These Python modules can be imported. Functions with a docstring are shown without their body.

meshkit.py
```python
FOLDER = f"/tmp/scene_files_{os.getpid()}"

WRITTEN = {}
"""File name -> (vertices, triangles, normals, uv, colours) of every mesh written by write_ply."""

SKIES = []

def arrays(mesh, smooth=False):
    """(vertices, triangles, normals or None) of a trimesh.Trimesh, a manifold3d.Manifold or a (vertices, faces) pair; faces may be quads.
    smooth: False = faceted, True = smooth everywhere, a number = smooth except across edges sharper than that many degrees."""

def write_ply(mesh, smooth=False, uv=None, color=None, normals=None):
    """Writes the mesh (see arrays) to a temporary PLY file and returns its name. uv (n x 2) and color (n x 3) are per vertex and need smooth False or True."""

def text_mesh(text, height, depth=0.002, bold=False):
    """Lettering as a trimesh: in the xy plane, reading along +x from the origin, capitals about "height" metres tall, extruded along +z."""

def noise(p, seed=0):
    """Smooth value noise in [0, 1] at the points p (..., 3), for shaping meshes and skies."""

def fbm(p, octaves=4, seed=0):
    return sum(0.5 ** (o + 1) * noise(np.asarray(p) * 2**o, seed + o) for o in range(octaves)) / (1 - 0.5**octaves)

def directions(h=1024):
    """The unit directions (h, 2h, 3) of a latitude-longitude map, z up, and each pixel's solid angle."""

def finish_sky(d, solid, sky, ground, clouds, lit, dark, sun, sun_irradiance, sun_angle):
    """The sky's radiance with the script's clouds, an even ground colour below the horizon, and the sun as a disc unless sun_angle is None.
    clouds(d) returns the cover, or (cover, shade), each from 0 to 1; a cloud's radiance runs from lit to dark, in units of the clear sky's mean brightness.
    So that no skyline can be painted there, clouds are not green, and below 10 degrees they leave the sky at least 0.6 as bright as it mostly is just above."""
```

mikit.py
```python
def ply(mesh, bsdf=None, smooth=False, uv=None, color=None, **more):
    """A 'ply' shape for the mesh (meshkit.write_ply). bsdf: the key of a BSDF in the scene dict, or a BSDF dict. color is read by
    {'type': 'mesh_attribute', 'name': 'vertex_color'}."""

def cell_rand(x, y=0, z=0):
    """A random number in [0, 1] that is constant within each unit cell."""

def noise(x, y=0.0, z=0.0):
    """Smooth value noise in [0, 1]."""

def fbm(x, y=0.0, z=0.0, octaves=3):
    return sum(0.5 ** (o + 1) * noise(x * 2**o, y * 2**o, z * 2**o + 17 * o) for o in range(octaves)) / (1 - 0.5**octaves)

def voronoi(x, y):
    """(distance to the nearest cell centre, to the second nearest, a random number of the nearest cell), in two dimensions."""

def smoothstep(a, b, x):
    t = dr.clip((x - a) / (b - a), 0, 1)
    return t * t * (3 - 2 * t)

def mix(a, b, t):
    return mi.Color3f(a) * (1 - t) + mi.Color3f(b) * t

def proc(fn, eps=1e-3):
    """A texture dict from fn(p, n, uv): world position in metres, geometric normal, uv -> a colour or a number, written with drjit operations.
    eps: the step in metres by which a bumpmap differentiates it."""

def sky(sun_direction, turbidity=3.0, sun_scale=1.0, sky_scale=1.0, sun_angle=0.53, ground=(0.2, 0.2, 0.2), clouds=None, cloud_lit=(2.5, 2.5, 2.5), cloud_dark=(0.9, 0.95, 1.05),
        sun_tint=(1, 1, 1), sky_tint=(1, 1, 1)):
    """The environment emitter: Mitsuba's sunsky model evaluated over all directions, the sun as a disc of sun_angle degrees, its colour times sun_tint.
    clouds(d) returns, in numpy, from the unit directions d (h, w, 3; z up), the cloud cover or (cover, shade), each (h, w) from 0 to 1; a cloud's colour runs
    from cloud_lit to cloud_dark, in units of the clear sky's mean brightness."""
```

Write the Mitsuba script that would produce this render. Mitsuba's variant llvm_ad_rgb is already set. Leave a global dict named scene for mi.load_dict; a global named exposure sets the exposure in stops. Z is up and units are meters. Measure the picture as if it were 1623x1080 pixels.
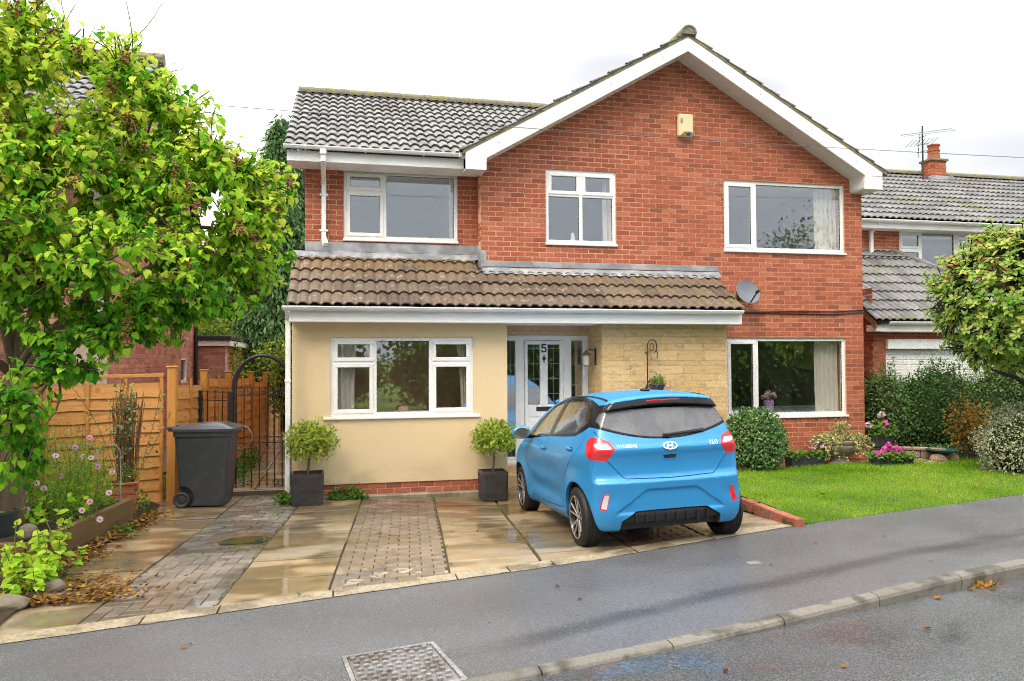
import math, random, numpy as np, trimesh, mitsuba as mi, mikit, meshkit, drjit as dr
import manifold3d as m3, shapely
from shapely.geometry import Polygon, box as sbox, LineString
from scipy.spatial import ConvexHull
from scipy.cluster.vq import kmeans2

# ------------------------------------------------------------------ camera, sky, exposure
scene, labels = {}, {}
EYE, YAW, PITCH, ROLL, FPX = np.array([0, 0, 1.9]), math.radians(12.60), math.radians(1.35), math.radians(-0.245), 1220.0
FWD = np.array([math.sin(YAW) * math.cos(PITCH), math.cos(YAW) * math.cos(PITCH), math.sin(PITCH)])
_r = np.array([math.cos(YAW), -math.sin(YAW), 0]); _u = np.cross(_r, FWD)
RIGHT, UP = math.cos(ROLL) * _r + math.sin(ROLL) * _u, -math.sin(ROLL) * _r + math.cos(ROLL) * _u
T = mi.ScalarTransform4f
scene['camera'] = {'type': 'perspective', 'fov': math.degrees(2 * math.atan(811.5 / FPX)), 'near_clip': 0.05, 'far_clip': 900.0,
                   'to_world': T().look_at(EYE.tolist(), (EYE + FWD).tolist(), UP.tolist())}


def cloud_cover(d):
    """A closed overcast, horizon darkened past the standard profile, zenith raised to keep surfaces lit, soft noise."""
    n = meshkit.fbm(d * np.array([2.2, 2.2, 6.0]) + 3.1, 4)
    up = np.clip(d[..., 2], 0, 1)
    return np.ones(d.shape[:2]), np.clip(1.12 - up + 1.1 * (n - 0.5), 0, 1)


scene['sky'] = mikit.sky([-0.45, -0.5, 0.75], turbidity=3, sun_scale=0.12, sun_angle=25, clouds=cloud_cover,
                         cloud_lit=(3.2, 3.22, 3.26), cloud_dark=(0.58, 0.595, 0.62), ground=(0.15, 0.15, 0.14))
exposure = 3.95

rng = np.random.default_rng(11)


def px(p):
    """Pixel (of the 1623 wide photograph) and distance of points: only used to rank which pieces show largest."""
    q = np.atleast_2d(p) - EYE
    z = np.maximum(q @ FWD, 0.05)
    return 811.5 + FPX * (q @ RIGHT) / z, 540 - FPX * (q @ UP) / z, z


# ------------------------------------------------------------------ helpers: meshes
def _chamfer_topology():
    s = np.array([[a, b, c] for a in (-1, 1) for b in (-1, 1) for c in (-1, 1)], float)
    pts, idx = [], []
    for q in s:
        for k in range(3):
            d = np.ones(3) * 0.7
            d[k] = 1.0
            pts.append(q * d)
            idx.append((q, k))
    h = ConvexHull(np.array(pts))
    f = h.simplices.copy()
    p = np.array(pts)
    n = np.cross(p[f[:, 1]] - p[f[:, 0]], p[f[:, 2]] - p[f[:, 0]])
    flip = (n * p[f].mean(1)).sum(1) < 0
    f[flip] = f[flip][:, ::-1]
    return np.array([i[0] for i in idx]), np.array([i[1] for i in idx]), f


CH_S, CH_K, CH_F = _chamfer_topology()
BOX_V = np.array([[x, y, z] for x in (-1, 1) for y in (-1, 1) for z in (-1, 1)], float)
BOX_F = np.array([[0, 1, 3], [0, 3, 2], [4, 6, 7], [4, 7, 5], [0, 4, 5], [0, 5, 1], [2, 3, 7], [2, 7, 6], [0, 2, 6], [0, 6, 4], [1, 5, 7], [1, 7, 3]])


def box_arrays(half, ch=0.0):
    half = np.asarray(half, float)
    if ch <= 0:
        return BOX_V * half, BOX_F
    v = CH_S * (half - ch)
    v[np.arange(24), CH_K] = CH_S[np.arange(24), CH_K] * half[CH_K]
    return v, CH_F


class MB:
    """Collects pieces into one mesh; uv is a random pair per piece that materials read as tone."""

    def __init__(self):
        self.v, self.f, self.uv, self.n = [], [], [], 0

    def add(self, v, f, uv=None):
        v, f = np.asarray(v, float), np.asarray(f, int)
        if f.shape[1] == 4:
            f = np.vstack([f[:, [0, 1, 2]], f[:, [0, 2, 3]]])
        uv = rng.random(2) if uv is None else uv
        uv = np.asarray(uv, float)
        self.v.append(v); self.f.append(f + self.n); self.uv.append(np.tile(uv, (len(v), 1)) if uv.ndim == 1 else uv)
        self.n += len(v)
        return self

    def box(self, a, b, ch=0.0, uv=None):
        a, b = np.minimum(a, b).astype(float), np.maximum(a, b).astype(float)
        v, f = box_arrays((b - a) / 2, ch)
        return self.add(v + (a + b) / 2, f, uv)

    def obox(self, c, half, R, ch=0.0, uv=None):
        v, f = box_arrays(half, ch)
        return self.add(v @ np.asarray(R, float).T + np.asarray(c, float), f, uv)

    def bar(self, p, q, w, h=None, ch=0.0, up=(0, 0, 1), uv=None):
        """A rectangular bar from p to q, w wide and h high."""
        p, q = np.asarray(p, float), np.asarray(q, float)
        L = np.linalg.norm(q - p); x = (q - p) / L
        y = np.cross(up, x)
        if np.linalg.norm(y) < 1e-3:
            y = np.cross([0, 1, 0], x)
        y /= np.linalg.norm(y); z = np.cross(x, y)
        return self.obox((p + q) / 2, (L / 2, w / 2, (h or w) / 2), np.stack([x, y, z], 1), ch, uv)

    def tube(self, pts, r, k=6, uv=None, caps=True):
        pts = np.asarray(pts, float); m = len(pts)
        r = np.broadcast_to(np.asarray(r, float), (m,))
        t = np.gradient(pts, axis=0); t /= np.linalg.norm(t, axis=1, keepdims=True) + 1e-12
        a = np.cross(t[0], [0.31, 0.2, 0.93]); a /= np.linalg.norm(a) + 1e-12
        ang = np.arange(k) * 2 * np.pi / k; rings = []
        for i in range(m):
            a = a - t[i] * (a @ t[i]); a /= np.linalg.norm(a) + 1e-12
            b = np.cross(t[i], a)
            rings.append(pts[i] + r[i] * (np.cos(ang)[:, None] * a + np.sin(ang)[:, None] * b))
        v = np.vstack(rings); i, j = np.meshgrid(np.arange(m - 1), np.arange(k), indexing='ij')
        q = np.stack([i * k + j, i * k + (j + 1) % k, (i + 1) * k + (j + 1) % k, (i + 1) * k + j], -1).reshape(-1, 4)
        f = np.vstack([q[:, [0, 1, 2]], q[:, [0, 2, 3]]])
        if caps:
            v = np.vstack([v, pts[:1], pts[-1:]]); j = np.arange(k)
            f = np.vstack([f, np.stack([j * 0 + m * k, (j + 1) % k, j], 1), np.stack([j * 0 + m * k + 1, (m - 1) * k + j, (m - 1) * k + (j + 1) % k], 1)])
        return self.add(v, f, uv)

    def prism(self, poly, fr, d0, d1, uv=None):
        """A shapely polygon in the plane fr = (origin, a, b, n), extruded from d0 to d1 along n."""
        for g in getattr(poly, 'geoms', [poly]):
            if g.geom_type != 'Polygon' or g.area < 1e-6:
                continue
            m = trimesh.creation.extrude_polygon(g, d1 - d0, engine='earcut')
            o, a, b, n = [np.asarray(x, float) for x in fr]
            v = o + m.vertices[:, :1] * a + m.vertices[:, 1:2] * b + (m.vertices[:, 2:] + d0) * n
            f = np.asarray(m.faces)
            if np.dot(np.cross(a, b), n) < 0:
                f = f[:, ::-1]
            self.add(v, f, uv)
        return self

    def mesh(self, m, M=None, uv=None):
        v = np.asarray(m.vertices, float)
        if M is not None:
            v = v @ M[:3, :3].T + M[:3, 3]
        return self.add(v, m.faces, uv)

    def sphere(self, c, r, sub=2, squash=(1, 1, 1), uv=None):
        m = trimesh.creation.icosphere(subdivisions=sub, radius=1.0)
        return self.add(m.vertices * np.asarray(squash) * r + np.asarray(c), m.faces, uv)

    def lathe(self, prof, c=(0, 0, 0), k=24, uv=None, R=None):
        """Revolves (radius, z) points about the upright axis through c."""
        prof = np.asarray(prof, float); m = len(prof); ang = np.arange(k) * 2 * np.pi / k
        v = np.stack([prof[:, :1] * np.cos(ang), prof[:, :1] * np.sin(ang), np.repeat(prof[:, 1:], k, 1)], -1).reshape(-1, 3)
        if R is not None:
            v = v @ np.asarray(R).T
        i, j = np.meshgrid(np.arange(m - 1), np.arange(k), indexing='ij')
        q = np.stack([i * k + j, i * k + (j + 1) % k, (i + 1) * k + (j + 1) % k, (i + 1) * k + j], -1).reshape(-1, 4)
        return self.add(v + np.asarray(c), q, uv)

    def arrays(self):
        return np.vstack(self.v), np.vstack(self.f), np.vstack(self.uv)

    def warp(self, fn):
        self.v = [fn(v) for v in self.v]
        return self

    def put(self, key, bsdf, smooth=False):
        if self.n:
            v, f, uv = self.arrays()
            if smooth is False or smooth is True:
                scene[key] = mikit.ply((v, f), bsdf, smooth, uv=uv)
            else:
                scene[key] = mikit.ply((v, f), bsdf, smooth)
        return key


def name(base):
    """base, base_001, base_002 ...: the next free key."""
    if base not in USED:
        USED[base] = 0
        return base
    USED[base] += 1
    return f'{base}_{USED[base]:03d}'


USED = {}


def tag(key, label=None, category=None, group=None, kind=None):
    d = labels.setdefault(key, {})
    for a, b in (('label', label), ('category', category), ('group', group), ('kind', kind)):
        if b:
            d[a] = b
    return key


def thing(base, label, category, group=None):
    return tag(name(base), label, category, group)


def grid_sheet(xs, ys, zfn, keep=None):
    X, Y = np.meshgrid(xs, ys); Z = zfn(X, Y); w = len(xs)
    v = np.stack([X, Y, Z], -1).reshape(-1, 3)
    i, j = np.meshgrid(np.arange(len(ys) - 1), np.arange(w - 1), indexing='ij')
    q = np.stack([i * w + j, i * w + j + 1, (i + 1) * w + j + 1, (i + 1) * w + j], -1).reshape(-1, 4)
    if keep is not None:
        c = v[q].mean(1); q = q[keep(c[:, 0], c[:, 1])]
    return v, np.vstack([q[:, [0, 1, 2]], q[:, [0, 2, 3]]])


def poly_sheet(poly, zfn, step=0.25):
    """Triangulated sheet filling a polygon exactly, draped on zfn."""
    x0, y0, x1, y1 = poly.bounds; vs, fs, n = [], [], 0
    for a in np.arange(math.floor(x0 / step) * step, x1, step):
        for b in np.arange(math.floor(y0 / step) * step, y1, step):
            c = poly.intersection(sbox(a, b, a + step, b + step))
            for g in getattr(c, 'geoms', [c]):
                if g.geom_type == 'Polygon' and g.area > 1e-7:
                    v, f = trimesh.creation.triangulate_polygon(g, engine='earcut')
                    e = v[f]
                    cr = (e[:, 1, 0] - e[:, 0, 0]) * (e[:, 2, 1] - e[:, 0, 1]) - (e[:, 1, 1] - e[:, 0, 1]) * (e[:, 2, 0] - e[:, 0, 0])
                    f = np.where((cr < 0)[:, None], f[:, ::-1], f)
                    vs.append(v); fs.append(f + n); n += len(v)
    v = np.vstack(vs)
    return np.column_stack([v, zfn(v[:, 0], v[:, 1])]), np.vstack(fs)


# ------------------------------------------------------------------ materials
def rgb(*c):
    return {'type': 'rgb', 'value': list(c)}


def mat(key, col, rough=0.6, spec=0.5, metal=0.0, coat=0.0, bump=None, bump_scale=1.0, coat_gloss=1.0, eps=1e-3, both=True):
    c = rgb(*col) if isinstance(col, (tuple, list)) else mikit.proc(col)
    r = rough if isinstance(rough, (int, float)) else mikit.proc(rough)
    b = {'type': 'principled', 'base_color': c, 'roughness': r, 'specular': spec, 'metallic': metal}
    if coat:
        b['clearcoat'] = coat; b['clearcoat_gloss'] = coat_gloss
    if bump is not None:
        b = {'type': 'bumpmap', 'arbitrary': mikit.proc(bump, eps), 'scale': bump_scale, 'bsdf': b}
    scene[key] = {'type': 'twosided', 'bsdf': b} if both else b
    return key


mix, noise, fbm, smooth_, voronoi, cell = mikit.mix, mikit.noise, mikit.fbm, mikit.smoothstep, mikit.voronoi, mikit.cell_rand


def ramp(t, *cols):
    """Colours spread evenly over t in [0, 1]."""
    out = mi.Color3f(cols[0]); k = len(cols) - 1
    for i in range(k):
        out = mix(out, cols[i + 1], dr.clip(t * k - i, 0, 1)) if i else mix(cols[0], cols[1], dr.clip(t * k, 0, 1))
    return out


def brick_tone(cols, dark=0.75, bloom=0.25):
    def fn(p, n, uv):
        g = fbm(p.x * 30, p.y * 30, p.z * 45)
        base = ramp(uv.x, *cols)
        base = base * (dark + (1 - dark) * 2 * g)
        b = smooth_(0.60, 0.85, fbm(p.x * 1.3 + p.y, p.y * 2.0, p.z * 1.5 + 4)) * bloom * smooth_(0.35, 0.7, noise(p.x * 40, p.y * 40, p.z * 40))
        return mix(base, (0.46, 0.36, 0.32), b)
    return fn


mat('m_brick', brick_tone([(0.23, 0.070, 0.043), (0.31, 0.086, 0.048), (0.355, 0.099, 0.054), (0.335, 0.091, 0.049), (0.375, 0.110, 0.059), (0.42, 0.145, 0.08)]), 0.82, 0.3)
mat('m_brick_old', brick_tone([(0.30, 0.125, 0.09), (0.40, 0.165, 0.115), (0.45, 0.19, 0.13), (0.50, 0.25, 0.18)], bloom=0.15), 0.85, 0.3)
mat('m_mortar', lambda p, n, uv: mix((0.46, 0.265, 0.16), (0.60, 0.40, 0.26), fbm(p.x * 14 + p.y * 9, p.z * 14, 1.0)), 0.95, 0.2)
mat('m_mortar_old', lambda p, n, uv: mix((0.34, 0.27, 0.235), (0.46, 0.38, 0.33), fbm(p.x * 14 + p.y * 9, p.z * 14, 1.0)), 0.95, 0.2)


def render_col(p, n, uv):
    streak = smooth_(0.5, 0.8, fbm(p.x * 5, p.y * 5, p.z * 0.5)) * 0.16
    low = smooth_(0.62, 0.2, p.z) * smooth_(0.3, 0.75, fbm(p.x * 3, p.y * 3, p.z * 4))
    return mix(mix((0.65, 0.505, 0.30), (0.56, 0.435, 0.26), streak * 2), (0.40, 0.31, 0.17), low * 0.6) * (0.94 + 0.12 * noise(p.x * 90, p.y * 90, p.z * 90))


mat('m_render', render_col, 0.85, 0.3, bump=lambda p, n, uv: 0.0012 * fbm(p.x * 140, p.y * 140, p.z * 140) + 0.003 * noise(p.x * 6, p.y * 6, p.z * 6), bump_scale=0.7)
mat('m_stone', lambda p, n, uv: mix(ramp(uv.x, (0.50, 0.345, 0.17), (0.545, 0.385, 0.195), (0.58, 0.42, 0.22)), (0.34, 0.24, 0.125), smooth_(0.55, 0.8, fbm(p.x * 9 + p.y * 9, p.z * 26, 3.0)) * 0.6) * (0.85 + 0.3 * noise(p.x * 60, p.y * 60, p.z * 60)), 0.88, 0.25)
mat('m_stone_mortar', (0.38, 0.27, 0.14), 0.95, 0.2)
mat('m_upvc', lambda p, n, uv: mix((0.81, 0.81, 0.80), (0.74, 0.74, 0.73), noise(p.x * 3 + p.y * 2, p.z * 3, 2.0)), 0.25, 0.5)
mat('m_trim', lambda p, n, uv: mix((0.79, 0.79, 0.78), (0.66, 0.65, 0.62), smooth_(0.5, 0.85, noise(p.x * 3 + p.y * 2, p.z * 3, 5.0)) * 0.5), 0.4, 0.45)
mat('m_gasket', (0.03, 0.03, 0.03), 0.6)
mat('m_lead', lambda p, n, uv: mix((0.20, 0.215, 0.235), (0.36, 0.37, 0.38), smooth_(0.35, 0.75, fbm(p.x * 5 + 2, p.y * 5, p.z * 5))), 0.42, 0.5)


def tile_low(p, n, uv):
    g = fbm(p.x * 22, p.y * 22, p.z * 22)
    c = ramp(uv.x, (0.085, 0.062, 0.045), (0.12, 0.088, 0.062), (0.145, 0.108, 0.075), (0.10, 0.078, 0.062)) * (0.65 + 0.7 * g)
    up = smooth_(2.95, 3.35, p.z) * smooth_(0.35, 0.6, fbm(p.x * 2, p.y * 3, 2.0) + 0.12)
    c = mix(c, (0.24, 0.155, 0.068), up * 0.5)
    lich = smooth_(0.66, 0.74, fbm(p.x * 11, p.y * 11, p.z * 11 + 9))
    c = mix(c, (0.30, 0.26, 0.20), lich * 0.55)
    moss = smooth_(0.55, 0.7, fbm(p.x * 6, p.y * 6, p.z * 6 + 3)) * smooth_(3.2, 5.2, p.x)
    return mix(c, (0.13, 0.125, 0.03), moss * 0.75)


def tile_grey(p, n, uv):
    g = fbm(p.x * 20, p.y * 20, p.z * 20)
    c = ramp(uv.x, (0.11, 0.107, 0.102), (0.15, 0.146, 0.14), (0.185, 0.18, 0.17)) * (0.55 + 0.9 * g)
    moss = smooth_(0.68, 0.78, fbm(p.x * 5, p.y * 5, p.z * 5 + 3))
    return mix(c, (0.10, 0.10, 0.035), moss * 0.5)


mat('m_tile_low', tile_low, 0.5, 0.5)
mat('m_tile_grey', tile_grey, 0.5, 0.5)
mat('m_tile_far', tile_grey if False else (lambda p, n, uv: mix(ramp(uv.x, (0.105, 0.105, 0.10), (0.15, 0.15, 0.145), (0.18, 0.18, 0.175)) * (0.6 + 0.8 * fbm(p.x * 15, p.y * 15, p.z * 15)), (0.12, 0.12, 0.035), smooth_(0.62, 0.75, fbm(p.x * 1.2, p.y * 1.2, p.z * 1.6 + 7)) * 0.8)), 0.6, 0.4)
mat('m_ridge', lambda p, n, uv: mix((0.16, 0.145, 0.11), (0.20, 0.19, 0.07), smooth_(0.4, 0.7, fbm(p.x * 8, p.y * 8, p.z * 8))) * (0.7 + 0.6 * noise(p.x * 50, p.y * 50, p.z * 50)), 0.8, 0.3)
mat('m_felt', (0.02, 0.02, 0.022), 0.7)
scene['m_glass'] = {'type': 'thindielectric', 'int_ior': 2.9, 'ext_ior': 1.0, 'specular_reflectance': {'type': 'rgb', 'value': [0.86, 0.94, 1.0]}}
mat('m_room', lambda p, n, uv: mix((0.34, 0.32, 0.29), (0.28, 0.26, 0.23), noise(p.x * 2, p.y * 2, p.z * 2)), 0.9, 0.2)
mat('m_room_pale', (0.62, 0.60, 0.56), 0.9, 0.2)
mat('m_curtain', lambda p, n, uv: mix((0.66, 0.63, 0.56), (0.74, 0.72, 0.66), noise(p.x * 30, p.y * 30, p.z * 2)), 0.9, 0.2)
mat('m_black', (0.014, 0.014, 0.015), 0.35)
mat('m_black_iron', (0.012, 0.012, 0.013), 0.45, 0.5)
mat('m_dark_plastic', lambda p, n, uv: mix((0.034, 0.038, 0.044), (0.044, 0.048, 0.055), smooth_(0.45, 0.75, fbm(p.x * 9, p.y * 9, p.z * 9))), 0.42, 0.5)
mat('m_chrome', (0.75, 0.76, 0.78), 0.18, 0.5, 1.0)


def asphalt_col(p, n, uv):
    s = noise(p.x * 170, p.y * 170, 3.0)
    big = fbm(p.x * 0.9, p.y * 1.6, 1.0)
    c = mix((0.066, 0.067, 0.071), (0.104, 0.105, 0.111), smooth_(0.25, 0.85, s))
    c = c * (0.80 + 0.45 * big)
    # a darker damp band running along the footway
    band = p.y - 0.262 * p.x - 4.62 + 0.22 * (fbm(p.x * 0.9, 7.0) - 0.5)
    damp = smooth_(0.16, 0.02, dr.abs(band)) * smooth_(0.3, 0.62, fbm(p.x * 1.1, p.y * 5, 4.0) + 0.17 * smooth_(0.5, 3.0, p.x))
    c = mix(c, c * 0.45, damp * 0.8)
    fleck = smooth_(0.965, 0.985, cell(dr.floor(p.x * 90), dr.floor(p.y * 90), 4))
    return mix(c, (0.30, 0.28, 0.25), fleck * 0.22)


def asphalt_rough(p, n, uv):
    return 0.24 + 0.22 * smooth_(0.35, 0.65, fbm(p.x * 1.3, p.y * 2.0, 1.0))


mat('m_asphalt', asphalt_col, asphalt_rough, 0.5, bump=lambda p, n, uv: 0.0025 * noise(p.x * 130, p.y * 130, 0.0) + 0.002 * noise(p.x * 60, p.y * 60, 2.0), bump_scale=0.7)


def road_col(p, n, uv):
    c = mix((0.045, 0.047, 0.050), (0.090, 0.092, 0.096), smooth_(0.3, 0.85, noise(p.x * 140, p.y * 140, 3.0)))
    return c * (0.7 + 0.6 * fbm(p.x * 1.2, p.y * 1.2, 5.0))


mat('m_road', road_col, lambda p, n, uv: 0.05 + 0.27 * smooth_(0.46, 0.68, fbm(p.x * 1.1, p.y * 1.8, 8.0)), 0.5,
    bump=lambda p, n, uv: 0.006 * noise(p.x * 110, p.y * 110, 0.0) * smooth_(0.46, 0.66, fbm(p.x * 1.1, p.y * 1.8, 8.0)) + 0.0008 * noise(p.x * 30, p.y * 30, 0.0), bump_scale=0.8)
mat('m_kerb', lambda p, n, uv: mix(ramp(uv.x, (0.115, 0.107, 0.09), (0.155, 0.145, 0.122)), (0.06, 0.056, 0.042), smooth_(0.45, 0.75, fbm(p.x * 7, p.y * 7, p.z * 7))) * (0.8 + 0.4 * noise(p.x * 80, p.y * 80, p.z * 80)), 0.7, 0.4)


def wet(p):
    """Where water lies on the drive: more of it near the house."""
    return smooth_(0.40, 0.58, fbm(p.x * 1.5, p.y * 2.6, 2.0) + 0.16 * smooth_(8.3, 10.2, p.y))


def slab_col(p, n, uv):
    c = ramp(uv.x, (0.215, 0.150, 0.078), (0.285, 0.205, 0.113), (0.245, 0.182, 0.106), (0.31, 0.235, 0.14))
    c = c * (0.78 + 0.44 * fbm(p.x * 5, p.y * 9, 1.0))
    stain = smooth_(0.5, 0.75, fbm(p.x * 2.2, p.y * 4.4, 6.0))
    c = mix(c, (0.125, 0.082, 0.032), stain * 0.75)
    grey = smooth_(0.5, 0.72, fbm(p.x * 1.2, p.y * 1.7, 11.0))
    c = mix(c, (0.23, 0.20, 0.155), grey * 0.55)
    return c * (1 - 0.42 * wet(p)) * (0.92 + 0.16 * noise(p.x * 120, p.y * 120, 0.0))


mat('m_slab', slab_col, lambda p, n, uv: 0.42 - 0.37 * wet(p), 0.5, bump=lambda p, n, uv: (0.0016 * noise(p.x * 90, p.y * 90, 0.0) + 0.004 * noise(p.x * 12, p.y * 12, 0.0)) * (1 - 0.9 * wet(p)), bump_scale=0.7)


def paver_col(p, n, uv):
    c = ramp(uv.x, (0.125, 0.092, 0.062), (0.165, 0.122, 0.082), (0.195, 0.147, 0.10), (0.155, 0.122, 0.092))
    c = c * (0.72 + 0.56 * fbm(p.x * 14, p.y * 14, 1.0))
    splash = smooth_(0.64, 0.72, fbm(p.x * 9, p.y * 13, 3.0)) * smooth_(7.1, 6.5, p.y - 0.2 * p.x)
    c = mix(c, (0.40, 0.33, 0.22), splash)
    return c * (1 - 0.35 * wet(p))


mat('m_paver', paver_col, lambda p, n, uv: 0.45 - 0.36 * wet(p), 0.5)
mat('m_paver_grey', lambda p, n, uv: mix(ramp(uv.x, (0.12, 0.100, 0.078), (0.165, 0.138, 0.108), (0.205, 0.172, 0.138)), (0.10, 0.11, 0.03), smooth_(0.66, 0.8, fbm(p.x * 5, p.y * 5, 2.0)) * 0.5) * (0.72 + 0.56 * fbm(p.x * 14, p.y * 14, 1.0)) * (1 - 0.3 * wet(p)), lambda p, n, uv: 0.45 - 0.36 * wet(p), 0.5)
mat('m_paver_red', lambda p, n, uv: ramp(uv.x, (0.15, 0.06, 0.04), (0.21, 0.09, 0.06), (0.18, 0.09, 0.06)) * (0.7 + 0.6 * fbm(p.x * 14, p.y * 14, 1.0)) * (1 - 0.35 * wet(p)), 0.3, 0.5)
mat('m_joint', lambda p, n, uv: mix((0.045, 0.034, 0.020), (0.06, 0.07, 0.018), smooth_(0.45, 0.65, fbm(p.x * 4, p.y * 4, 0.0))), 0.9, 0.2)
mat('m_soil', lambda p, n, uv: mix((0.022, 0.015, 0.010), (0.055, 0.038, 0.024), fbm(p.x * 18, p.y * 18, p.z * 18)), 0.95, 0.2, bump=lambda p, n, uv: 0.02 * fbm(p.x * 25, p.y * 25, p.z * 25), bump_scale=1.0)
mat('m_lawn_base', lambda p, n, uv: mix((0.045, 0.085, 0.012), (0.085, 0.11, 0.025), fbm(p.x * 6, p.y * 6, 0.0)), 0.95, 0.2)
mat('m_concrete', lambda p, n, uv: mix((0.27, 0.23, 0.16), (0.15, 0.12, 0.075), smooth_(0.4, 0.7, fbm(p.x * 4, p.y * 7, 2.0))) * (0.75 + 0.5 * noise(p.x * 60, p.y * 60, 0.0)), lambda p, n, uv: 0.6 - 0.35 * wet(p), 0.45, bump=lambda p, n, uv: 0.004 * fbm(p.x * 50, p.y * 50, 0.0), bump_scale=0.8)


def wood(c0, c1, c2, s=1.0):
    def fn(p, n, uv):
        along = noise((p.x + p.y) * 3 * s + uv.y * 40, p.z * 90 * s + uv.x * 50, uv.y * 9)
        g = fbm((p.x + p.y) * 1.5 + uv.x * 20, p.z * 45 * s + uv.y * 31, 1.0)
        knot = smooth_(0.80, 0.9, noise((p.x + p.y) * 7 + uv.x * 30, p.z * 22 + uv.y * 17, 2.0))
        return mix(mix(c0, c1, uv.x), c2, dr.clip(0.55 * along * g * 2 + knot * 0.6, 0, 1) * 0.75)
    return fn


def wood_up(c0, c1, c2):
    def fn(p, n, uv):
        g = fbm((p.x - p.y) * 50 + uv.x * 31, (p.x + p.y) * 50, p.z * 2.0 + uv.y * 9)
        knot = smooth_(0.82, 0.92, noise((p.x + p.y) * 16 + uv.y * 20, p.z * 5, uv.x * 7))
        return mix(mix(c0, c1, uv.x), c2, dr.clip(g * 0.8 + knot * 0.7, 0, 1) * 0.7)
    return fn


mat('m_fence', wood((0.52, 0.25, 0.07), (0.60, 0.31, 0.10), (0.30, 0.115, 0.028)), 0.7, 0.3)
mat('m_fence_up', wood_up((0.54, 0.25, 0.055), (0.60, 0.30, 0.075), (0.30, 0.115, 0.022)), 0.7, 0.3)
mat('m_sleeper', wood((0.135, 0.082, 0.035), (0.17, 0.105, 0.045), (0.06, 0.042, 0.018), 0.5), 0.75, 0.3)
mat('m_crate', wood((0.32, 0.11, 0.05), (0.36, 0.13, 0.06), (0.2, 0.06, 0.03), 0.7), 0.8, 0.25)
mat('m_bark', lambda p, n, uv: mix((0.085, 0.065, 0.042), (0.18, 0.145, 0.10), fbm(p.x * 30, p.y * 30, p.z * 9)), 0.9, 0.2)
mat('m_twig', lambda p, n, uv: mix((0.12, 0.07, 0.035), (0.20, 0.13, 0.07), uv.x), 0.85, 0.2)
mat('m_stem', (0.10, 0.13, 0.035), 0.7, 0.3)
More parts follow.
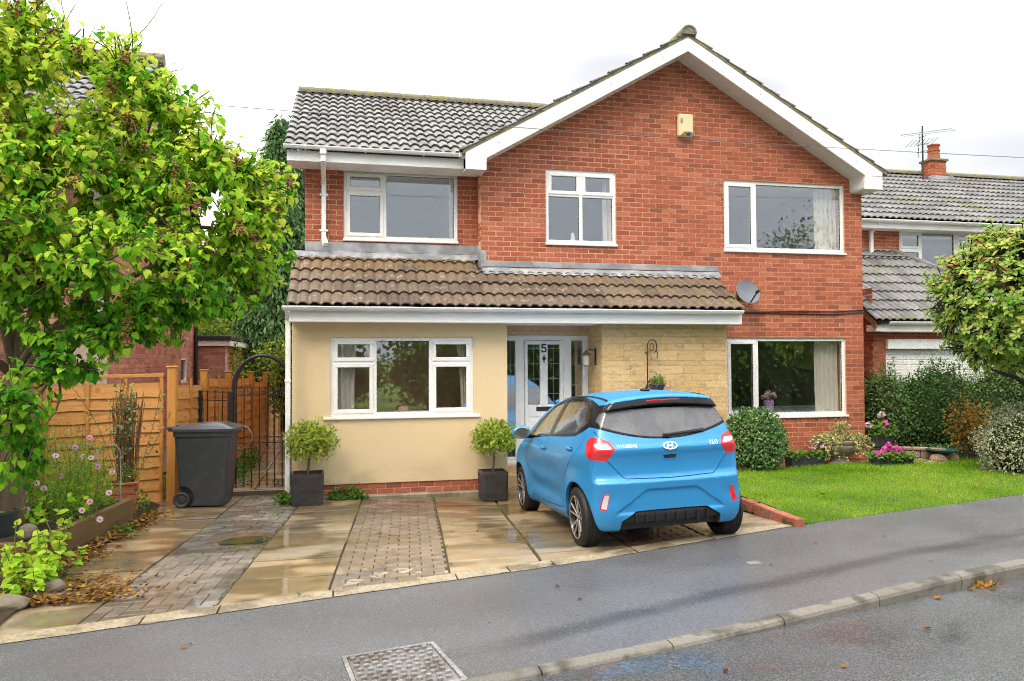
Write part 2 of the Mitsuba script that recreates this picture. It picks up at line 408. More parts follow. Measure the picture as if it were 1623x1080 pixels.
# ------------------------------------------------------------------ the ground
def G(X, Y):
    """Height of the footway and drive: the drive falls towards the house."""
    X, Y = np.asarray(X, float), np.asarray(Y, float)
    amp = 0.06 + 0.071 * np.clip((X - 0.5) / 1.7, 0, 1)
    amp = amp * np.clip((5.0 - X) / 0.3, 0, 1)
    return 0.08 + 0.03 * np.clip(X - 2.2, 0, 2.7) - amp * np.clip((Y - 7.0) / 2.7, 0, 1)


def street_edge(X):
    return 6.10 + 0.245 * np.asarray(X)


def kerb_line(X):
    return 4.08 + 0.236 * np.asarray(X)


def lawn_z(X, Y):
    X, Y = np.asarray(X, float), np.asarray(Y, float); t = np.clip((Y - street_edge(X)) / 0.6, 0, 1)
    return G(X, np.minimum(Y, 6.9)) + 0.003 + 0.055 * t * t * (3 - 2 * t) - 0.02 * np.clip((Y - 9.5) / 1.0, 0, 1)


def lay(v, off=0.0, fn=None):
    v = v.copy(); v[:, 2] += (fn or G)(v[:, 0], v[:, 1]) + off
    return v


def structure(key, v, f, bsdf, label=None):
    scene[key] = mikit.ply((v, f), bsdf, False)
    tag(key, label, None, None, 'structure')


v, f = grid_sheet(np.array([-350, -120, -40, -15, 15, 40, 120, 350.0]), np.array([-350, -120, -40, -12, 0, 16, 40, 120, 350.0]), lambda X, Y: X * 0 - 0.16)
structure('ground', v, f, 'm_lawn_base', 'grassy ground around the houses')
xs = np.arange(-26, 34.1, 0.5)
# road: flat, both sides of the camera
vv = np.array([[x, y, 0.06] for x in xs for y in (kerb_line(x) + 0.02, kerb_line(x) - 7.0)])
i = np.arange(len(xs) - 1) * 2
structure('road', vv, np.stack([i, i + 1, i + 3, i + 2], 1), 'm_road', 'wet dark asphalt road')
# footway
poly = Polygon([(x, kerb_line(x) + 0.105) for x in np.arange(-20, 26.1, 2)] + [(x, street_edge(x)) for x in np.arange(26, -20.1, -2)])
hole = Polygon([(0.03, 4.85), (0.575, 4.965), (0.69, 4.37), (0.115, 4.24)]).buffer(0.02, join_style=1)
v, f = poly_sheet(poly.difference(hole), G, 0.5)
structure('footway', v, f, 'm_asphalt', 'damp grey asphalt footway')
# opposite footway and verge behind the camera
v, f = grid_sheet(np.array([-26, -10, 10, 34.0]), np.array([0, 1.0]), lambda X, Y: X * 0)
for k, (o0, o1, z, m, nm) in enumerate([(-7.0, -8.9, 0.16, 'm_asphalt', 'footway_opposite'), (-8.9, -30, 0.17, 'm_lawn_base', 'verge')]):
    w = np.array([[x, kerb_line(x) + (o0 if y > 0.5 else o1), z] for x, y, _ in v])
    structure(nm, w, f, m)

# kerb stones
tag('kerb', 'row of pale concrete kerb stones', None, None, 'structure')
for x in np.arange(-8.0, 17.0, 0.915):
    mb = MB(); x1 = x + 0.905
    for a, b in ((x, (x + x1) / 2), ((x + x1) / 2, x1)):
        top = lambda q: float(G(q, kerb_line(q)))
        # section: rounded front arris
        sec = [(0.0, -0.12), (0.0, -0.025), (0.012, -0.004), (0.03, 0.004), (0.112, 0.004), (0.112, -0.12)]
        v = np.array([[q, kerb_line(q) + s[0], top(q) + s[1]] for q in (a, b) for s in sec]); n = len(sec)
        fq = np.array([[j, (j + 1) % n, n + (j + 1) % n, n + j] for j in range(n)])
        cap = np.array([[0, j, j + 1] for j in range(1, n - 1)]); fq = np.vstack([fq[:, [0, 2, 1]], fq[:, [0, 3, 2]], cap, cap[:, ::-1] + n])
        mb.add(v, fq, uv=(cell_ := np.array([math.sin(x * 12.9898) % 1.0, 0.5])))
    mb.put(name('kerb__stone'), 'm_kerb')

# the drive: a dark jointing bed, and every slab and block on it
poly = Polygon([(-4.6, street_edge(-4.6)), (4.72, street_edge(4.72)), (4.72, 12.3), (-4.6, 12.3)])
v, f = poly_sheet(poly, lambda X, Y: G(X, Y) - 0.014, 0.25)
structure('driveway', v, f, 'm_joint', 'wet driveway of slab strips and block strips')
SK = 0.087                                   # the strips lean a little off square to the house


def strip_x(a, Y):
    return a + SK * (Y - 8.0)


drive_mask = Polygon([(-9, street_edge(-9) + 0.20), (9, street_edge(9) + 0.20), (9, 10.70), (2.36, 10.70), (2.36, 11.35), (3.74, 11.35), (3.74, 10.70), (-0.64, 10.74), (-0.64, 11.3), (-9, 11.3)])
drive_mask = Polygon([(-4.3, street_edge(-4.3) + 0.2), (4.62, street_edge(4.62) + 0.2), (4.62, 10.72), (3.72, 10.72), (3.72, 11.3), (2.36, 11.3), (2.36, 10.72), (-0.64, 10.72), (-0.64, 11.28), (-4.3, 11.28)])
COVER = Polygon([(-0.945 + 0.275 * math.cos(t), 8.34 + 0.275 * math.sin(t)) for t in np.arange(24) * math.pi / 12])


def shear(pts):
    return [(strip_x(a, 8.0 + y), 8.0 + y + 0.0 * a) for a, y in pts]


def stone_piece(key, quad, bsdf, top=0.0, th=0.03, uv=None, tilt=0.0):
    """One paving piece with chamfered top edges, draped on the drive."""
    p = Polygon(quad).intersection(drive_mask).difference(COVER)
    p = max(getattr(p, 'geoms', [p]), key=lambda g: g.area) if not p.is_empty else p
    if p.is_empty or p.area < 0.0012 or p.geom_type != 'Polygon':
        return False
    p = shapely.simplify(p, 0.002)
    inner = p.buffer(-0.005, join_style=2)
    if inner.is_empty or inner.geom_type != 'Polygon':
        return False
    mb = MB(); uv = rng.random(2) if uv is None else uv
    v, f = poly_sheet(inner, lambda X, Y: X * 0, 4.0)
    e = v[f]; mb.add(v, f, uv)
    rim_o, rim_i = np.array(p.exterior.coords)[:-1], np.array(inner.exterior.coords)[:-1]
    if len(rim_o) == len(rim_i):
        j = np.arange(len(rim_o)); k = (j + 1) % len(j); n = len(j)
        kd = int(np.argmin(np.linalg.norm(rim_i - rim_o[0], axis=1))); rim_i = np.roll(rim_i, -kd, 0)
        vv = np.vstack([np.column_stack([rim_i, np.zeros(n)]), np.column_stack([rim_o, np.full(n, -0.004)]), np.column_stack([rim_o, np.full(n, -th)])])
        q = np.vstack([np.stack([j, n + j, n + k, k], 1), np.stack([n + j, 2 * n + j, 2 * n + k, n + k], 1)])
        if not p.exterior.is_ccw:
            q = q[:, ::-1]
        mb.add(vv, q, uv)
    c = np.array(p.centroid.coords[0])
    s = rng.normal(0, tilt, 2)
    mb.v = [np.column_stack([x[:, :2], x[:, 2] + G(x[:, 0], x[:, 1]) + top + (x[:, :2] - c) @ s]) for x in mb.v]
    mb.put(name(key), bsdf)
    return True


def slab_strip(a0, a1, rows):
    for y0, y1 in zip(rows[:-1], rows[1:]):
        stone_piece('driveway__slab', shear([(a0 + 0.007, y0 + 0.009), (a1 - 0.007, y0 + 0.009), (a1 - 0.007, y1 - 0.009), (a0 + 0.007, y1 - 0.009)]), 'm_slab', rng.normal(0, 0.0025), tilt=0.007)


slab_strip(-3.35, -1.585, [-3.0, -1.35, -0.72, -0.1, 0.52, 1.14, 1.76, 2.38, 3.3])
slab_strip(-0.722, 0.062, [-3.0, -1.26, -0.63, -0.01, 0.62, 1.25, 1.87, 2.5, 2.72])
slab_strip(1.042, 1.865, [-3.0, -1.03, -0.42, 0.20, 0.82, 1.44, 2.06, 2.72])
slab_strip(1.885, 2.79, [-3.0, -0.98, -0.36, 0.25, 0.86, 1.48, 2.1, 2.72, 3.3])
slab_strip(3.66, 4.75, [-3.0, -0.62, 0.3, 1.2, 2.1, 3.3])
for k in range(14):                           # a cross strip of slabs along the foot of the wall
    slab_x0 = -0.6 + 0.6 * k
# stretcher blocks between the slab strips
tag('block_paving', 'strip of brown block paving', None, None, 'structure')
scene['block_paving'] = mikit.ply(poly_sheet(Polygon(shear([(0.07, -2.0), (1.035, -2.0), (1.035, 2.7), (0.07, 2.7)])).intersection(drive_mask), lambda X, Y: G(X, Y) - 0.011, 0.25), 'm_joint')
for r in range(46):
    y0 = -1.95 + r * 0.1025; off = 0.0 if r % 2 else -0.105
    for c in range(6):
        a0, a1 = max(0.07 + off + c * 0.2095, 0.07), min(0.07 + off + c * 0.2095 + 0.2095, 1.035)
        if a1 - a0 > 0.04:
            stone_piece('block_paving__block', shear([(a0 + 0.004, y0 + 0.003), (a1 - 0.004, y0 + 0.003), (a1 - 0.004, y0 + 0.0995), (a0 + 0.004, y0 + 0.0995)]), 'm_paver', -0.002 + rng.normal(0, 0.0012), 0.02, tilt=0.006)
# herringbone blocks by the bin
tag('block_paving_001', 'strip of grey herringbone block paving', None, None, 'structure')
her = Polygon(shear([(-1.575, -3.2), (-0.73, -3.2), (-0.73, 3.3), (-1.575, 3.3)]))
scene['block_paving_001'] = mikit.ply(poly_sheet(her.intersection(drive_mask), lambda X, Y: G(X, Y) - 0.011, 0.25), 'm_joint')
B = 0.1035
for i in range(-40, 46):
    for k in range(-14, 16):
        # 90 degree herringbone: pairs step along the diagonal
        for kind in (0, 1):
            gx, gy = i + 0, k
            ox, oy = (i * 1 + k * 2 + 0, i * 1 - k * 2) if kind == 0 else (i * 1 + k * 2 + 2, i * 1 - k * 2 - 0)
            w, h = (2, 1) if kind == 0 else (1, 2)
            x0, y0 = -1.575 + ox * B, -2.6 + oy * B
            if kind == 1:
                y0 -= B
            if x0 + w * B < -1.575 or x0 > -0.73 or y0 + h * B < -2.6 or y0 > 3.3:
                continue
            q = Polygon(shear([(x0 + 0.003, y0 + 0.003), (x0 + w * B - 0.003, y0 + 0.003), (x0 + w * B - 0.003, y0 + h * B - 0.003), (x0 + 0.003, y0 + h * B - 0.003)])).intersection(her)
            if q.geom_type == 'Polygon' and q.area > 0.002 and USED.get('block_paving_001__block', 0) < 299:
                stone_piece('block_paving_001__block', list(q.exterior.coords)[:-1], 'm_paver_grey', -0.002 + rng.normal(0, 0.0015), 0.02, tilt=0.008)
# red blocks under the car
tag('block_paving_002', 'strip of dark red block paving under the car', None, None, 'structure')
scene['block_paving_002'] = mikit.ply(poly_sheet(Polygon(shear([(2.8, -2.0), (3.65, -2.0), (3.65, 2.7), (2.8, 2.7)])).intersection(drive_mask), lambda X, Y: G(X, Y) - 0.011, 0.25), 'm_joint')
for r in range(44):
    y0 = -1.4 + r * 0.1025; off = 0.0 if r % 2 else -0.105
    for c in range(5):
        a0, a1 = max(2.8 + off + c * 0.2095, 2.8), min(2.8 + off + c * 0.2095 + 0.2095, 3.65)
        if a1 - a0 > 0.04:
            stone_piece('block_paving_002__block', shear([(a0 + 0.004, y0 + 0.003), (a1 - 0.004, y0 + 0.003), (a1 - 0.004, y0 + 0.0995), (a0 + 0.004, y0 + 0.0995)]), 'm_paver_red', -0.002, 0.02, tilt=0.005)
# worn concrete strip along the footway, in cracked lengths
tag('drive_edging', 'worn pale concrete edging between drive and footway', None, None, 'structure')
cuts = [-4.3, -2.4, -1.35, -0.86, -0.05, 0.95, 1.42, 1.85, 2.7, 3.6, 4.62]
for a, b in zip(cuts[:-1], cuts[1:]):
    n = 8; top = [(x, street_edge(x) + 0.195 + rng.normal(0, 0.008)) for x in np.linspace(b - 0.006, a + 0.006, n)]
    low = [(x, street_edge(x) - 0.004 + rng.normal(0, 0.006)) for x in np.linspace(a + 0.006, b - 0.006, n)]
    v, f = poly_sheet(Polygon(low + top).buffer(0), lambda X, Y: G(X, Y) + 0.005, 0.3)
    scene[name('drive_edging__length')] = mikit.ply((v, f), 'm_concrete')

# side path behind the gate, with a step
tag('path', 'wet stone path beside the house', None, None, 'structure')
mb = MB(); mb.box((-1.6, 11.30, -0.1), (-0.66, 24, 0.075)); mb.put('path', 'm_joint')
for k in range(17):
    y0 = 11.32 + k * 0.66
    for x0, x1 in ((-1.59, -1.16), (-1.15, -0.67)):
        mb = MB(); mb.box((x0 + 0.006, y0 + 0.006, 0.05), (x1 - 0.006, y0 + 0.654, 0.095), 0.006); mb.put(name('path__slab'), 'm_slab')
mb = MB(); mb.box((-1.6, 11.27, -0.1), (-0.66, 11.32, 0.085), 0.008); mb.put('path__riser', 'm_slab')

# soil of the left hand garden, lawn and beds of the right hand garden
v, f = poly_sheet(Polygon([(-9, street_edge(-9) + 0.25)] + [(x, street_edge(x) + 0.34 + 0.10 * math.sin(x * 9) + 0.05 * math.sin(x * 23)) for x in np.arange(-8, -2.25, 0.11)] + [(-2.28, 6.3), (-2.2, 6.6), (-2.3, 6.9), (-2.26, 7.2), (-2.36, 7.6), (-2.3, 8.5), (-2.22, 9.4), (-2.25, 10.7), (-2.6, 11.2), (-9, 11.2)]), lambda X, Y: G(X, Y) + 0.012 + 0.02 * meshkit.fbm(np.stack([X * 3, Y * 3, X * 0], -1), 3), 0.2)
structure('garden_soil', v, f, 'm_soil', 'leaf strewn soil at the left edge of the drive')
lawn = Polygon([(4.76, street_edge(4.76) - 0.02), (7, street_edge(7) - 0.03), (14, street_edge(14) - 0.02), (14, 10.9), (10.3, 10.85), (9.35, 10.45), (8.6, 10.85), (5.95, 10.42), (4.76, 10.3)])
v, f = poly_sheet(lawn, lambda X, Y: lawn_z(X, Y) + 0.012 * np.clip((Y - street_edge(X)) / 0.5, 0, 1) * meshkit.fbm(np.stack([X * 2, Y * 2, X * 0], -1), 3), 0.2)
structure('lawn', v, f, 'm_lawn_base', 'small bright green front lawn')
v, f = poly_sheet(Polygon([(4.7, 10.2), (14.5, 10.6), (14.5, 14.5), (4.7, 14.5)]), lambda X, Y: X * 0 + 0.10 + 0.05 * meshkit.fbm(np.stack([X * 4, Y * 4, X * 0], -1), 3), 0.25)
structure('flower_bed', v, f, 'm_soil', 'dark mulched bed behind the lawn')
tag('patio', 'narrow strip of wet slabs under the window', None, None, 'structure')
mb = MB()
mb.prism(Polygon([(5.75, 10.36), (8.62, 10.84), (8.62, 11.33), (5.75, 11.33)]), ((0, 0, 0), (1, 0, 0), (0, 1, 0), (0, 0, 1)), 0.05, 0.165); mb.put('patio', 'm_joint')
for k in range(5):
    x0, x1 = 5.76 + k * 0.575, 5.76 + k * 0.575 + 0.565; yy = lambda x: 10.37 + 0.167 * (x - 5.75)
    mb = MB(); mb.prism(Polygon([(x0, yy(x0)), (x1, yy(x1)), (x1, 11.32), (x0, 11.32)]), ((0, 0, 0), (1, 0, 0), (0, 1, 0), (0, 0, 1)), 0.1, 0.178); mb.put(name('patio__slab'), 'm_slab')
# brick edging of the lawn
ek = thing('brick_edging', 'mossy red brick edging between the drive and the lawn', 'edging')
for k in range(14):
    y0 = 7.17 + k * 0.228; mb = MB()
    mb.box((0, 0, -0.1), (0.105, 0.216, 0.0), 0.008)
    a = rng.normal(0, 0.04); x0 = 4.60 + 0.02 * (y0 - 7.2) + rng.normal(0, 0.006)
    mb.v = [np.column_stack([x0 + v[:, 0] * math.cos(a) - v[:, 1] * math.sin(a), y0 + v[:, 1] * math.cos(a) + v[:, 0] * math.sin(a), v[:, 2] * (1.3) + 0.228 + 0.012 * rng.normal()]) for v in mb.v]
    mb.put(name(ek + '__brick'), 'm_brick_moss')
mat('m_brick_moss', lambda p, n, uv: mix(ramp(uv.x, (0.20, 0.065, 0.04), (0.30, 0.10, 0.06), (0.27, 0.12, 0.08)) * (0.7 + 0.6 * noise(p.x * 50, p.y * 50, p.z * 50)), (0.05, 0.055, 0.018), smooth_(0.45, 0.62, fbm(p.x * 8, p.y * 8, p.z * 12)) * smooth_(0.235, 0.15, p.z)), 0.8, 0.3)
# rusty manhole lid in the herringbone strip, full of rain water
mk = thing('round_drain_cover', 'round sunken rusty drain cover full of rain water', 'drain cover')
mb = MB(); mb.lathe([(0.0, -0.035), (0.255, -0.035), (0.262, -0.012), (0.275, 0.004), (0.285, 0.0), (0.285, -0.04)], (-0.945, 8.34, float(G(-0.945, 8.34))), 40); mb.put(mk + '__lid', 'm_rust')
mat('m_rust', lambda p, n, uv: mix((0.22, 0.10, 0.035), (0.10, 0.05, 0.022), fbm(p.x * 14, p.y * 14, 0.0)), 0.6, 0.4)
mb = MB(); mb.lathe([(0.0, -0.008), (0.262, -0.008)], (-0.945, 8.34, float(G(-0.945, 8.34))), 40); mb.put(mk + '__water', 'm_water')
scene['m_water'] = {'type': 'thindielectric', 'int_ior': 1.33}
# cast access cover in the footway: frame and lid with raised studs
mk = thing('access_cover', 'square cast iron access cover with raised studs in the footway', 'manhole cover')
A, Bp, Cc, D = [np.array(q) for q in ((0.03, 4.85), (0.575, 4.965), (0.69, 4.37), (0.115, 4.24))]
quad = Polygon([A, Bp, Cc, D]); zc = 0.083
fl = ((0, 0, 0), (1, 0, 0), (0, 1, 0), (0, 0, 1))
mb = MB(); mb.prism(quad.buffer(0.018, join_style=1).difference(quad.buffer(-0.008, join_style=1)), fl, zc - 0.03, zc + 0.003); mb.put(mk + '__frame', 'm_cast')
mb = MB(); lid = quad.buffer(-0.045).buffer(0.030, join_style=1); mb.prism(lid, fl, zc - 0.03, zc - 0.006); mb.put(mk + '__lid', 'm_cast_lid')
for i in range(9):
    for j in range(9):
        s, t = (i + 0.75 + 0.25 * (j % 2)) / 9.9, (j + 0.75 + 0.25 * (i % 2)) / 9.9
        p = A * (1 - s) * (1 - t) + Bp * s * (1 - t) + Cc * s * t + D * (1 - s) * t
        if lid.buffer(-0.02).contains(shapely.Point(p)):
            mb = MB(); ex = (Bp - A) / np.linalg.norm(Bp - A); ey = np.array([-ex[1], ex[0]])
            R = np.array([[ex[0], ey[0], 0], [ex[1], ey[1], 0], [0, 0, 1]])
            mb.obox((p[0], p[1], zc + 0.002), (0.016, 0.012, 0.009), R, 0.002); mb.put(name(mk + '__stud'), 'm_cast')
mat('m_cast', lambda p, n, uv: mix((0.21, 0.207, 0.203), (0.14, 0.128, 0.118), smooth_(0.4, 0.7, fbm(p.x * 9, p.y * 9, 3.0))) * (0.7 + 0.6 * noise(p.x * 90, p.y * 90, 0.0)), 0.45, 0.5)
mat('m_cast_lid', lambda p, n, uv: mix((0.15, 0.146, 0.142), (0.10, 0.085, 0.072), smooth_(0.35, 0.7, fbm(p.x * 9, p.y * 9, 3.0))), 0.5, 0.5)
mk = thing('water_cover', 'small rusty water cover set in the footway beyond the car', 'cover')
mb = MB(); mb.box((-0.065, -0.045, 0), (0.065, 0.045, 0.005), 0.002); mb.warp(lambda v: np.column_stack([3.5 + v[:, 0], 6.1 + v[:, 1] + 0.2 * v[:, 0], v[:, 2] + G(3.5, 6.1)])); mb.put(mk + '__lid', 'm_cast_lid')
# ------------------------------------------------------------------ walls of bricks
BL, BH, JT = 0.225, 0.075, 0.0118
_bv = []


def brick_variants(half, n=8, bsdf='m_brick', ch=0.003):
    out = []
    for k in range(n):
        v, f = box_arrays(half, ch)
        out.append(mikit.ply((v, f), bsdf, False, uv=np.tile([(k + 0.5) / n, 0.5], (len(v), 1))))
    return out


def brick_wall(poly, fr, u_phase, z_phase, proud=0.0, header=False):
    """Stretcher bond over a polygon in the plane fr = (origin, along, up, out).
    Returns the whole bricks as (u, z) centres and the cut ones as polygons."""
    u0, z0, u1, z1 = poly.bounds; whole, cut = [], []
    pp = shapely.prepared.prep(poly)
    for r in range(int((z0 - z_phase) / BH) - 1, int((z1 - z_phase) / BH) + 2):
        zb = z_phase + r * BH; o = u_phase + (0.5 * BL if r % 2 else 0)
        for c in range(int((u0 - o) / BL) - 1, int((u1 - o) / BL) + 2):
            ub = o + c * BL
            s = sbox(ub + JT / 2, zb + JT / 2, ub + BL - JT / 2, zb + BH - JT / 2)
            if pp.contains(s):
                whole.append((ub + BL / 2, zb + BH / 2))
            elif pp.intersects(s):
                g = s.intersection(poly)
                for q in getattr(g, 'geoms', [g]):
                    if q.geom_type == 'Polygon' and q.area > 0.0006:
                        cut.append(q)
    return np.array(whole).reshape(-1, 2), cut


class Bricks:
    """All the bricks of one building: the largest in view become entries, the rest one mesh."""

    def __init__(self, holder, bsdf, limit=300, depth=0.02):
        self.holder, self.bsdf, self.limit, self.depth, self.whole, self.rest = holder, bsdf, limit, depth, [], MB()

    def wall(self, poly, fr, up=0.0, zp=0.0, seen=None):
        o, a, b, n = [np.asarray(x, float) for x in fr]
        whole, cut = brick_wall(poly, fr, up, zp)
        R = np.stack([a, b, n], 1)
        for u, z in whole:
            c = o + u * a + z * b + n * (rng.normal(0, 0.0012))
            self.whole.append((c, R, 1.0 if seen is None else float(seen(u, z))))
        for q in cut:
            self.rest.prism(q, fr, -self.depth, 0.0)
        return self

    def finish(self):
        half = np.array([(BL - JT) / 2, (BH - JT) / 2, self.depth / 2])
        c = np.array([w[0] for w in self.whole]); _, _, d = px(c)
        ux, vy, _ = px(c)
        face = np.array([max(0.0, float((EYE - w[0]) @ w[1][:, 2]) / np.linalg.norm(EYE - w[0])) for w in self.whole])
        inview = (ux > -10) & (ux < 1633) & (vy > -10) & (vy < 1090)
        score = face / d ** 2 * np.array([w[2] for w in self.whole]) * inview
        order = np.argsort(-score); picked = set(order[:self.limit][score[order[:self.limit]] > 0].tolist())
        var = brick_variants(half, 10, self.bsdf)
        for i, (cc, R, _) in enumerate(self.whole):
            t = rng.normal(0, 0.004, 3); cc = cc - R[:, 2] * self.depth / 2
            if i in picked:
                M = np.eye(4); M[:3, :3] = R; M[:3, 3] = cc
                scene[name(self.holder + '__brick')] = {**var[rng.integers(10)], 'to_world': T(M)}
            else:
                self.rest.obox(cc, half, R, 0.0)
        k = self.holder + '__brickwork'
        self.rest.put(k, self.bsdf); tag(k, kind='stuff')


X_, Y_, Z_ = np.eye(3)
HOUSE = thing('detached_house', 'red brick detached house with white gable boards and cream front extension', 'house')
YM, YE, YW = 11.35, 10.75, 11.70
XL, XM, XR = -0.505, 2.07, 8.60          # left wall, corner of the gable, right wall
APEX, PITCH_R = (5.275, 6.74), 0.568


def gable_z(x):
    return APEX[1] - PITCH_R * abs(x - APEX[0])


def front(y):
    return ((0, y, 0), X_, Z_, -Y_)


W1 = (0.05, 1.767, 3.70, 4.74); W2 = (3.077, 4.22, 3.673, 4.815); W3 = (6.058, 8.27, 3.645, 4.786); W4 = (6.068, 8.265, 0.943, 2.22); W5 = (-0.13, 1.842, 1.115, 2.205)
main = Polygon([(XM, -0.15), (XR, -0.15), (XR, gable_z(XR)), APEX, (XM, gable_z(XM))])
holes = shapely.union_all([sbox(w[0], w[2], w[1], w[3]) for w in (W2, W3, W4)])
DOORHOLE = sbox(2.33, -0.2, 5.9, 3.28)
main_b = main.difference(holes).difference(DOORHOLE)
mb = MB(); mb.prism(main.difference(holes).difference(sbox(2.3, -0.2, 3.76, 2.3)), front(YM + 0.0045), -0.25, 0.0)
left_wall = Polygon([(XL, -0.1), (XM, -0.1), (XM, 4.72), (XL, 4.72)])
mb.prism(left_wall.difference(sbox(W1[0], W1[2], W1[1], W1[3])), front(YW + 0.0045), -0.25, 0.0)
# sides and back of the two volumes
mb.box((XL - 0.0, YW + 0.26, -0.1), (XL + 0.25, 17.2, 4.72)); mb.box((XR - 0.25, YM + 0.26, -0.1), (XR - 0.007, 18.0, 4.85)); mb.box((XM + 0.007, YM + 0.257, 0.0), (XM + 0.2, YW + 0.05, 4.85))
mb.box((XL, 17.2, -0.1), (XR, 17.45, 4.8))
mb.put(HOUSE + '__wall', 'm_mortar'); tag(HOUSE + '__wall', 'red brick walls')
bk = Bricks(HOUSE + '__wall', 'm_brick')
lz = lambda u, z: 0.0 if (2.0 < u < 5.95 and z < 3.3) else (0.25 if (u < 8 and z < 0.45) else 1.0)
# soldier course of cut bricks below the large window
sold = sbox(W4[0], W4[2] - 0.115, W4[1], W4[2] - 0.03)
bk.wall(main_b.difference(sold.buffer(0.004)), front(YM), XM, -0.15, lz)
for x in np.arange(W4[0], W4[1] - 0.05, 0.0755):
    bk.rest.prism(sbox(x + 0.005, W4[2] - 0.11, x + 0.0705, W4[2] - 0.035), front(YM), -0.02, 0.0)
bk.wall(left_wall.difference(sbox(W1[0], W1[2], W1[1], W1[3])).intersection(sbox(-9, 3.5, 9, 9)), front(YW), XL, -0.15)
bk.wall(sbox(YM, 3.2, YW, 4.85), ((XM, 0, 0), Y_, Z_, -X_), YM - 0.1125, -0.15)
bk.wall(sbox(-18, 0.0, -YM, 4.8), ((XR, 0, 0), -Y_, Z_, X_), -18, -0.15)
bk.wall(sbox(-18, 2.6, -YW, 4.7), ((XL, 0, 0), -Y_, Z_, -X_), -18, -0.15)
# cream extension on two courses of brick
EXT_L, EXT_R = -0.63, 2.33
mb = MB(); ew = Polygon([(EXT_L, 0.205), (EXT_R, 0.205), (EXT_R, 2.44), (EXT_L, 2.44)]).difference(sbox(*[W5[i] for i in (0, 2, 1, 3)]))
mb.prism(ew, front(YE), -0.25, 0.0)
mb.box((EXT_L, YE + 0.25, 0.205), (EXT_L + 0.2, YW - 0.001, 2.44)); mb.box((EXT_R - 0.2, YE + 0.25, 0.0), (EXT_R, 11.40, 2.44))
mb.box((EXT_R, 11.41, 2.262), (3.76, 11.52, 2.44))
mb.put(HOUSE + '__rendered_wall', 'm_render'); tag(HOUSE + '__rendered_wall', 'cream rendered wall of the front extension')
mb = MB(); mb.box((EXT_L + 0.02, YE + 0.022, -0.1), (EXT_R - 0.01, YE + 0.24, 0.204)); mb.box((EXT_L + 0.01, YE + 0.24, -0.1), (EXT_L + 0.2, YW, 0.204)); mb.put(HOUSE + '__plinth', 'm_mortar')
bk.wall(sbox(EXT_L + 0.01, 0.05, EXT_R - 0.003, 0.2), front(YE + 0.015), EXT_L + 0.01, 0.05)
mb = MB(); mb.box((EXT_L, YE - 0.06, -0.12), (EXT_R, YE + 0.02, 0.045), 0.012); mb.put(HOUSE + '__ledge', 'm_concrete')
bk.finish()
# honey coloured stone of the porch
tag(HOUSE + '__stone_wall', 'honey coloured stone porch wall')
SX0, SX1 = 3.76, 5.76
mb = MB(); mb.box((SX0 + 0.012, YE + 0.012, -0.12), (SX1 - 0.012, YE + 0.25, 2.44)); mb.box((SX0 + 0.012, YE + 0.25, -0.12), (SX0 + 0.25, 11.55, 2.44)); mb.box((SX1 - 0.25, YE + 0.25, -0.12), (SX1 - 0.012, YM, 2.44))
mb.put(HOUSE + '__stone_wall', 'm_stone_mortar')


def stones(u0, u1, fr, seed):
    r = np.random.default_rng(seed); z = -0.12; row = 0
    while z < 2.42:
        h = min([0.105, 0.125, 0.085, 0.14, 0.11][row % 5] + r.normal(0, 0.004), 2.43 - z); u = u0; row += 1
        while u < u1 - 0.01:
            w = min(r.uniform(0.26, 0.62), u1 - u)
            if u1 - u - w < 0.14:
                w = u1 - u
            if h > 0.02:
                mb = MB(); o, a, b, n = [np.asarray(q, float) for q in fr]; R = np.stack([a, b, n], 1)
                d = r.uniform(0.0, 0.004)
                mb.obox(o + a * (u + w / 2) + b * (z + h / 2) + n * (d / 2 - 0.006), (w / 2 - 0.0016, h / 2 - 0.0014, 0.007 + d / 2), R, 0.0022)
                mb.put(name(HOUSE + '__stone_wall__block'), 'm_stone')
            u += w
        z += h


stones(SX0, SX1, front(YE), 5)
stones(-11.4, -YE - 0.012, ((SX0, 0, 0), -Y_, Z_, -X_), 6)


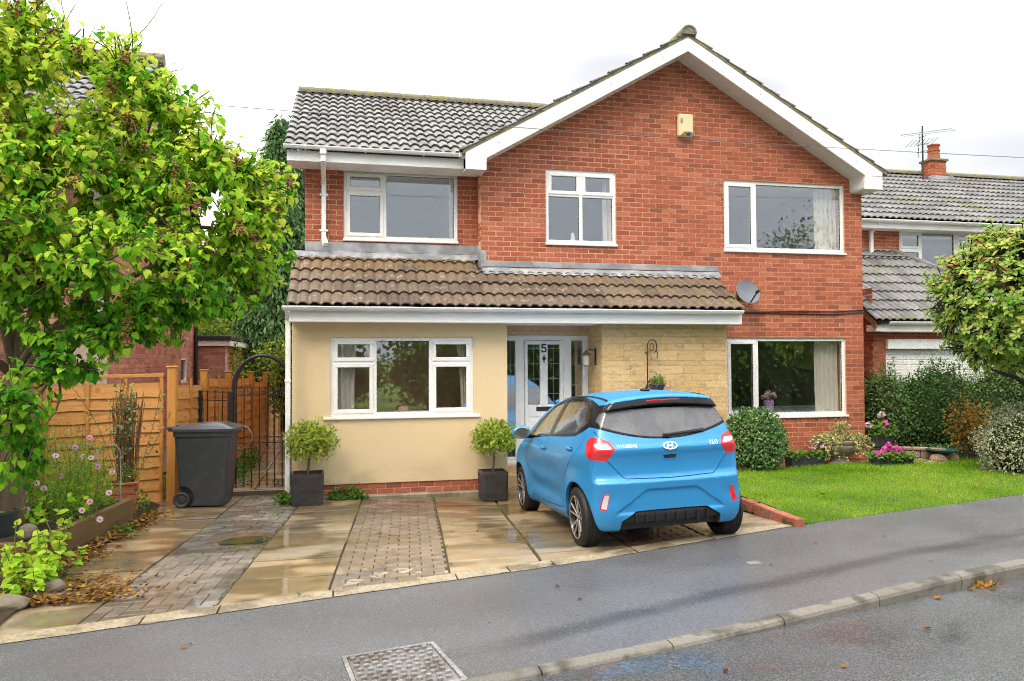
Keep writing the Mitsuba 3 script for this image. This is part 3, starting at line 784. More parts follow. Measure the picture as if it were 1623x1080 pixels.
# ------------------------------------------------------------------ windows
def window(x0, x1, z0, z1, y, cols, sill=True, deep=True, frame_w=0.052, holder=HOUSE, sill_side=0.0):
    """A white window with mullions, opening sashes, gaskets and panes. cols: (share, [(share from top, opening?)])."""
    key = name(holder + '__window'); yf = y + 0.03; fr = MB(); sash = []; gask = MB(); panes = []
    w = frame_w
    fr.box((x0, yf, z1 - w), (x1, yf + 0.06, z1), 0.004); fr.box((x0, yf, z0), (x1, yf + 0.06, z0 + w), 0.004)
    fr.box((x0, yf + 0.001, z0 + w), (x0 + w, yf + 0.06, z1 - w), 0.004); fr.box((x1 - w, yf + 0.001, z0 + w), (x1, yf + 0.06, z1 - w), 0.004)
    tot = sum(c[0] for c in cols); xa = x0 + w
    inner = (x1 - x0) - 2 * w
    for ci, (sh, rows) in enumerate(cols):
        xb = xa + inner * sh / tot
        l = xa if ci == 0 else xa + w * 0.5; r = xb if ci == len(cols) - 1 else xb - w * 0.5
        if ci < len(cols) - 1:
            fr.box((xb - w / 2, yf + 0.002, z0 + w), (xb + w / 2, yf + 0.06, z1 - w), 0.004)
        rt = sum(q[0] for q in rows); za = z1 - w; inz = (z1 - z0) - 2 * w
        for ri, (rs, opening) in enumerate(rows):
            zb = za - inz * rs / rt
            t = za if ri == 0 else za - w * 0.4; b = zb if ri == len(rows) - 1 else zb + w * 0.4
            if ri < len(rows) - 1:
                fr.box((l, yf + 0.003, zb - w * 0.4), (r, yf + 0.06, zb + w * 0.4), 0.004)
            L, Rr, Tt, Bb, yg = l, r, t, b, yf + 0.035
            if opening:
                s = 0.048; e = 0.008; yo = yf - 0.014; sq = MB(); sash.append(sq)
                sq.box((l - e, yo, t - s), (r + e, yf + 0.05, t + e), 0.006); sq.box((l - e, yo, b - e), (r + e, yf + 0.05, b + s), 0.006)
                sq.box((l - e, yo + 0.001, b + s), (l + s, yf + 0.05, t - s), 0.006); sq.box((r - s, yo + 0.001, b + s), (r + e, yf + 0.05, t - s), 0.006)
                L, Rr, Tt, Bb, yg = l + s, r - s, t - s, b + s, yf + 0.012
            g = 0.005
            for a, c in (((L, yg - 0.01, Tt - g), (Rr, yg + 0.01, Tt)), ((L, yg - 0.01, Bb), (Rr, yg + 0.01, Bb + g)), ((L, yg - 0.01, Bb + g), (L + g, yg + 0.01, Tt - g)), ((Rr - g, yg - 0.01, Bb + g), (Rr, yg + 0.01, Tt - g))):
                gask.box(a, c)
            panes.append((L, Rr, Bb, Tt, yg))
            za = zb
        xa = xb
    if sill:
        fr.box((x0 - sill_side, y - 0.035, z0 - 0.035), (x1 + sill_side, yf + 0.055, z0 - 0.001), 0.006)
    fr.put(key, 'm_upvc')
    if sash:
        [q.put(name(key + '__sash'), 'm_upvc') for q in sash]
    gask.put(key + '__gasket', 'm_gasket')
    for p in panes:
        pane(key + '__pane', *p)
    return key, panes


def pane(base, x0, x1, z0, z1, y):
    v = np.array([[x0, y, z0], [x1, y, z0], [x1, y, z1], [x0, y, z1]])
    a = rng.normal(0, 0.0006, 2)             # panes are never quite in plane, so their reflections differ a little
    v[:, 1] += (v[:, 0] - (x0 + x1) / 2) * a[0] + (v[:, 2] - (z0 + z1) / 2) * a[1]
    scene[name(base)] = mikit.ply((v, np.array([[0, 1, 2], [0, 2, 3]])), 'm_glass')


def room(x0, x1, y0, y1, z0, z1, bsdf='m_room', holder=HOUSE):
    """A room behind a window: five inner faces, open to the window side."""
    v = np.array([[x, y, z] for x in (x0, x1) for y in (y0, y1) for z in (z0, z1)], float)
    q = np.array([[2, 6, 7, 3], [0, 2, 3, 1], [4, 5, 7, 6], [0, 4, 6, 2], [1, 3, 7, 5]])
    scene[name(holder + '__room')] = mikit.ply((v, q), bsdf)


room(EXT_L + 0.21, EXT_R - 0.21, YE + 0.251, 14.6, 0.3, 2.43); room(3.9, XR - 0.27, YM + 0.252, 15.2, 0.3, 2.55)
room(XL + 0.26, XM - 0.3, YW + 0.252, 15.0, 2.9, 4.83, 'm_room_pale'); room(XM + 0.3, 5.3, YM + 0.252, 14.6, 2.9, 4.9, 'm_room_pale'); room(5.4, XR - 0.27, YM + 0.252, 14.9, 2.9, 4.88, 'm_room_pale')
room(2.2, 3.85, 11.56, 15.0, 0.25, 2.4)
window(*W1[:2], W1[2], W1[3], YW, [(0.345, [(0.28, 1), (0.72, 1)]), (0.655, [(1, 0)])], sill_side=0.01)
window(*W2, YM, [(0.5, [(0.33, 1), (0.67, 0)]), (0.5, [(0.33, 1), (0.67, 0)])], sill_side=0.012)
window(*W3, YM, [(0.245, [(1, 1)]), (0.755, [(1, 0)])], sill_side=0.012)
window(*W4, YM, [(0.245, [(1, 1)]), (0.755, [(1, 0)])], sill_side=0.02)
kw, _ = window(*W5, YE, [(0.29, [(0.30, 1), (0.70, 1)]), (0.41, [(1, 0)]), (0.29, [(0.30, 1), (0.70, 1)])], sill_side=0.09)
mb = MB()
for xa, xb in ((0.01, 0.37), (1.37, 1.73)):
    mb.box((xa, YE + 0.012, 2.148), (xb, YE + 0.03, 2.163), 0.004)
mb.put(kw + '__vent', 'm_trim')

# ------------------------------------------------------------------ front door with side lights
DY = 11.40
dk = HOUSE + '__door_frame'; mb = MB()
for a, b in ((2.335, 2.465), (2.60, 2.735), (3.355, 3.485), (3.672, 3.757)):
    mb.box((a, DY, 0.30), (b, DY + 0.07, 2.255), 0.005)
mb.box((2.335, DY + 0.002, 2.175), (3.757, DY + 0.07, 2.2555), 0.004); mb.box((2.335, DY - 0.012, 0.295), (3.757, DY + 0.08, 0.345), 0.005)
for a, b in ((2.465, 2.60), (3.485, 3.672)):
    mb.box((a, DY + 0.004, 0.345), (b, DY + 0.066, 0.41), 0.004)
mb.put(dk, 'm_upvc')
lead = MB()
for a, b in ((2.465, 2.60), (3.485, 3.672)):
    pane(dk + '__pane', a, b, 0.41, 2.175, DY + 0.03)
    for z in np.arange(0.56, 2.1, 0.31):
        lead.box((a, DY + 0.024, z - 0.004), (b, DY + 0.029, z + 0.004))
    lead.box(((a + b) / 2 - 0.003, DY + 0.025, 0.41), ((a + b) / 2 + 0.003, DY + 0.028, 2.175))
dr_ = HOUSE + '__door'; mb = MB(); y0, y1 = DY - 0.012, DY + 0.05
mb.box((2.742, y0, 0.35), (2.79, y1, 2.168), 0.004); mb.box((3.30, y0, 0.35), (3.348, y1, 2.168), 0.004)
mb.box((2.79, y0 + 0.001, 2.115), (3.30, y1, 2.168), 0.004); mb.box((2.985, y0 + 0.001, 1.195), (3.105, y1, 2.115), 0.004)
mb.box((2.79, y0 + 0.001, 1.02), (3.30, y1, 1.195), 0.004); mb.box((2.79, y0 + 0.001, 0.35), (3.30, y1, 0.45), 0.004)
mb.box((2.985, y0 + 0.0015, 0.45), (3.105, y1, 1.02), 0.004)
for a, b in ((2.79, 2.985), (3.105, 3.30)):
    mb.box((a, y0 + 0.016, 0.45), (b, y1, 1.02)); mb.box((a + 0.03, y0 + 0.006, 0.50), (b - 0.03, y1, 0.97), 0.006)
    pane(dr_ + '__pane', a, b, 1.195, 2.115, y0 + 0.03)
    for z in np.arange(1.36, 2.1, 0.23):
        lead.box((a, y0 + 0.024, z - 0.004), (b, y0 + 0.029, z + 0.004))
    lead.box(((a + b) / 2 - 0.003, y0 + 0.025, 1.195), ((a + b) / 2 + 0.003, y0 + 0.028, 2.115))
mb.put(dr_, 'm_upvc'); tag(dr_, 'white panelled front door with leaded glass')
lead.put(dk + '__leading', 'm_lead')
mb = MB(); mb.box((2.92, y0 - 0.012, 1.10), (3.175, y0 + 0.002, 1.165), 0.004); mb.put(dr_ + '__letterbox', 'm_black')
mb = MB(); tm = meshkit.text_mesh('5', 0.125, 0.006, True); tv = tm.vertices - tm.vertices.min(0); tw = tv[:, 0].max()
mb.add(np.column_stack([3.045 - tw / 2 + tv[:, 0], y0 - 0.002 - tv[:, 2], 1.99 + tv[:, 1]]), tm.faces); mb.put(dr_ + '__number', 'm_black')
mb = MB(); mb.sphere((3.045, y0 - 0.012, 1.90), 0.026, 2, (1, 0.5, 1.15)); mb.tube([(3.045, y0 - 0.006, 1.95), (3.045, y0 - 0.006, 1.84)], [0.008, 0.006], 8); mb.sphere((3.045, y0 - 0.012, 1.845), 0.011, 1); mb.put(dr_ + '__knocker', 'm_black')
mb = MB(); mb.box((2.34, DY - 0.16, -0.1), (3.755, DY + 0.2, 0.17), 0.01); mb.box((2.34, DY - 0.03, 0.17), (3.755, DY + 0.2, 0.293), 0.008); mb.put(HOUSE + '__doorstep', 'm_stone')
# ------------------------------------------------------------------ roofs
def tile_arrays(w, L, waves=2, amp=0.023, lip=0.052, tail=0.014, th=0.022, seg=6):
    n = waves * seg + 1; a = np.linspace(0, w, n); h = amp * (0.75 * np.sin(2 * np.pi * waves * a / w - 0.6) + 0.25 * np.sin(4 * np.pi * waves * a / w))
    t0 = np.column_stack([a, a * 0, h + lip]); t1 = np.column_stack([a, a * 0 + L, h + tail]); b0 = np.column_stack([a, a * 0 + 0.004, h + lip - th])
    v = np.vstack([b0, t0, t0, t1]); j = np.arange(n - 1)
    q = np.vstack([np.stack([j, j + 1, n + j + 1, n + j], 1), np.stack([2 * n + j, 2 * n + j + 1, 3 * n + j + 1, 3 * n + j], 1)])
    s = np.array([[0, n, 3 * n, 3 * n], [n - 1, 4 * n - 1, 2 * n - 1, 2 * n - 1]])
    return v, np.vstack([q[:, [0, 1, 2]], q[:, [0, 2, 3]], s[:, :3]])


def slope_frame(o, a, up):
    a, up = np.asarray(a, float), np.asarray(up, float); up = up / np.linalg.norm(up); n = np.cross(a, up)
    return np.asarray(o, float), a, up, n


class Roof:
    """Courses of interlocking tiles on a slope; every tile an entry as long as keep says so, the others one mesh."""

    def __init__(self, holder, bsdf):
        self.holder, self.bsdf, self.rest, self.var = holder, bsdf, MB(), {}

    def tile(self, fr, a, b, w, L, single=True, jit=1.0):
        o, A, U, N = fr; v, f = tile_arrays(w, L)
        R = np.stack([A, U, N], 1)
        roll = rng.normal(0, 0.006 * jit); lift = abs(rng.normal(0, 0.002 * jit)); da = rng.normal(0, 0.0012 * jit)
        if single:
            k = (round(w, 4), round(L, 4))
            if k not in self.var:
                self.var[k] = [mikit.ply((v, f), self.bsdf, False, uv=np.tile([(i + 0.5) / 8, 0.5], (len(v), 1))) for i in range(8)]
            M = np.eye(4); c, s = math.cos(roll), math.sin(roll)
            M[:3, :3] = R @ np.array([[c, -s, 0], [s, c, 0], [0, 0, 1]]); M[:3, 3] = o + A * (a + da) + U * b + N * lift
            scene[name(self.holder + '__tile')] = {**self.var[k][rng.integers(8)], 'to_world': T(M)}
        else:
            self.rest.add((v + [a + da, b, lift]) @ R.T + o, f)

    def finish(self):
        if self.rest.n:
            self.rest.put(self.holder + '__tiling', self.bsdf); tag(self.holder + '__tiling', kind='stuff')


def gutter(key, x0, x1, y, z, r=0.056, step=0.82, bsdf='m_trim'):
    """Half round gutter along x with brackets; y, z: centre of its rim."""
    t = np.linspace(0, math.pi, 11); out = [(-math.cos(q) * r, -math.sin(q) * r * 0.95) for q in t]; inn = [(math.cos(q) * (r - 0.006), -math.sin(q) * (r - 0.006) * 0.95) for q in t]
    mb = MB(); mb.prism(Polygon(out + inn), ((0, y, z), -Y_, Z_, X_), x0, x1)
    disc = Polygon(out); mb.prism(disc, ((0, y, z), -Y_, Z_, X_), x0 - 0.004, x0 + 0.004); mb.prism(disc, ((0, y, z), -Y_, Z_, X_), x1 - 0.004, x1 + 0.004)
    mb.box((x0, y - r - 0.004, z - 0.012), (x1, y - r + 0.003, z + 0.004), 0.002)
    mb.put(key, bsdf)
    band = Polygon([(-math.cos(q) * (r + 0.006), -math.sin(q) * (r + 0.006) * 0.95) for q in t]).difference(Polygon(out).buffer(-0.001))
    for x in np.arange(x0 + 0.3, x1, step):
        mb = MB(); mb.prism(band, ((0, y, z), -Y_, Z_, X_), x - 0.016, x + 0.016); mb.put(name(key + '__bracket'), bsdf)


# --- the lean-to over porch and extension
LT = HOUSE + '__porch_roof'
LTAN = 0.645; LC = 1 / math.hypot(1, LTAN); up_ = np.array([0, LC, LTAN * LC])
fr = slope_frame((-0.675, 10.41, 2.605), X_, up_)
rf = Roof(LT, 'm_tile_low'); cw = 6.55 / 22
for c in range(22):
    xc = -0.675 + (c + 0.5) * cw
    length = 1.55 if xc < XM else 1.125
    b = 0.0; r = 0
    while b < length - 0.05:
        L = min(0.40, length - b); rf.tile(fr, c * cw, b, cw * 1.004, round(L, 3)); b += 0.335; r += 1
mb = MB(); mb.prism(Polygon([(0.02, 0.0), (6.52, 0.0), (6.52, 1.11), (2.72, 1.11), (2.72, 1.52), (0.02, 1.52)]), fr, -0.03, 0.0); mb.put(LT, 'm_felt'); tag(LT, 'brown pantiled roof over the porch and the extension, mossy at its right end')
# lead: apron dressed over the top course, upstand against the wall
la = MB()
for a0, a1, L in ((0.0, 2.745, 1.55), (2.745, 6.62, 1.125)):
    n = int((a1 - a0) / (cw / 12)) + 1; a = np.linspace(a0, a1, n); h = 0.012 * (0.75 * np.sin(4 * np.pi * a / cw - 0.6)) + 0.004 * np.array([meshkit.noise((q * 9, 1.0, L)) for q in a])
    rows = [(L - 0.15, 0.043 + 0.004 * np.sin(a * 17), 1.0), (L - 0.06, 0.05, 0.6), (L, 0.065, 0.0)]
    o, A, U, N = fr; v = np.vstack([o + a[:, None] * A + (bb + 0.012 * np.sin(a * 9 + bb * 5))[:, None] * U + (nn + h * k)[:, None] * N for bb, nn, k in rows])
    j = np.arange(n - 1); q = np.vstack([np.stack([i * n + j, i * n + j + 1, (i + 1) * n + j + 1, (i + 1) * n + j], 1) for i in range(2)])
    la.add(v, q)
def lead_wall(x0, x1, y, z0, z1):
    la.box((x0, y - 0.008, z0), (x1, y + 0.01, z1), 0.003)
lead_wall(XL, XM + 0.0, YW, 3.50, 3.645); lead_wall(XM + 0.03, 5.945, YM, 3.285, 3.372)
la.box((XM - 0.012, YM - 0.03, 3.27), (XM + 0.012, YW, 3.50), 0.003); la.prism(Polygon([(YM - 0.02, 3.26), (YW, 3.48), (YW, 3.66), (YM - 0.02, 3.52)]), ((XM, 0, 0), Y_, Z_, X_), -0.01, 0.008)
la.box((XM - 0.01, YM - 0.014, 3.285), (XM + 0.075, YM - 0.004, 3.53), 0.003)
la.put(LT + '__flashing', 'm_lead')
mb = MB(); mb.box((-0.655, 10.485, 2.398), (5.875, 10.505, 2.545), 0.004); mb.box((-0.64, 10.478, 2.545), (5.86, 10.50, 2.60), 0.003); mb.put(LT + '__fascia', 'm_trim')
mb = MB(); mb.box((-0.64, 10.505, 2.402), (5.86, 10.752, 2.412)); mb.box((EXT_R, 10.752, 2.402), (3.76, 11.52, 2.412)); mb.put(LT + '__soffit', 'm_trim')
side = Polygon([(10.50, 2.40), (11.35, 2.40), (11.35, 3.20), (10.50, 2.60)]); mb = MB(); mb.prism(side, ((5.862, 0, 0), Y_, Z_, X_), -0.02, 0.0)
mb.prism(Polygon([(10.506, 2.40), (11.69, 2.40), (11.69, 3.42), (10.506, 2.60)]), ((-0.64, 0, 0), Y_, Z_, X_), 0.0, 0.02); mb.put(LT + '__end_board', 'm_trim')
gutter(LT + '__gutter', -0.735, 5.845, 10.425, 2.596)
mb = MB(); mb.box((-0.705, 10.555, 0.03), (-0.64, 10.62, 2.46), 0.006); mb.bar((-0.672, 10.43, 2.56), (-0.672, 10.585, 2.44), 0.066, 0.066, 0.006)
for z in (1.62,):
    mb.box((-0.712, 10.549, z - 0.02), (-0.633, 10.63, z + 0.02), 0.004)
mb.put(LT + '__downpipe', 'm_trim')

# --- upper left roof
UL = HOUSE + '__left_roof'; UT = 0.568; UC = 1 / math.hypot(1, UT)
fr = slope_frame((-0.765, 11.13, 4.885), X_, (0, UC, UT * UC))
rf = Roof(UL, 'm_tile_grey'); cw2 = 0.3
for r in range(12):
    b = r * 0.33
    for c in range(16):
        x = -0.765 + c * cw2; y = 11.13 + (b + 0.2) * UC
        if x < 1.86 + (y - 11.15) and x < 4.6:
            rf.tile(fr, c * cw2, b, cw2 * 1.003, 0.39)
mb = MB(); mb.prism(Polygon([(0.03, 0), (2.5, 0), (6.2, 3.75), (0.03, 3.75)]), fr, -0.04, -0.002); mb.put(UL, 'm_felt'); tag(UL, 'dark grey pantiled roof left of the gable')
yr = 11.13 + 3.76 * UC; zr = 4.885 + 3.76 * UC * UT
for k in range(11):
    mb = MB(); t = np.linspace(-0.15, math.pi + 0.15, 9); arc = [(math.cos(q) * 0.125, math.sin(q) * 0.105) for q in t] + [(math.cos(q) * 0.105, math.sin(q) * 0.085) for q in t[::-1]]
    x0 = -0.73 + k * 0.455; mb.prism(Polygon(arc), ((0, yr, zr + 0.02 + 0.004 * (k % 2)), Y_, Z_, X_), x0, x0 + 0.45); mb.put(name(UL + '__ridge_tile'), 'm_ridge')
mb = MB(); mb.box((-0.725, 11.225, 4.712), (1.79, 11.245, 4.862), 0.004); mb.put(UL + '__fascia', 'm_trim')
mb = MB(); mb.box((-0.71, 11.246, 4.714), (XM, 11.69, 4.724)); mb.put(UL + '__soffit', 'm_trim')
mb = MB(); mb.prism(Polygon([(11.225, 4.712), (11.75, 4.712), (11.75, 5.17), (11.225, 4.87)]), ((-0.735, 0, 0), Y_, Z_, X_), 0.0, 0.02)
mb.prism(Polygon([(11.76, 4.712), (yr, zr - 0.08), (yr + 3.6, 4.6), (yr + 3.6, 4.0), (11.76, 4.0)]), ((XL + 0.02, 0, 0), Y_, Z_, X_), 0.0, 0.02)
mb.put(UL + '__end_board', 'm_trim')
fb = slope_frame((4.9, yr * 2 - 11.13, 4.885), -X_, (0, -UC, UT * UC))   # its far slope
mb = MB(); mb.prism(sbox(0.3, 0, 5.65, 3.76), fb, -0.02, 0.03); mb.put(UL + '__rear_slope', 'm_tile_grey')
gutter(UL + '__gutter', -0.775, 1.715, 11.165, 4.912, 0.056, 0.83)
mb = MB(); mb.box((1.70, 11.10, 4.86), (1.80, 11.225, 4.93), 0.006); mb.put(UL + '__gutter_outlet', 'm_trim')
mb = MB(); X0 = -0.235
mb.box((X0 - 0.045, 11.12, 4.80), (X0 + 0.045, 11.21, 4.915), 0.01); mb.box((X0 - 0.035, 11.14, 4.70), (X0 + 0.035, 11.21, 4.80), 0.006); mb.bar((X0, 11.175, 4.72), (X0, 11.655, 4.50), 0.066, 0.066, 0.006)
mb.box((X0 - 0.033, 11.62, 3.68), (X0 + 0.033, 11.685, 4.51), 0.006); mb.bar((X0, 11.655, 3.69), (X0 + 0.03, 11.57, 3.585), 0.07, 0.07, 0.006)
for z in (4.33, 3.80):
    mb.box((X0 - 0.06, 11.612, z - 0.014), (X0 + 0.06, 11.692, z + 0.014), 0.004)
mb.put(UL + '__downpipe', 'm_trim')

# --- the gable roof
GR = HOUSE + '__gable_roof'
mb = MB(); S = PITCH_R; SC = 1 / math.hypot(1, S)
for sgn, xe in ((1, 1.72), (-1, 8.83)):
    za = 6.925 - S * abs(xe - APEX[0])
    fr = slope_frame((xe, 19.2 if sgn > 0 else 10.945, za), (0, -1 if sgn > 0 else 1, 0), (sgn * SC, 0, S * SC))
    rf = Roof(GR, 'm_tile_grey') if sgn > 0 else rf
    ln = abs(xe - APEX[0]) / SC; rows = int(ln / 0.33)
    for r in range(rows + 1):
        L = min(0.39, ln - r * 0.33)
        if L < 0.08:
            continue
        for c in range(28):
            a = c * 0.295
            y = 19.2 - a if sgn > 0 else 10.945 + a
            verge = (c == 27) if sgn > 0 else (c == 0)
            rf.tile(fr, a, r * 0.33, 0.2955, round(L, 3), single=verge)
    mb.prism(sbox(0.02 if sgn > 0 else 0.15, 0.02, 8.1 if sgn > 0 else 8.24, ln), fr, -0.03, 0.0)
rf.finish(); mb.put(GR, 'm_felt'); tag(GR, 'grey pantiled gable roof')
# mortared verges above the boards
mb = MB()
for sgn, xe in ((1, 1.74), (-1, 8.80)):
    p = Polygon([(xe, 6.945 - S * abs(xe - APEX[0])), (APEX[0], 6.945), (APEX[0], 6.885), (xe, 6.885 - S * abs(xe - APEX[0]))]); mb.prism(p, front(10.955), -0.3, 0.0)
mb.put(GR + '__verge', 'm_ridge')
for k in range(18):
    m2 = MB(); t = np.linspace(-0.3, math.pi + 0.3, 13); arc = [(math.cos(q) * 0.125, math.sin(q) * 0.115) for q in t] + [(math.cos(q) * 0.1, math.sin(q) * 0.09) for q in t[::-1]]
    y0 = 10.91 + k * 0.455; m2.prism(Polygon(arc), ((APEX[0], 0, 6.945 + 0.004 * (k % 2)), X_, Z_, Y_), y0, y0 + 0.45)
    if k == 0:
        m2.prism(Polygon([(math.cos(q) * 0.1, math.sin(q) * 0.09) for q in t]), ((APEX[0], 0, 6.945), X_, Z_, Y_), y0 + 0.01, y0 + 0.03)
    m2.put(name(GR + '__ridge_tile'), 'm_ridge')
for side, (xe, xi, xb) in (('left', (1.775, 2.08, 2.08)), ('right', (8.705, 8.385, 8.385))):
    zt = lambda x: 6.884 - S * abs(x - APEX[0]); zb = lambda x: 6.668 - S * abs(x - APEX[0]) - 0.028 * abs(x - APEX[0]) / 3.3
    p = Polygon([(xe, 4.652), (xe, zt(xe)), (APEX[0], zt(APEX[0])), (APEX[0], zb(APEX[0])), (xb, zb(xb)), (xb, 4.652)])
    mb = MB(); mb.prism(p.buffer(0), front(10.96), -0.025, 0.0)
    key = name(GR + '__bargeboard'); mb.put(key, 'm_trim')
    mb = MB(); mb.prism(Polygon([(xb, zb(xb)), (APEX[0], zb(APEX[0])), (APEX[0], zb(APEX[0]) + 0.02), (xb, zb(xb) + 0.02)]), front(10.985), -0.364, 0.0)
    lo, hi = min(xe, xb), max(xe, xb)
    mb.box((lo + 0.002, 10.986, 4.654), (hi - 0.002, 11.5 if side == 'right' else 11.348, 4.672)); mb.box((xb - 0.012, 10.986, 4.673), (xb + 0.006, 11.348, zb(xb)))
    mb.put(name(GR + '__soffit'), 'm_soffit')
    for t in (0.12, 0.36, 0.62, 0.86):
        x = APEX[0] + (xe - APEX[0]) * t; mb = MB(); mb.sphere((x, 10.958, zt(x) - 0.11), 0.010, 1, (1, 0.4, 1)); mb.put(name(key + '__screw'), 'm_lead')
mb = MB(); mb.box((8.70, 10.99, 4.655), (8.72, 18.5, 4.86), 0.003); mb.box((8.6, 11.5, 4.655), (8.70, 18.5, 4.665)); mb.put(GR + '__fascia', 'm_trim')
mat('m_soffit', (0.60, 0.59, 0.56), 0.5, 0.4)

# ------------------------------------------------------------------ small things fixed to the house
k = thing('alarm_box', 'cream burglar alarm box with a blue lamp high on the gable', 'alarm box')
mb = MB(); mb.box((5.248, YM - 0.085, 5.425), (5.502, YM - 0.003, 5.785), 0.016); mb.put(k + '__case', 'm_cream')
mb = MB()
for i in range(6):
    mb.box((5.275, YM - 0.089, 5.70 - i * 0.014), (5.318, YM - 0.084, 5.706 - i * 0.014))
mb.prism(Polygon([(5.27, 5.435), (5.34, 5.50), (5.48, 5.50), (5.492, 5.435)]), front(YM - 0.084), 0.0, 0.005); mb.put(k + '__grille', 'm_olive')
mb = MB(); mb.sphere((5.405, YM - 0.09, 5.472), 0.037, 2, (1, 0.8, 0.85)); mb.put(k + '__lamp', 'm_blue_lamp')
mat('m_cream', (0.66, 0.58, 0.36), 0.5, 0.4); mat('m_olive', (0.20, 0.16, 0.03), 0.6); mat('m_blue_lamp', (0.03, 0.06, 0.25), 0.15, 0.6)
k = thing('satellite_dish', 'grey satellite dish on the brick wall behind the porch roof end', 'satellite dish')
R = np.array([[0.80, 0.6, 0.0], [-0.57, 0.76, 0.30], [0.18, -0.24, 0.95]]); U_, S_, V_ = np.linalg.svd(R); R = U_ @ V_
dn = np.array([0.12, -0.93, 0.34]); dn /= np.linalg.norm(dn); da = np.cross([0, 0, 1], dn); da /= np.linalg.norm(da); db = np.cross(dn, da); R = np.stack([da, db, dn], 1)
prof = [(0.0, 0.0), (0.07, 0.004), (0.13, 0.014), (0.185, 0.030), (0.212, 0.042), (0.216, 0.046), (0.212, 0.048), (0.18, 0.036), (0.1, 0.012), (0.0, 0.005)]
DC = np.array([6.30, 11.10, 2.93]); mb = MB(); mb.lathe(prof[5:][::-1] if False else prof, DC, 36, R=R * np.array([1.0, 0.95, 1.0])); mb.put(k + '__dish', 'm_dish', 40)
mb = MB(); e = DC - db * 0.20; t_ = DC + dn * 0.26 - db * 0.10; mb.tube([e, t_], 0.012, 8); mb.tube([t_ - dn * 0.03, t_ + dn * 0.05], [0.026, 0.02], 10); mb.tube([DC - dn * 0.0, DC + np.array([0.02, 0.2, -0.02])], 0.02, 8); mb.box((6.26, 11.33, 2.84), (6.38, 11.348, 2.98), 0.003); mb.put(k + '__arm', 'm_black')
mat('m_dish', (0.13, 0.15, 0.17), 0.4, 0.5)
k = thing('wall_cable', 'black cable sagging along the brick wall under the dish', 'cable')
for dz, s in ((0, 0.0), (0.016, 1.3)):
    mb = MB() if dz == 0 else mb; xsn = np.linspace(5.9, 8.6, 26); mb.tube(np.column_stack([xsn, np.full(26, YM - 0.014), 2.645 + dz - 0.025 * np.sin(xsn * 1.1 + s) - 0.02 * np.clip(xsn - 7.2, 0, 0.8) + 0.05 * np.clip(xsn - 8.1, 0, 1)]), 0.009, 6)
mb.put(k, 'm_black')
k = thing('wall_lantern', 'small lantern on a black bracket on the porch side wall', 'lantern')
lx, ly = 3.60, 11.02
mb = MB(); mb.box((3.735, ly - 0.02, 1.80), (3.752, ly + 0.02, 2.06), 0.004); mb.tube([(3.74, ly, 2.02), (3.66, ly, 2.03), (lx, ly, 2.02), (lx, ly, 1.99)], 0.007, 6); mb.put(k + '__bracket', 'm_black_iron')
mb = MB(); mb.lathe([(0.0, 0.07), (0.02, 0.06), (0.075, 0.0), (0.078, -0.008), (0.0, -0.006)], (lx, ly, 1.95), 16); mb.lathe([(0.0, -0.175), (0.03, -0.17), (0.034, -0.155), (0.0, -0.155)], (lx, ly, 1.95), 14); mb.put(k + '__hood', 'm_copper', 30)
mb = MB(); mb.lathe([(0.05, -0.008), (0.042, -0.15), (0.0, -0.153)], (lx, ly, 1.95), 16); mb.put(k + '__shade', 'm_lamp_glass', 30)
mat('m_copper', (0.25, 0.17, 0.10), 0.4, 0.5, 0.6); mat('m_lamp_glass', (0.62, 0.60, 0.52), 0.25, 0.5)
k = thing('basket_bracket', 'black wrought iron shepherd hook against the stone wall', 'hook')
bx, by = 4.43, 10.66
mb = MB(); mb.tube([(bx, by, 0.0), (bx, by, 1.97)], 0.008, 8)
t = np.linspace(math.pi, -0.35 * math.pi, 22); hook = np.column_stack([bx + 0.075 + 0.075 * np.cos(t), np.full(22, by), 2.07 + 0.10 * np.sin(t)]); mb.tube(np.vstack([[(bx, by, 1.95)], hook]), 0.008, 8)
t = np.linspace(0.9 * math.pi, -0.9 * math.pi, 18); mb.tube(np.column_stack([bx + 0.07 + 0.035 * np.cos(t), np.full(18, by - 0.001), 2.06 + 0.055 * np.sin(t)]), 0.006, 6)
mb.tube([(bx - 0.035, by, 1.99), (bx, by, 1.95), (bx + 0.05, by, 2.01)], 0.008, 6); mb.tube([(bx + 0.14, by, 2.02), (bx + 0.165, by, 1.96), (bx + 0.15, by, 1.91), (bx + 0.165, by, 1.90)], 0.006, 6); mb.put(k, 'm_black_iron', 40)
k = thing('hanging_pot', 'small dark hanging pot of trailing green plants on the hook', 'hanging basket'); HB = k
pc = np.array([bx + 0.155, by, 1.50])
mb = MB(); mb.lathe([(0.0, -0.11), (0.075, -0.11), (0.082, -0.10), (0.105, 0.0), (0.112, 0.004), (0.11, 0.012), (0.098, 0.012), (0.095, -0.01), (0.0, -0.012)], pc, 24); mb.put(k + '__pot', 'm_dark_plastic', 30)
mb = MB()
for q in (0.3, 2.4, 4.5):
    mb.tube([pc + (0.1 * math.cos(q), 0.1 * math.sin(q), 0.0), pc + (0.01, 0, 0.40)], 0.0022, 4)
mb.put(k + '__chain', 'm_lead')

mat('m_cable', (0.08, 0.08, 0.085), 0.6)
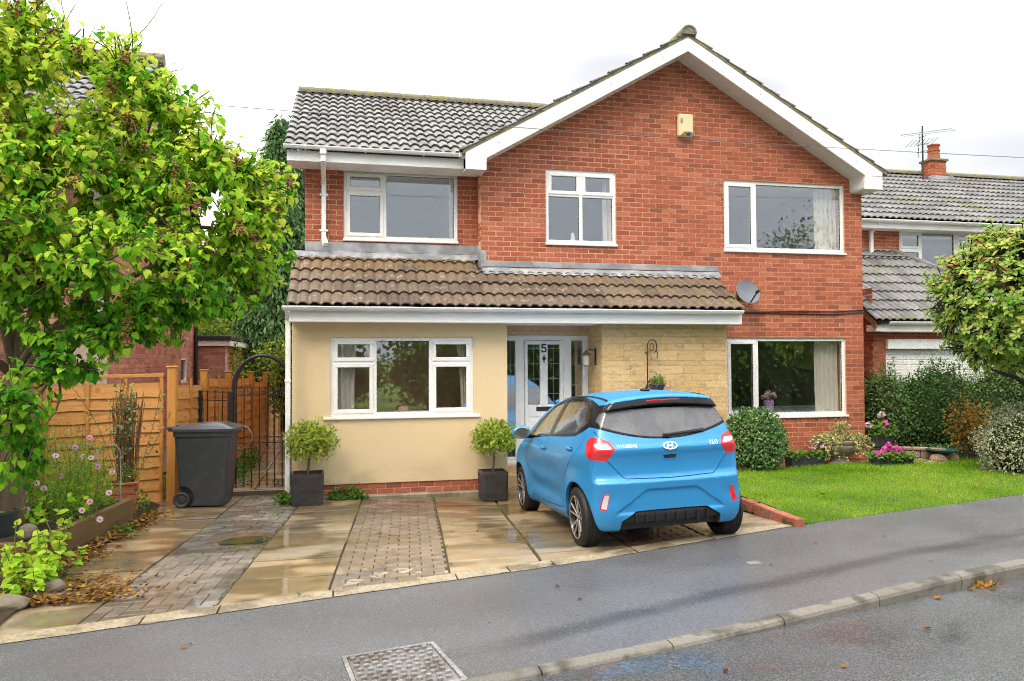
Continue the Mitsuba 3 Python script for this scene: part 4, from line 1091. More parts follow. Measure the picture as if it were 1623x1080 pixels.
# overhead cables
for n_, (p, q, sag, lab) in enumerate((((-9.0, 9.2, 4.97), (22.0, 10.2, 5.40), 0.28, 'thin overhead cable crossing the gable below the alarm box'), ((8.5, 10.93, 4.86), (24.0, 11.6, 5.35), 0.06, 'lower thin overhead cable running right from the gable end'))):
    k = thing('overhead_cable', lab, 'cable'); t = np.linspace(0, 1, 40); p, q = np.array(p), np.array(q)
    c = p + (q - p) * t[:, None]; c[:, 2] -= sag * 4 * t * (1 - t); mb = MB(); mb.tube(c, 0.0045, 5); mb.put(k, 'm_cable')
# ------------------------------------------------------------------ the house on the right
NB = thing('neighbour_house', 'brick house with grey tiled roof and chimney beyond the right gable end', 'house')
nw = (11.83, 13.75, 3.35, 4.66)
mb = MB(); mb.prism(sbox(9.6, -0.1, 26, 4.8).difference(sbox(nw[0], nw[2], nw[1], nw[3])), front(14.407), -0.25, 0.0); mb.box((9.76, 12.66, -0.1), (9.96, 14.4, 2.6)); mb.box((9.77, 12.61, -0.1), (10.02, 12.8, 2.36)); mb.box((12.8, 12.61, -0.1), (13.3, 12.8, 2.36)); mb.box((10.02, 12.61, 2.235), (12.8, 12.8, 2.36)); mb.put(NB + '__wall', 'm_mortar')
bk2 = Bricks(NB + '__wall', 'm_brick', 300)
bk2.wall(sbox(9.6, 2.6, 18, 4.8).difference(sbox(nw[0], nw[2], nw[1], nw[3])), front(14.4), 9.6, 0.0, lambda u, z: 1.0 if z > 3.4 else 0.2)
bk2.wall(sbox(9.77, 0.0, 10.02, 2.36), front(12.6), 9.77, 0.0).wall(sbox(10.025, 2.24, 12.8, 2.36), front(12.6), 10.02, 2.24).wall(sbox(-14.4, 0.0, -12.62, 3.2), ((9.75, 0, 0), -Y_, Z_, -X_), -14.4, 0.0)
# chimney bricks
CX0, CX1, CY0, CY1 = 14.74, 15.20, 16.75, 17.1
bk2.wall(sbox(CX0, 5.9, CX1, 6.915), front(CY0), CX0, 5.9); bk2.wall(sbox(-CY1, 5.9, -CY0, 6.915), ((CX0, 0, 0), -Y_, Z_, -X_), -CY1, 5.9); bk2.finish()
tag(NB + '__chimney', 'brick chimney with one terracotta pot')
mb = MB(); mb.box((CX0 + 0.012, CY0 + 0.012, 5.6), (CX1 - 0.012, CY1 - 0.012, 6.91)); mb.put(NB + '__chimney', 'm_mortar')
mb = MB(); mb.box((CX0 - 0.04, CY0 - 0.04, 6.92), (CX1 + 0.04, CY1 + 0.04, 6.98), 0.01); mb.put(NB + '__chimney__cap', 'm_ridge')
mb = MB(); mb.lathe([(0.16, 0.0), (0.15, 0.06), (0.135, 0.2), (0.15, 0.22), (0.15, 0.25), (0.125, 0.26), (0.135, 0.34), (0.155, 0.36), (0.155, 0.39), (0.11, 0.39), (0.11, 0.1)], (14.97, 16.92, 6.98), 20); mb.put(NB + '__chimney__pot', 'm_pot', 30)
mat('m_pot', (0.33, 0.10, 0.05), 0.8, 0.3)
mb = MB(); mb.box((CX0 - 0.1, CY0 - 0.14, 6.25), (CX1 + 0.1, CY0 - 0.002, 6.50), 0.01); mb.put(NB + '__chimney__flashing', 'm_lead')
# main slope
NR = NB + '__roof'; tag(NR, 'grey tiled roof with moss around the chimney'); nt = 0.575; nc = 1 / math.hypot(1, nt)
fr = slope_frame((8.9, 14.0, 4.80), X_, (0, nc, nt * nc)); rf = Roof(NR, 'm_tile_far'); cand = []
for r in range(11):
    for c in range(56):
        o, A, U, N = fr; p = o + A * (c * 0.3 + 0.15) + U * (r * 0.33 + 0.15)
        cand.append((p, c * 0.3, r * 0.33, fr, 0.39))
gt = 0.75; gc = 1 / math.hypot(1, gt); frg = slope_frame((9.55, 12.25, 2.56), X_, (0, gc, gt * gc))
for r in range(9):
    for c in range(20):
        o, A, U, N = frg; p = o + A * (c * 0.3 + 0.15) + U * (r * 0.33 + 0.15); L = 0.39
        hipx = 13.9 - (p[1] - 12.25) * 1.04
        if p[0] < hipx and r * 0.33 < 2.68:
            cand.append((p, c * 0.3, r * 0.33, frg, min(0.39, 2.72 - r * 0.33)))
P = np.array([q[0] for q in cand]); ux, vy, d = px(P); score = (1 / d ** 2) * ((ux > 1355) & (ux < 1640) & (vy > 200)); order = set(np.argsort(-score)[:300].tolist())
for i, (p, a, b, f_, L) in enumerate(cand):
    rf.tile(f_, a, b, 0.3, round(L, 3), single=i in order and score[i] > 0)
rf.finish()
mb = MB(); mb.prism(sbox(0, 0, 16.8, 3.66), fr, -0.06, -0.002); mb.prism(Polygon([(0.05, 0), (4.3, 0), (2.0, 2.70), (0.05, 2.70)]), frg, -0.06, -0.002)
fb = slope_frame((25.7, 14.0 + 2 * 3.66 * nc, 4.80), -X_, (0, -nc, nt * nc)); mb.prism(sbox(0, 0, 16.8, 3.66), fb, -0.06, 0.03); mb.put(NR, 'm_felt')
yr2, zr2 = 14.0 + 3.66 * nc, 4.80 + 3.66 * nc * nt
for k in range(36):
    mb = MB(); t = np.linspace(-0.1, math.pi + 0.1, 7); arc = [(math.cos(q) * 0.13, math.sin(q) * 0.11) for q in t] + [(math.cos(q) * 0.11, math.sin(q) * 0.09) for q in t[::-1]]
    mb.prism(Polygon(arc), ((0, yr2, zr2 + 0.02), Y_, Z_, X_), 8.9 + k * 0.46, 8.9 + k * 0.46 + 0.455); mb.put(name(NR + '__ridge_tile'), 'm_ridge')
hp = [frg[0] + frg[1] * 4.35 + frg[3] * 0.06, np.array([11.62, 14.38, 4.19])]
for k in range(8):
    a, b = hp[0] + (hp[1] - hp[0]) * k / 8, hp[0] + (hp[1] - hp[0]) * (k + 1) / 8; mb = MB(); mb.tube([a, b], 0.07, 8); mb.put(name(NR + '__hip_tile'), 'm_tile_far')
mb = MB(); mb.box((8.95, 14.09, 4.62), (25.6, 14.11, 4.79), 0.003); mb.box((9.0, 14.11, 4.62), (25.6, 14.42, 4.63)); mb.box((9.75, 12.36, 2.37), (13.9, 12.38, 2.55), 0.003); mb.box((9.75, 12.38, 2.37), (13.9, 12.61, 2.38)); mb.box((9.62, 12.36, 2.37), (9.76, 12.62, 2.5), 0.01); mb.put(NR + '__fascia', 'm_trim')
mb = MB(); mb.prism(Polygon([(12.3, 2.42), (14.4, 3.98), (14.4, 4.1), (12.3, 2.56)]), ((9.58, 0, 0), Y_, Z_, X_), 0.0, 0.03); mb.put(NR + '__verge_board', 'm_old_wood')
mat('m_old_wood', (0.20, 0.12, 0.05), 0.8)
gutter(NR + '__gutter', 8.95, 25.5, 14.03, 4.79, 0.058, 1.0); gutter(NR + '__garage_gutter', 9.85, 13.8, 12.30, 2.55, 0.056, 1.0)
mb = MB(); mb.box((11.05, 14.30, 3.9), (11.12, 14.37, 4.6), 0.006); mb.bar((11.08, 14.05, 4.74), (11.08, 14.335, 4.58), 0.068, 0.068); mb.put(NR + '__downpipe', 'm_trim')
mb = MB(); mb.box((9.8, 14.37, 3.98), (11.7, 14.405, 4.22), 0.005); mb.prism(Polygon([(9.75, 14.1), (11.9, 14.1), (11.7, 14.4), (9.75, 14.4)]), ((0, 0, 4.04), X_, Y_, Z_), 0, 0.02); mb.put(NR + '__flashing', 'm_lead')
room(10.5, 15.0, 14.72, 17.2, 2.9, 4.72, 'm_room_pale', NB)
window(*nw, 14.4, [(0.30, [(0.30, 1), (0.70, 1)]), (0.50, [(1, 0)]), (0.24, [(0.30, 1), (0.70, 1)])], holder=NB)
# garage door of horizontal ribs
mb = MB(); mb.box((10.02, 12.53, 2.05), (12.8, 12.62, 2.235), 0.006); mb.put(NB + '__door_header', 'm_trim')
mb = MB(); mb.box((10.02, 12.68, 0.0), (12.8, 12.70, 2.05)); gd = NB + '__garage_door'; mb.put(gd, 'm_trim')
for i in range(20):
    mb = MB(); mb.box((10.03, 12.652, 0.05 + i * 0.1), (12.79, 12.681, 0.144 + i * 0.1), 0.008); mb.put(name(gd + '__slat'), 'm_upvc')
# television aerial on the chimney
k = thing('aerial', 'television aerial with two arms on a mast beside the chimney', 'aerial')
mx, my = 14.47, 16.72; mb = MB(); mb.tube([(mx, my, 6.2), (mx, my, 7.78)], 0.02, 8); mb.put(k + '__mast', 'm_black_iron')
mb = MB(); mb.tube([(mx - 0.75, my - 0.1, 7.47), (mx + 0.95, my + 0.1, 7.80)], 0.011, 6); mb.tube([(mx - 0.75, my - 0.25, 7.40), (mx + 0.95, my - 0.05, 7.72)], 0.008, 6); mb.tube([(mx - 0.75, my - 0.1, 7.47), (mx - 0.75, my - 0.25, 7.40)], 0.008, 5); mb.tube([(mx + 0.95, my + 0.1, 7.80), (mx + 0.95, my - 0.05, 7.72)], 0.008, 5); mb.put(k + '__boom', 'm_lead')
mb = MB()
for s in np.linspace(-0.4, 0.35, 7):
    mb.tube([(mx + s, my - 0.13, 7.42 + s * 0.15), (mx + s, my + 0.13, 7.30 + s * 0.15)], 0.006, 5)
for z, w in ((7.5, 0.16), (7.3, 0.22), (7.12, 0.2)):
    mb.tube([(mx - w, my - 0.05, z - 0.05), (mx + w, my + 0.05, z + 0.06)], 0.009, 5); mb.tube([(mx - w * 0.6, my, z - 0.16), (mx - w * 0.6, my, z + 0.08)], 0.007, 5)
mb.put(k + '__elements', 'm_black_iron')

# ------------------------------------------------------------------ the house on the left, behind the tree
LB = thing('left_house', 'purplish brick house partly hidden behind the big left tree', 'house')
NXW = -3.05; gab = Polygon([(11.3, -0.1), (17.6, -0.1), (17.6, 4.7), (14.0, 6.75), (11.3, 5.2)]); low = sbox(6.0, -0.1, 11.3, 2.3)
lwin = sbox(16.2, 1.45, 16.8, 1.95)
mb = MB(); fl_ = ((NXW - 0.007, 0, 0), Y_, Z_, X_); mb.prism(gab.difference(lwin), fl_, -0.25, 0.0); mb.prism(low, ((-4.257, 0, 0), Y_, Z_, X_), -0.25, 0.0); mb.box((-9, 11.31, -0.1), (NXW - 0.26, 11.55, 5.2)); mb.box((-9, 6.0, -0.1), (-4.51, 6.25, 2.3)); mb.box((-3.0, 17.62, -0.1), (-2.42, 17.85, 2.32)); mb.put(LB + '__wall', 'm_mortar_old')
bk3 = Bricks(LB + '__wall', 'm_brick_old', 300)
fw = ((NXW, 0, 0), Y_, Z_, X_)
bk3.wall(gab.difference(lwin).intersection(sbox(6.6, 0.3, 17.6, 6.8)), fw, 6.6, -0.1); bk3.wall(low, ((-4.25, 0, 0), Y_, Z_, X_), 6.0, -0.1); bk3.wall(sbox(-9, 2.3, NXW, 5.1), front(11.302), -9, -0.1); bk3.wall(sbox(-2.98, 0.4, -2.42, 2.3), front(17.61), -2.98, -0.1); bk3.finish()
mb = MB(); mb.box((NXW - 0.05, 16.2, 1.45), (NXW - 0.01, 16.8, 1.5)); mb.box((NXW - 0.05, 16.2, 1.9), (NXW - 0.01, 16.8, 1.95)); mb.box((NXW - 0.05, 16.2, 1.5), (NXW - 0.01, 16.25, 1.9)); mb.box((NXW - 0.05, 16.75, 1.5), (NXW - 0.01, 16.8, 1.9)); mb.put(LB + '__window', 'm_upvc')
mb = MB(); mb.box((NXW - 0.06, 16.25, 1.5), (NXW - 0.04, 16.75, 1.9)); mb.put(LB + '__window__pane', 'm_dark_pane')
mat('m_dark_pane', (0.03, 0.035, 0.04), 0.08, 0.6)
mb = MB(); mb.tube([(NXW + 0.05, 17.5, 0.0), (NXW + 0.05, 17.5, 4.6)], 0.038, 10); mb.put(LB + '__downpipe', 'm_black')
mb = MB(); mb.box((-3.1, 17.5, 2.32), (-2.3, 21, 2.42), 0.01); mb.put(LB + '__flat_roof', 'm_felt'); mb = MB(); mb.box((-3.0, 17.55, 2.2), (-2.36, 17.6, 2.318), 0.004); mb.box((-2.36, 17.55, 2.2), (-2.32, 21, 2.318), 0.004); mb.put(LB + '__fascia', 'm_trim')
mb = MB(); mb.box((-2.44, 17.85, -0.1), (-2.42, 20.9, 2.3)); mb.put(LB + '__extension_wall', 'm_brick_old')
# roof: ridge across, verge towards our house
mb = MB(); rr = Roof(LB + '__roof', 'm_tile_far'); lt = 0.565; lc = 1 / math.hypot(1, lt)
for sgn, y0 in ((1, 9.95), (-1, 17.85)):
    fr = slope_frame((-9.2 if sgn > 0 else NXW + 0.12, y0, 4.68), (1 if sgn > 0 else -1, 0, 0), (0, sgn * lc, lt * lc)); mb.prism(sbox(0, 0, 6.27, 4.5), fr, -0.05, 0.0)
    for r in range(14):
        for c in range(21):
            rr.tile(fr, c * 0.2985, r * 0.33, 0.2985, 0.39 if r < 13 else 0.2, single=False)
rr.finish(); mb.put(LB + '__roof', 'm_felt')
mb = MB(); mb.tube([(-9.2, 13.9, 6.97), (NXW + 0.14, 13.9, 6.97)], 0.12, 8); mb.put(LB + '__ridge', 'm_ridge')
mb = MB(); mb.box((-9, 5.9, 2.3), (-4.15, 11.29, 2.42), 0.01); mb.put(LB + '__garage_roof', 'm_felt')
# far house seen between the trees
FH = thing('far_house', 'distant brick gable with white verge seen between tree and conifer', 'house')
fg = Polygon([(-9.5, 0), (-2.3, 0), (-2.3, 4.7), (-5.9, 7.0), (-9.5, 4.7)])
mb = MB(); mb.prism(fg, front(36.0), -5.0, -0.01); mb.put(FH + '__wall', 'm_brick')
mb = MB()
for a, b in (((-9.9, 4.5), (-5.9, 7.06)), ((-1.9, 4.5), (-5.9, 7.06))):
    mb.bar((a[0], 35.8, a[1]), (b[0], 35.8, b[1]), 0.06, 0.26)
mb.put(FH + '__bargeboard', 'm_trim')
mb = MB(); mb.box((-4.2, 35.93, 1.4), (-3.0, 35.99, 2.6)); mb.box((-5.15, 35.9, 1.5), (-5.05, 35.98, 4.4)); mb.put(FH + '__window', 'm_trim'); mb = MB(); mb.box((-4.1, 35.9, 1.5), (-3.1, 35.94, 2.5)); mb.put(FH + '__window__pane', 'm_dark_pane')
mb = MB(); mb.prism(Polygon([(-10.1, 4.5), (-5.9, 7.2), (-1.7, 4.5), (-1.7, 4.35), (-5.9, 7.0), (-10.1, 4.35)]), front(35.85), -5.2, 0); mb.put(FH + '__roof', 'm_tile_far')
# ------------------------------------------------------------------ the blue car: x forward from the rear axle, y left, z up
def pl(x, xs, ys, s=0.0):
    """Smoothed piecewise curve through control points."""
    from scipy.interpolate import PchipInterpolator
    k = id(xs)
    f_ = PchipInterpolator(xs, ys, extrapolate=False); x = np.clip(x, xs[0], xs[-1])
    g_ = np.linspace(xs[0], xs[-1], 600)
    return np.interp(x, g_, f_(g_))


def smax(a, b, k):
    h = np.clip(0.5 + 0.5 * (a - b) / k, 0, 1)
    return b + (a - b) * h + k * h * (1 - h)


def gauss(x, s):
    return np.exp(-(x / s) ** 2)


def sstep(a, b, x):
    t = np.clip((x - a) / (b - a), 0, 1)
    return t * t * (3 - 2 * t)


def car_width(x, z):
    w = pl(z, [0.10, 0.20, 0.27, 0.36, 0.50, 0.62, 0.74, 0.84, 0.90, 0.96, 1.02, 1.10, 1.20, 1.30, 1.38, 1.45, 1.55],
           [0.70, 0.755, 0.79, 0.802, 0.810, 0.815, 0.819, 0.822, 0.818, 0.802, 0.778, 0.742, 0.694, 0.640, 0.595, 0.55, 0.47])
    w = w - 0.105 * np.clip((0.30 - x) / 0.78, 0, 2) ** 2.0 * (1 - 0.1 * z) - 0.20 * np.clip((x - 2.45) / 0.78, 0, 2) ** 2.2
    for xa in (0.0, 2.425):
        r = np.hypot(x - xa, z - 0.29)
        w = w + 0.020 * sstep(0.50, 0.36, r) + 0.006 * gauss(r - 0.352, 0.022)
    zc = pl(x, [-0.5, 0.1, 0.5, 1.1, 1.7, 2.3, 3.2], [0.98, 0.93, 0.86, 0.875, 0.90, 0.88, 0.8])
    w = w + 0.013 * sstep(0.008, -0.02, z - zc) * sstep(0.55, 0.9, z) * sstep(-0.3, 0.2, x)
    low = gauss(z - 0.43 - 0.02 * (x - 1.2), 0.085) * sstep(0.45, 0.75, x) * sstep(2.0, 1.75, x)
    w = w - 0.028 * low - 0.010 * gauss(z - 0.66, 0.10) * sstep(0.5, 0.8, x) * sstep(2.0, 1.7, x)
    return w


def car_rear(y, z):
    a = np.abs(y)
    x = pl(z, [0.10, 0.20, 0.28, 0.36, 0.44, 0.52, 0.60, 0.635, 0.655, 0.675, 0.72, 0.80, 0.88, 0.925, 0.945, 1.0, 1.05, 1.30, 1.36, 1.55],
           [-0.30, -0.40, -0.445, -0.465, -0.472, -0.474, -0.482, -0.488, -0.478, -0.458, -0.446, -0.443, -0.455, -0.472, -0.474, -0.450, -0.428, -0.335, -0.315, -0.25])
    top = 0.573 - 0.015 * (y / 0.25) ** 2 * 0
    rec = np.minimum(np.minimum((top - z) / 0.012, (0.255 + 1.42 * (top - z) - a) / 0.02), (z - 0.33) / 0.05)
    x = x + 0.019 * sstep(0, 1, rec)
    ped = gauss(z - 0.475, 0.06) * sstep(0.50, 0.56, a) * sstep(0.74, 0.68, a)
    x = x + 0.010 * ped
    return x + 0.045 * (a / 0.7) ** 2 + 0.10 * (a / 0.80) ** 7


TOPX = [-0.6, -0.42, -0.30, -0.1, 0.1, 0.4, 0.8, 1.1, 1.35, 1.58, 1.8, 2.1, 2.40, 2.48, 2.7, 2.95, 3.1, 3.2, 3.3]
TOPZ = [1.40, 1.425, 1.447, 1.474, 1.489, 1.499, 1.497, 1.479, 1.450, 1.400, 1.305, 1.150, 0.985, 0.965, 0.915, 0.84, 0.765, 0.68, 0.55]


def car_top(x, y):
    z = pl(x, TOPX, TOPZ)
    return z - 0.055 * (y / 0.6) ** 2 - 0.02 * (np.abs(y) / 0.6) ** 4 * sstep(2.4, 2.7, x)


def car_sdf(x, y, z):
    a = np.abs(y); s = 0.90
    f = (a - car_width(x, z)) * 0.94
    slope = 1 / np.sqrt(1 + np.interp(x, [1.3, 1.7, 2.4, 2.5, 3.0], [0.05, 0.3, 0.35, 0.1, 0.15]))
    f = smax(f, (z - car_top(x, y)) * slope, 0.075)
    f = smax(f, (car_rear(y, z) - x) * 0.93, 0.035)
    xf = pl(z, [0.1, 0.2, 0.35, 0.5, 0.62, 0.75, 1.6], [2.95, 3.07, 3.17, 3.2, 3.195, 3.15, 3.1]) - 0.22 * (a / 0.75) ** 2.4
    f = smax(f, (x - xf) * 0.9, 0.06)
    f = smax(f, 0.185 + 0.05 * sstep(0.5, -0.4, x) * 0 - z, 0.03)
    return f


def surface_nets(fn, lo, hi, h):
    """Triangles of the zero set of fn, its vertices pulled onto it."""
    ax = [np.arange(l, u + h, h) for l, u in zip(lo, hi)]
    X, Y, Z = np.meshgrid(*ax, indexing='ij'); Fv = fn(X, Y, Z); s = Fv < 0
    c = np.zeros(tuple(n - 1 for n in Fv.shape), int)
    for d in np.ndindex(2, 2, 2):
        c += s[d[0]:d[0] + c.shape[0], d[1]:d[1] + c.shape[1], d[2]:d[2] + c.shape[2]]
    act = (c > 0) & (c < 8); idx = -np.ones(c.shape, int); idx[act] = np.arange(act.sum()); cells = np.argwhere(act)
    acc = np.zeros((len(cells), 3)); cnt = np.zeros(len(cells))
    corners = [np.array(d) for d in np.ndindex(2, 2, 2)]
    for p in corners:
        for k in range(3):
            if p[k] == 0:
                q = p.copy(); q[k] = 1
                fa, fb = Fv[tuple((cells + p).T)], Fv[tuple((cells + q).T)]
                m = (fa < 0) != (fb < 0); t = np.where(m, fa / np.where(m, fa - fb, 1), 0)
                pt = p + np.outer(t, q - p); acc[m] += pt[m]; cnt[m] += 1
    v = np.array(lo) + h * (cells + acc / cnt[:, None])
    for _ in range(4):
        e = 1e-3; f0 = fn(*v.T); g = np.stack([(fn(*(v + e * E_).T) - fn(*(v - e * E_).T)) / (2 * e) for E_ in np.eye(3)], 1)
        v = v - np.clip(f0 / np.maximum((g * g).sum(1), 1e-6), -h, h)[:, None] * g * 0.9
    tris = []
    for k in range(3):
        a, b = (k + 1) % 3, (k + 2) % 3
        sl = [slice(None)] * 3; sl[k] = slice(0, -1); s0 = s[tuple(sl)]; sl[k] = slice(1, None); s1 = s[tuple(sl)]
        e = np.argwhere(s0 != s1); e = e[(e[:, a] > 0) & (e[:, b] > 0) & (e[:, a] < c.shape[a]) & (e[:, b] < c.shape[b]) & (e[:, k] < c.shape[k])]
        off = np.zeros((4, 3), int); off[1, a] = off[2, a] = -1; off[2, b] = off[3, b] = -1
        q = np.stack([idx[tuple((e + o).T)] for o in off], 1); inside = s0[tuple(e.T)]
        q = np.where(inside[:, None], q, q[:, ::-1]); q = q[(q >= 0).all(1)]
        tris += [q[:, [0, 1, 2]], q[:, [0, 2, 3]]]
    return v, np.vstack(tris)


def manifold(v, f):
    return m3.Manifold(m3.Mesh(np.ascontiguousarray(v, np.float32), np.ascontiguousarray(f, np.uint32)))


def arrays_of(m):
    q = m.to_mesh()
    return np.asarray(q.vert_properties)[:, :3].astype(float), np.asarray(q.tri_verts).astype(int)


def prism_x(poly, x0, x1):
    """Solid: a polygon drawn in (y, z), from x0 to x1."""
    out = m3.Manifold()
    for g in getattr(poly, 'geoms', [poly]):
        m = trimesh.creation.extrude_polygon(g, x1 - x0, engine='earcut'); v = np.column_stack([m.vertices[:, 2] + x0, m.vertices[:, 0], m.vertices[:, 1]])
        out = out + manifold(v, m.faces)
    return out


def prism_y(poly, y0, y1):
    """Solid: a polygon drawn in (x, z), from y0 to y1."""
    out = m3.Manifold()
    for g in getattr(poly, 'geoms', [poly]):
        m = trimesh.creation.extrude_polygon(g, y1 - y0, engine='earcut'); v = np.column_stack([m.vertices[:, 0], m.vertices[:, 2] + y0, m.vertices[:, 1]])
        out = out + manifold(v, m.faces[:, ::-1])
    return out


def mirror_poly(p):
    return shapely.affinity.scale(p, -1, 1, origin=(0, 0))


def rounded(pts, r):
    return Polygon(pts).buffer(-r, join_style=1).buffer(2 * r, join_style=1, quad_segs=6).buffer(-r, join_style=1, quad_segs=6)


import shapely.affinity
CAR = thing('car', 'bright blue small hatchback parked nose to the house on the drive', 'car')
CH = 0.017
cv, cf = surface_nets(car_sdf, (-0.62, -0.95, 0.12), (3.30, 0.95, 1.56), CH)
iv, if_ = surface_nets(lambda x, y, z: smax(smax(car_sdf(x, y, z) + 0.03, 0.30 - z, 0.02), x - 2.35, 0.02), (-0.62, -0.95, 0.12), (3.30, 0.95, 1.56), 0.04)
solid, inner = manifold(cv, cf), manifold(iv, if_)


def arch(xa):
    return m3.Manifold.cylinder(0.9, 0.338, 0.338, 64).rotate([90, 0, 0]).translate([xa, 0.0, 0.295])


wells = m3.Manifold()
for xa in (0.0, 2.425):
    for s in (1, -1):
        wells = wells + m3.Manifold.cylinder(0.5, 0.338, 0.338, 72).rotate([-90, 0, 0]).translate([xa, 0.53 if s > 0 else -1.03, 0.295])
DLO = rounded([(2.02, 0.965), (1.6, 0.985), (1.0, 1.03), (0.5, 1.045), (0.12, 1.068), (-0.05, 1.12), (-0.24, 1.205), (-0.55, 1.205), (-0.55, 1.335), (-0.25, 1.335), (-0.07, 1.385), (0.1, 1.418), (0.5, 1.452), (0.8, 1.452), (1.1, 1.425), (1.35, 1.36), (1.7, 1.19)], 0.012)
GF = rounded([(1.86, 0.995), (1.10, 1.05), (0.985, 1.415), (1.12, 1.398), (1.36, 1.325), (1.66, 1.155)], 0.012)
GR_ = rounded([(0.985, 1.058), (0.5, 1.072), (0.16, 1.10), (-0.05, 1.19), (-0.085, 1.26), (-0.03, 1.335), (0.12, 1.385), (0.45, 1.42), (0.86, 1.425)], 0.015)
yy = np.linspace(-0.69, 0.69, 25)
HBLK = Polygon([(y, 1.033 + 0.135 * (y / 0.7) ** 2) for y in np.linspace(-0.73, 0.73, 25)] + [(0.9, 1.205), (0.9, 1.338), (0.66, 1.345), (0.5, 1.385), (0.25, 1.415), (0, 1.424), (-0.25, 1.415), (-0.5, 1.385), (-0.66, 1.345), (-0.9, 1.338), (-0.9, 1.205)])
HGL = rounded([(y, 1.052 + 0.13 * (y / 0.66) ** 2) for y in np.linspace(-0.63, 0.63, 21)] + [(0.645, 1.22), (0.60, 1.30), (0.3, 1.322), (0, 1.326), (-0.3, 1.322), (-0.60, 1.30), (-0.645, 1.22)], 0.02)
WSC = rounded([(y, 1.015 - 0.03 * (y / 0.6) ** 2) for y in np.linspace(-0.64, 0.64, 9)] + [(0.55, 1.36), (0, 1.395), (-0.55, 1.36)], 0.02)
LAMP = rounded([(0.95, 1.07), (0.78, 1.080), (0.66, 1.067), (0.572, 1.034), (0.533, 0.955), (0.608, 0.850), (0.70, 0.858), (0.79, 0.872), (0.95, 0.89)], 0.012)
LWHITE = rounded([(0.705, 1.018), (0.60, 1.014), (0.558, 0.966), (0.59, 0.956), (0.68, 0.968), (0.718, 0.992)], 0.01)
REFL = rounded([(0.60, 0.545), (0.66, 0.548), (0.705, 0.40), (0.635, 0.393)], 0.008)
DIFF = Polygon([(-0.52, 0.10), (-0.50, 0.285), (-0.36, 0.372), (-0.2, 0.378), (0.2, 0.378), (0.36, 0.372), (0.50, 0.285), (0.52, 0.10)])

side = lambda p: prism_y(p, 0.30, 1.1) + prism_y(p, -1.1, -0.30)
rear = lambda p, x1=-0.2: prism_x(p, -0.8, x1)
shell = solid - inner - wells
dlo, gf, gr, hb, hg, ws = side(DLO), side(GF), side(GR_), rear(HBLK, -0.12), rear(HGL, -0.15), prism_x(WSC, 1.4, 2.6)
lside = side(rounded([(-0.7, 0.80), (-0.32, 0.865), (-0.235, 0.93), (-0.20, 1.02), (-0.225, 1.06), (-0.30, 1.085), (-0.7, 1.11)], 0.015)); lampL, lampR = rear(LAMP, -0.12) ^ lside, rear(mirror_poly(LAMP), -0.12) ^ lside
reflL, reflR = rear(REFL), rear(mirror_poly(REFL)); diff = rear(DIFF, 0.0)
holes = gf + gr + hg + ws
# shut lines
gw = 0.0035
def line_y(pts, cap=2):
    return LineString(pts).buffer(gw, cap_style=cap)
door = [LineString([(1.035, 1.03), (1.06, 0.9), (1.10, 0.64), (1.10, 0.285)]), LineString([(2.02, 0.98), (2.06, 0.75), (2.03, 0.45), (1.93, 0.285), (1.10, 0.285), (0.56, 0.31), (0.50, 0.345), (0.475, 0.45), (0.42, 0.62), (0.25, 0.74), (0.0, 0.90), (-0.10, 1.0), (-0.13, 1.09)]),
        LineString([(2.45, 0.95), (2.2, 0.93), (2.02, 0.965)]), LineString([(-0.36, 0.66), (-0.335, 0.78), (-0.34, 0.88)])]
cut_side = side(shapely.union_all([d.buffer(gw, cap_style=2) for d in door]))
hl = LineString([(0.705, 1.165), (0.66, 1.075)]).buffer(gw).union(LineString([(0.608, 0.853), (0.475, 0.70), (0.44, 0.678), (0, 0.667), (-0.44, 0.678), (-0.475, 0.70), (-0.608, 0.853)]).buffer(gw)).union(LineString([(-0.705, 1.165), (-0.66, 1.075)]).buffer(gw))
bl = LineString([(0.90, 0.672), (0.70, 0.648), (0.6, 0.645)]).buffer(0.002)
cut_rear = rear(hl, -0.25)
cuts = cut_side + cut_rear
black = shell ^ (dlo + hb)
paint = shell - dlo - hb - lampL - lampR - reflL - reflR - diff - ws - cuts
CARM = np.eye(4)
cy_, cp_, cr_ = 0.01055731, -0.04863449, -0.0318362
Fv_ = np.array([math.sin(cy_), math.cos(cy_), 0]); Lv = np.array([-math.cos(cy_), math.sin(cy_), 0]); Uv = Z_
F2, U2 = Fv_ * math.cos(cp_) + Uv * math.sin(cp_), -Fv_ * math.sin(cp_) + Uv * math.cos(cp_)
CARM[:3, :3] = np.stack([F2, Lv * math.cos(cr_) + U2 * math.sin(cr_), -Lv * math.sin(cr_) + U2 * math.cos(cr_)], 1); CARM[:3, 3] = (3.0836, 7.2295, 0.0842)
CT = T(CARM)


def car_part(key, v, f, bsdf, smooth=32):
    scene[key] = {**mikit.ply((v, f), bsdf, smooth), 'to_world': CT}
    return key


def faces_of(m, outside=True, inset=0.0):
    v, f = arrays_of(m); c = v[f].mean(1); d = car_sdf(*c.T); keep = (np.abs(d) < 0.006) if outside else (np.abs(d) >= 0.006)
    f = f[keep]; used = np.unique(f); mp = -np.ones(len(v), int); mp[used] = np.arange(len(used)); v = v[used]; f = mp[f]
    if inset:
        e = 1e-3; g = np.stack([(car_sdf(*(v + e * E_).T) - car_sdf(*(v - e * E_).T)) for E_ in np.eye(3)], 1); g /= np.linalg.norm(g, axis=1, keepdims=True) + 1e-9; v = v - g * inset
    return v, f


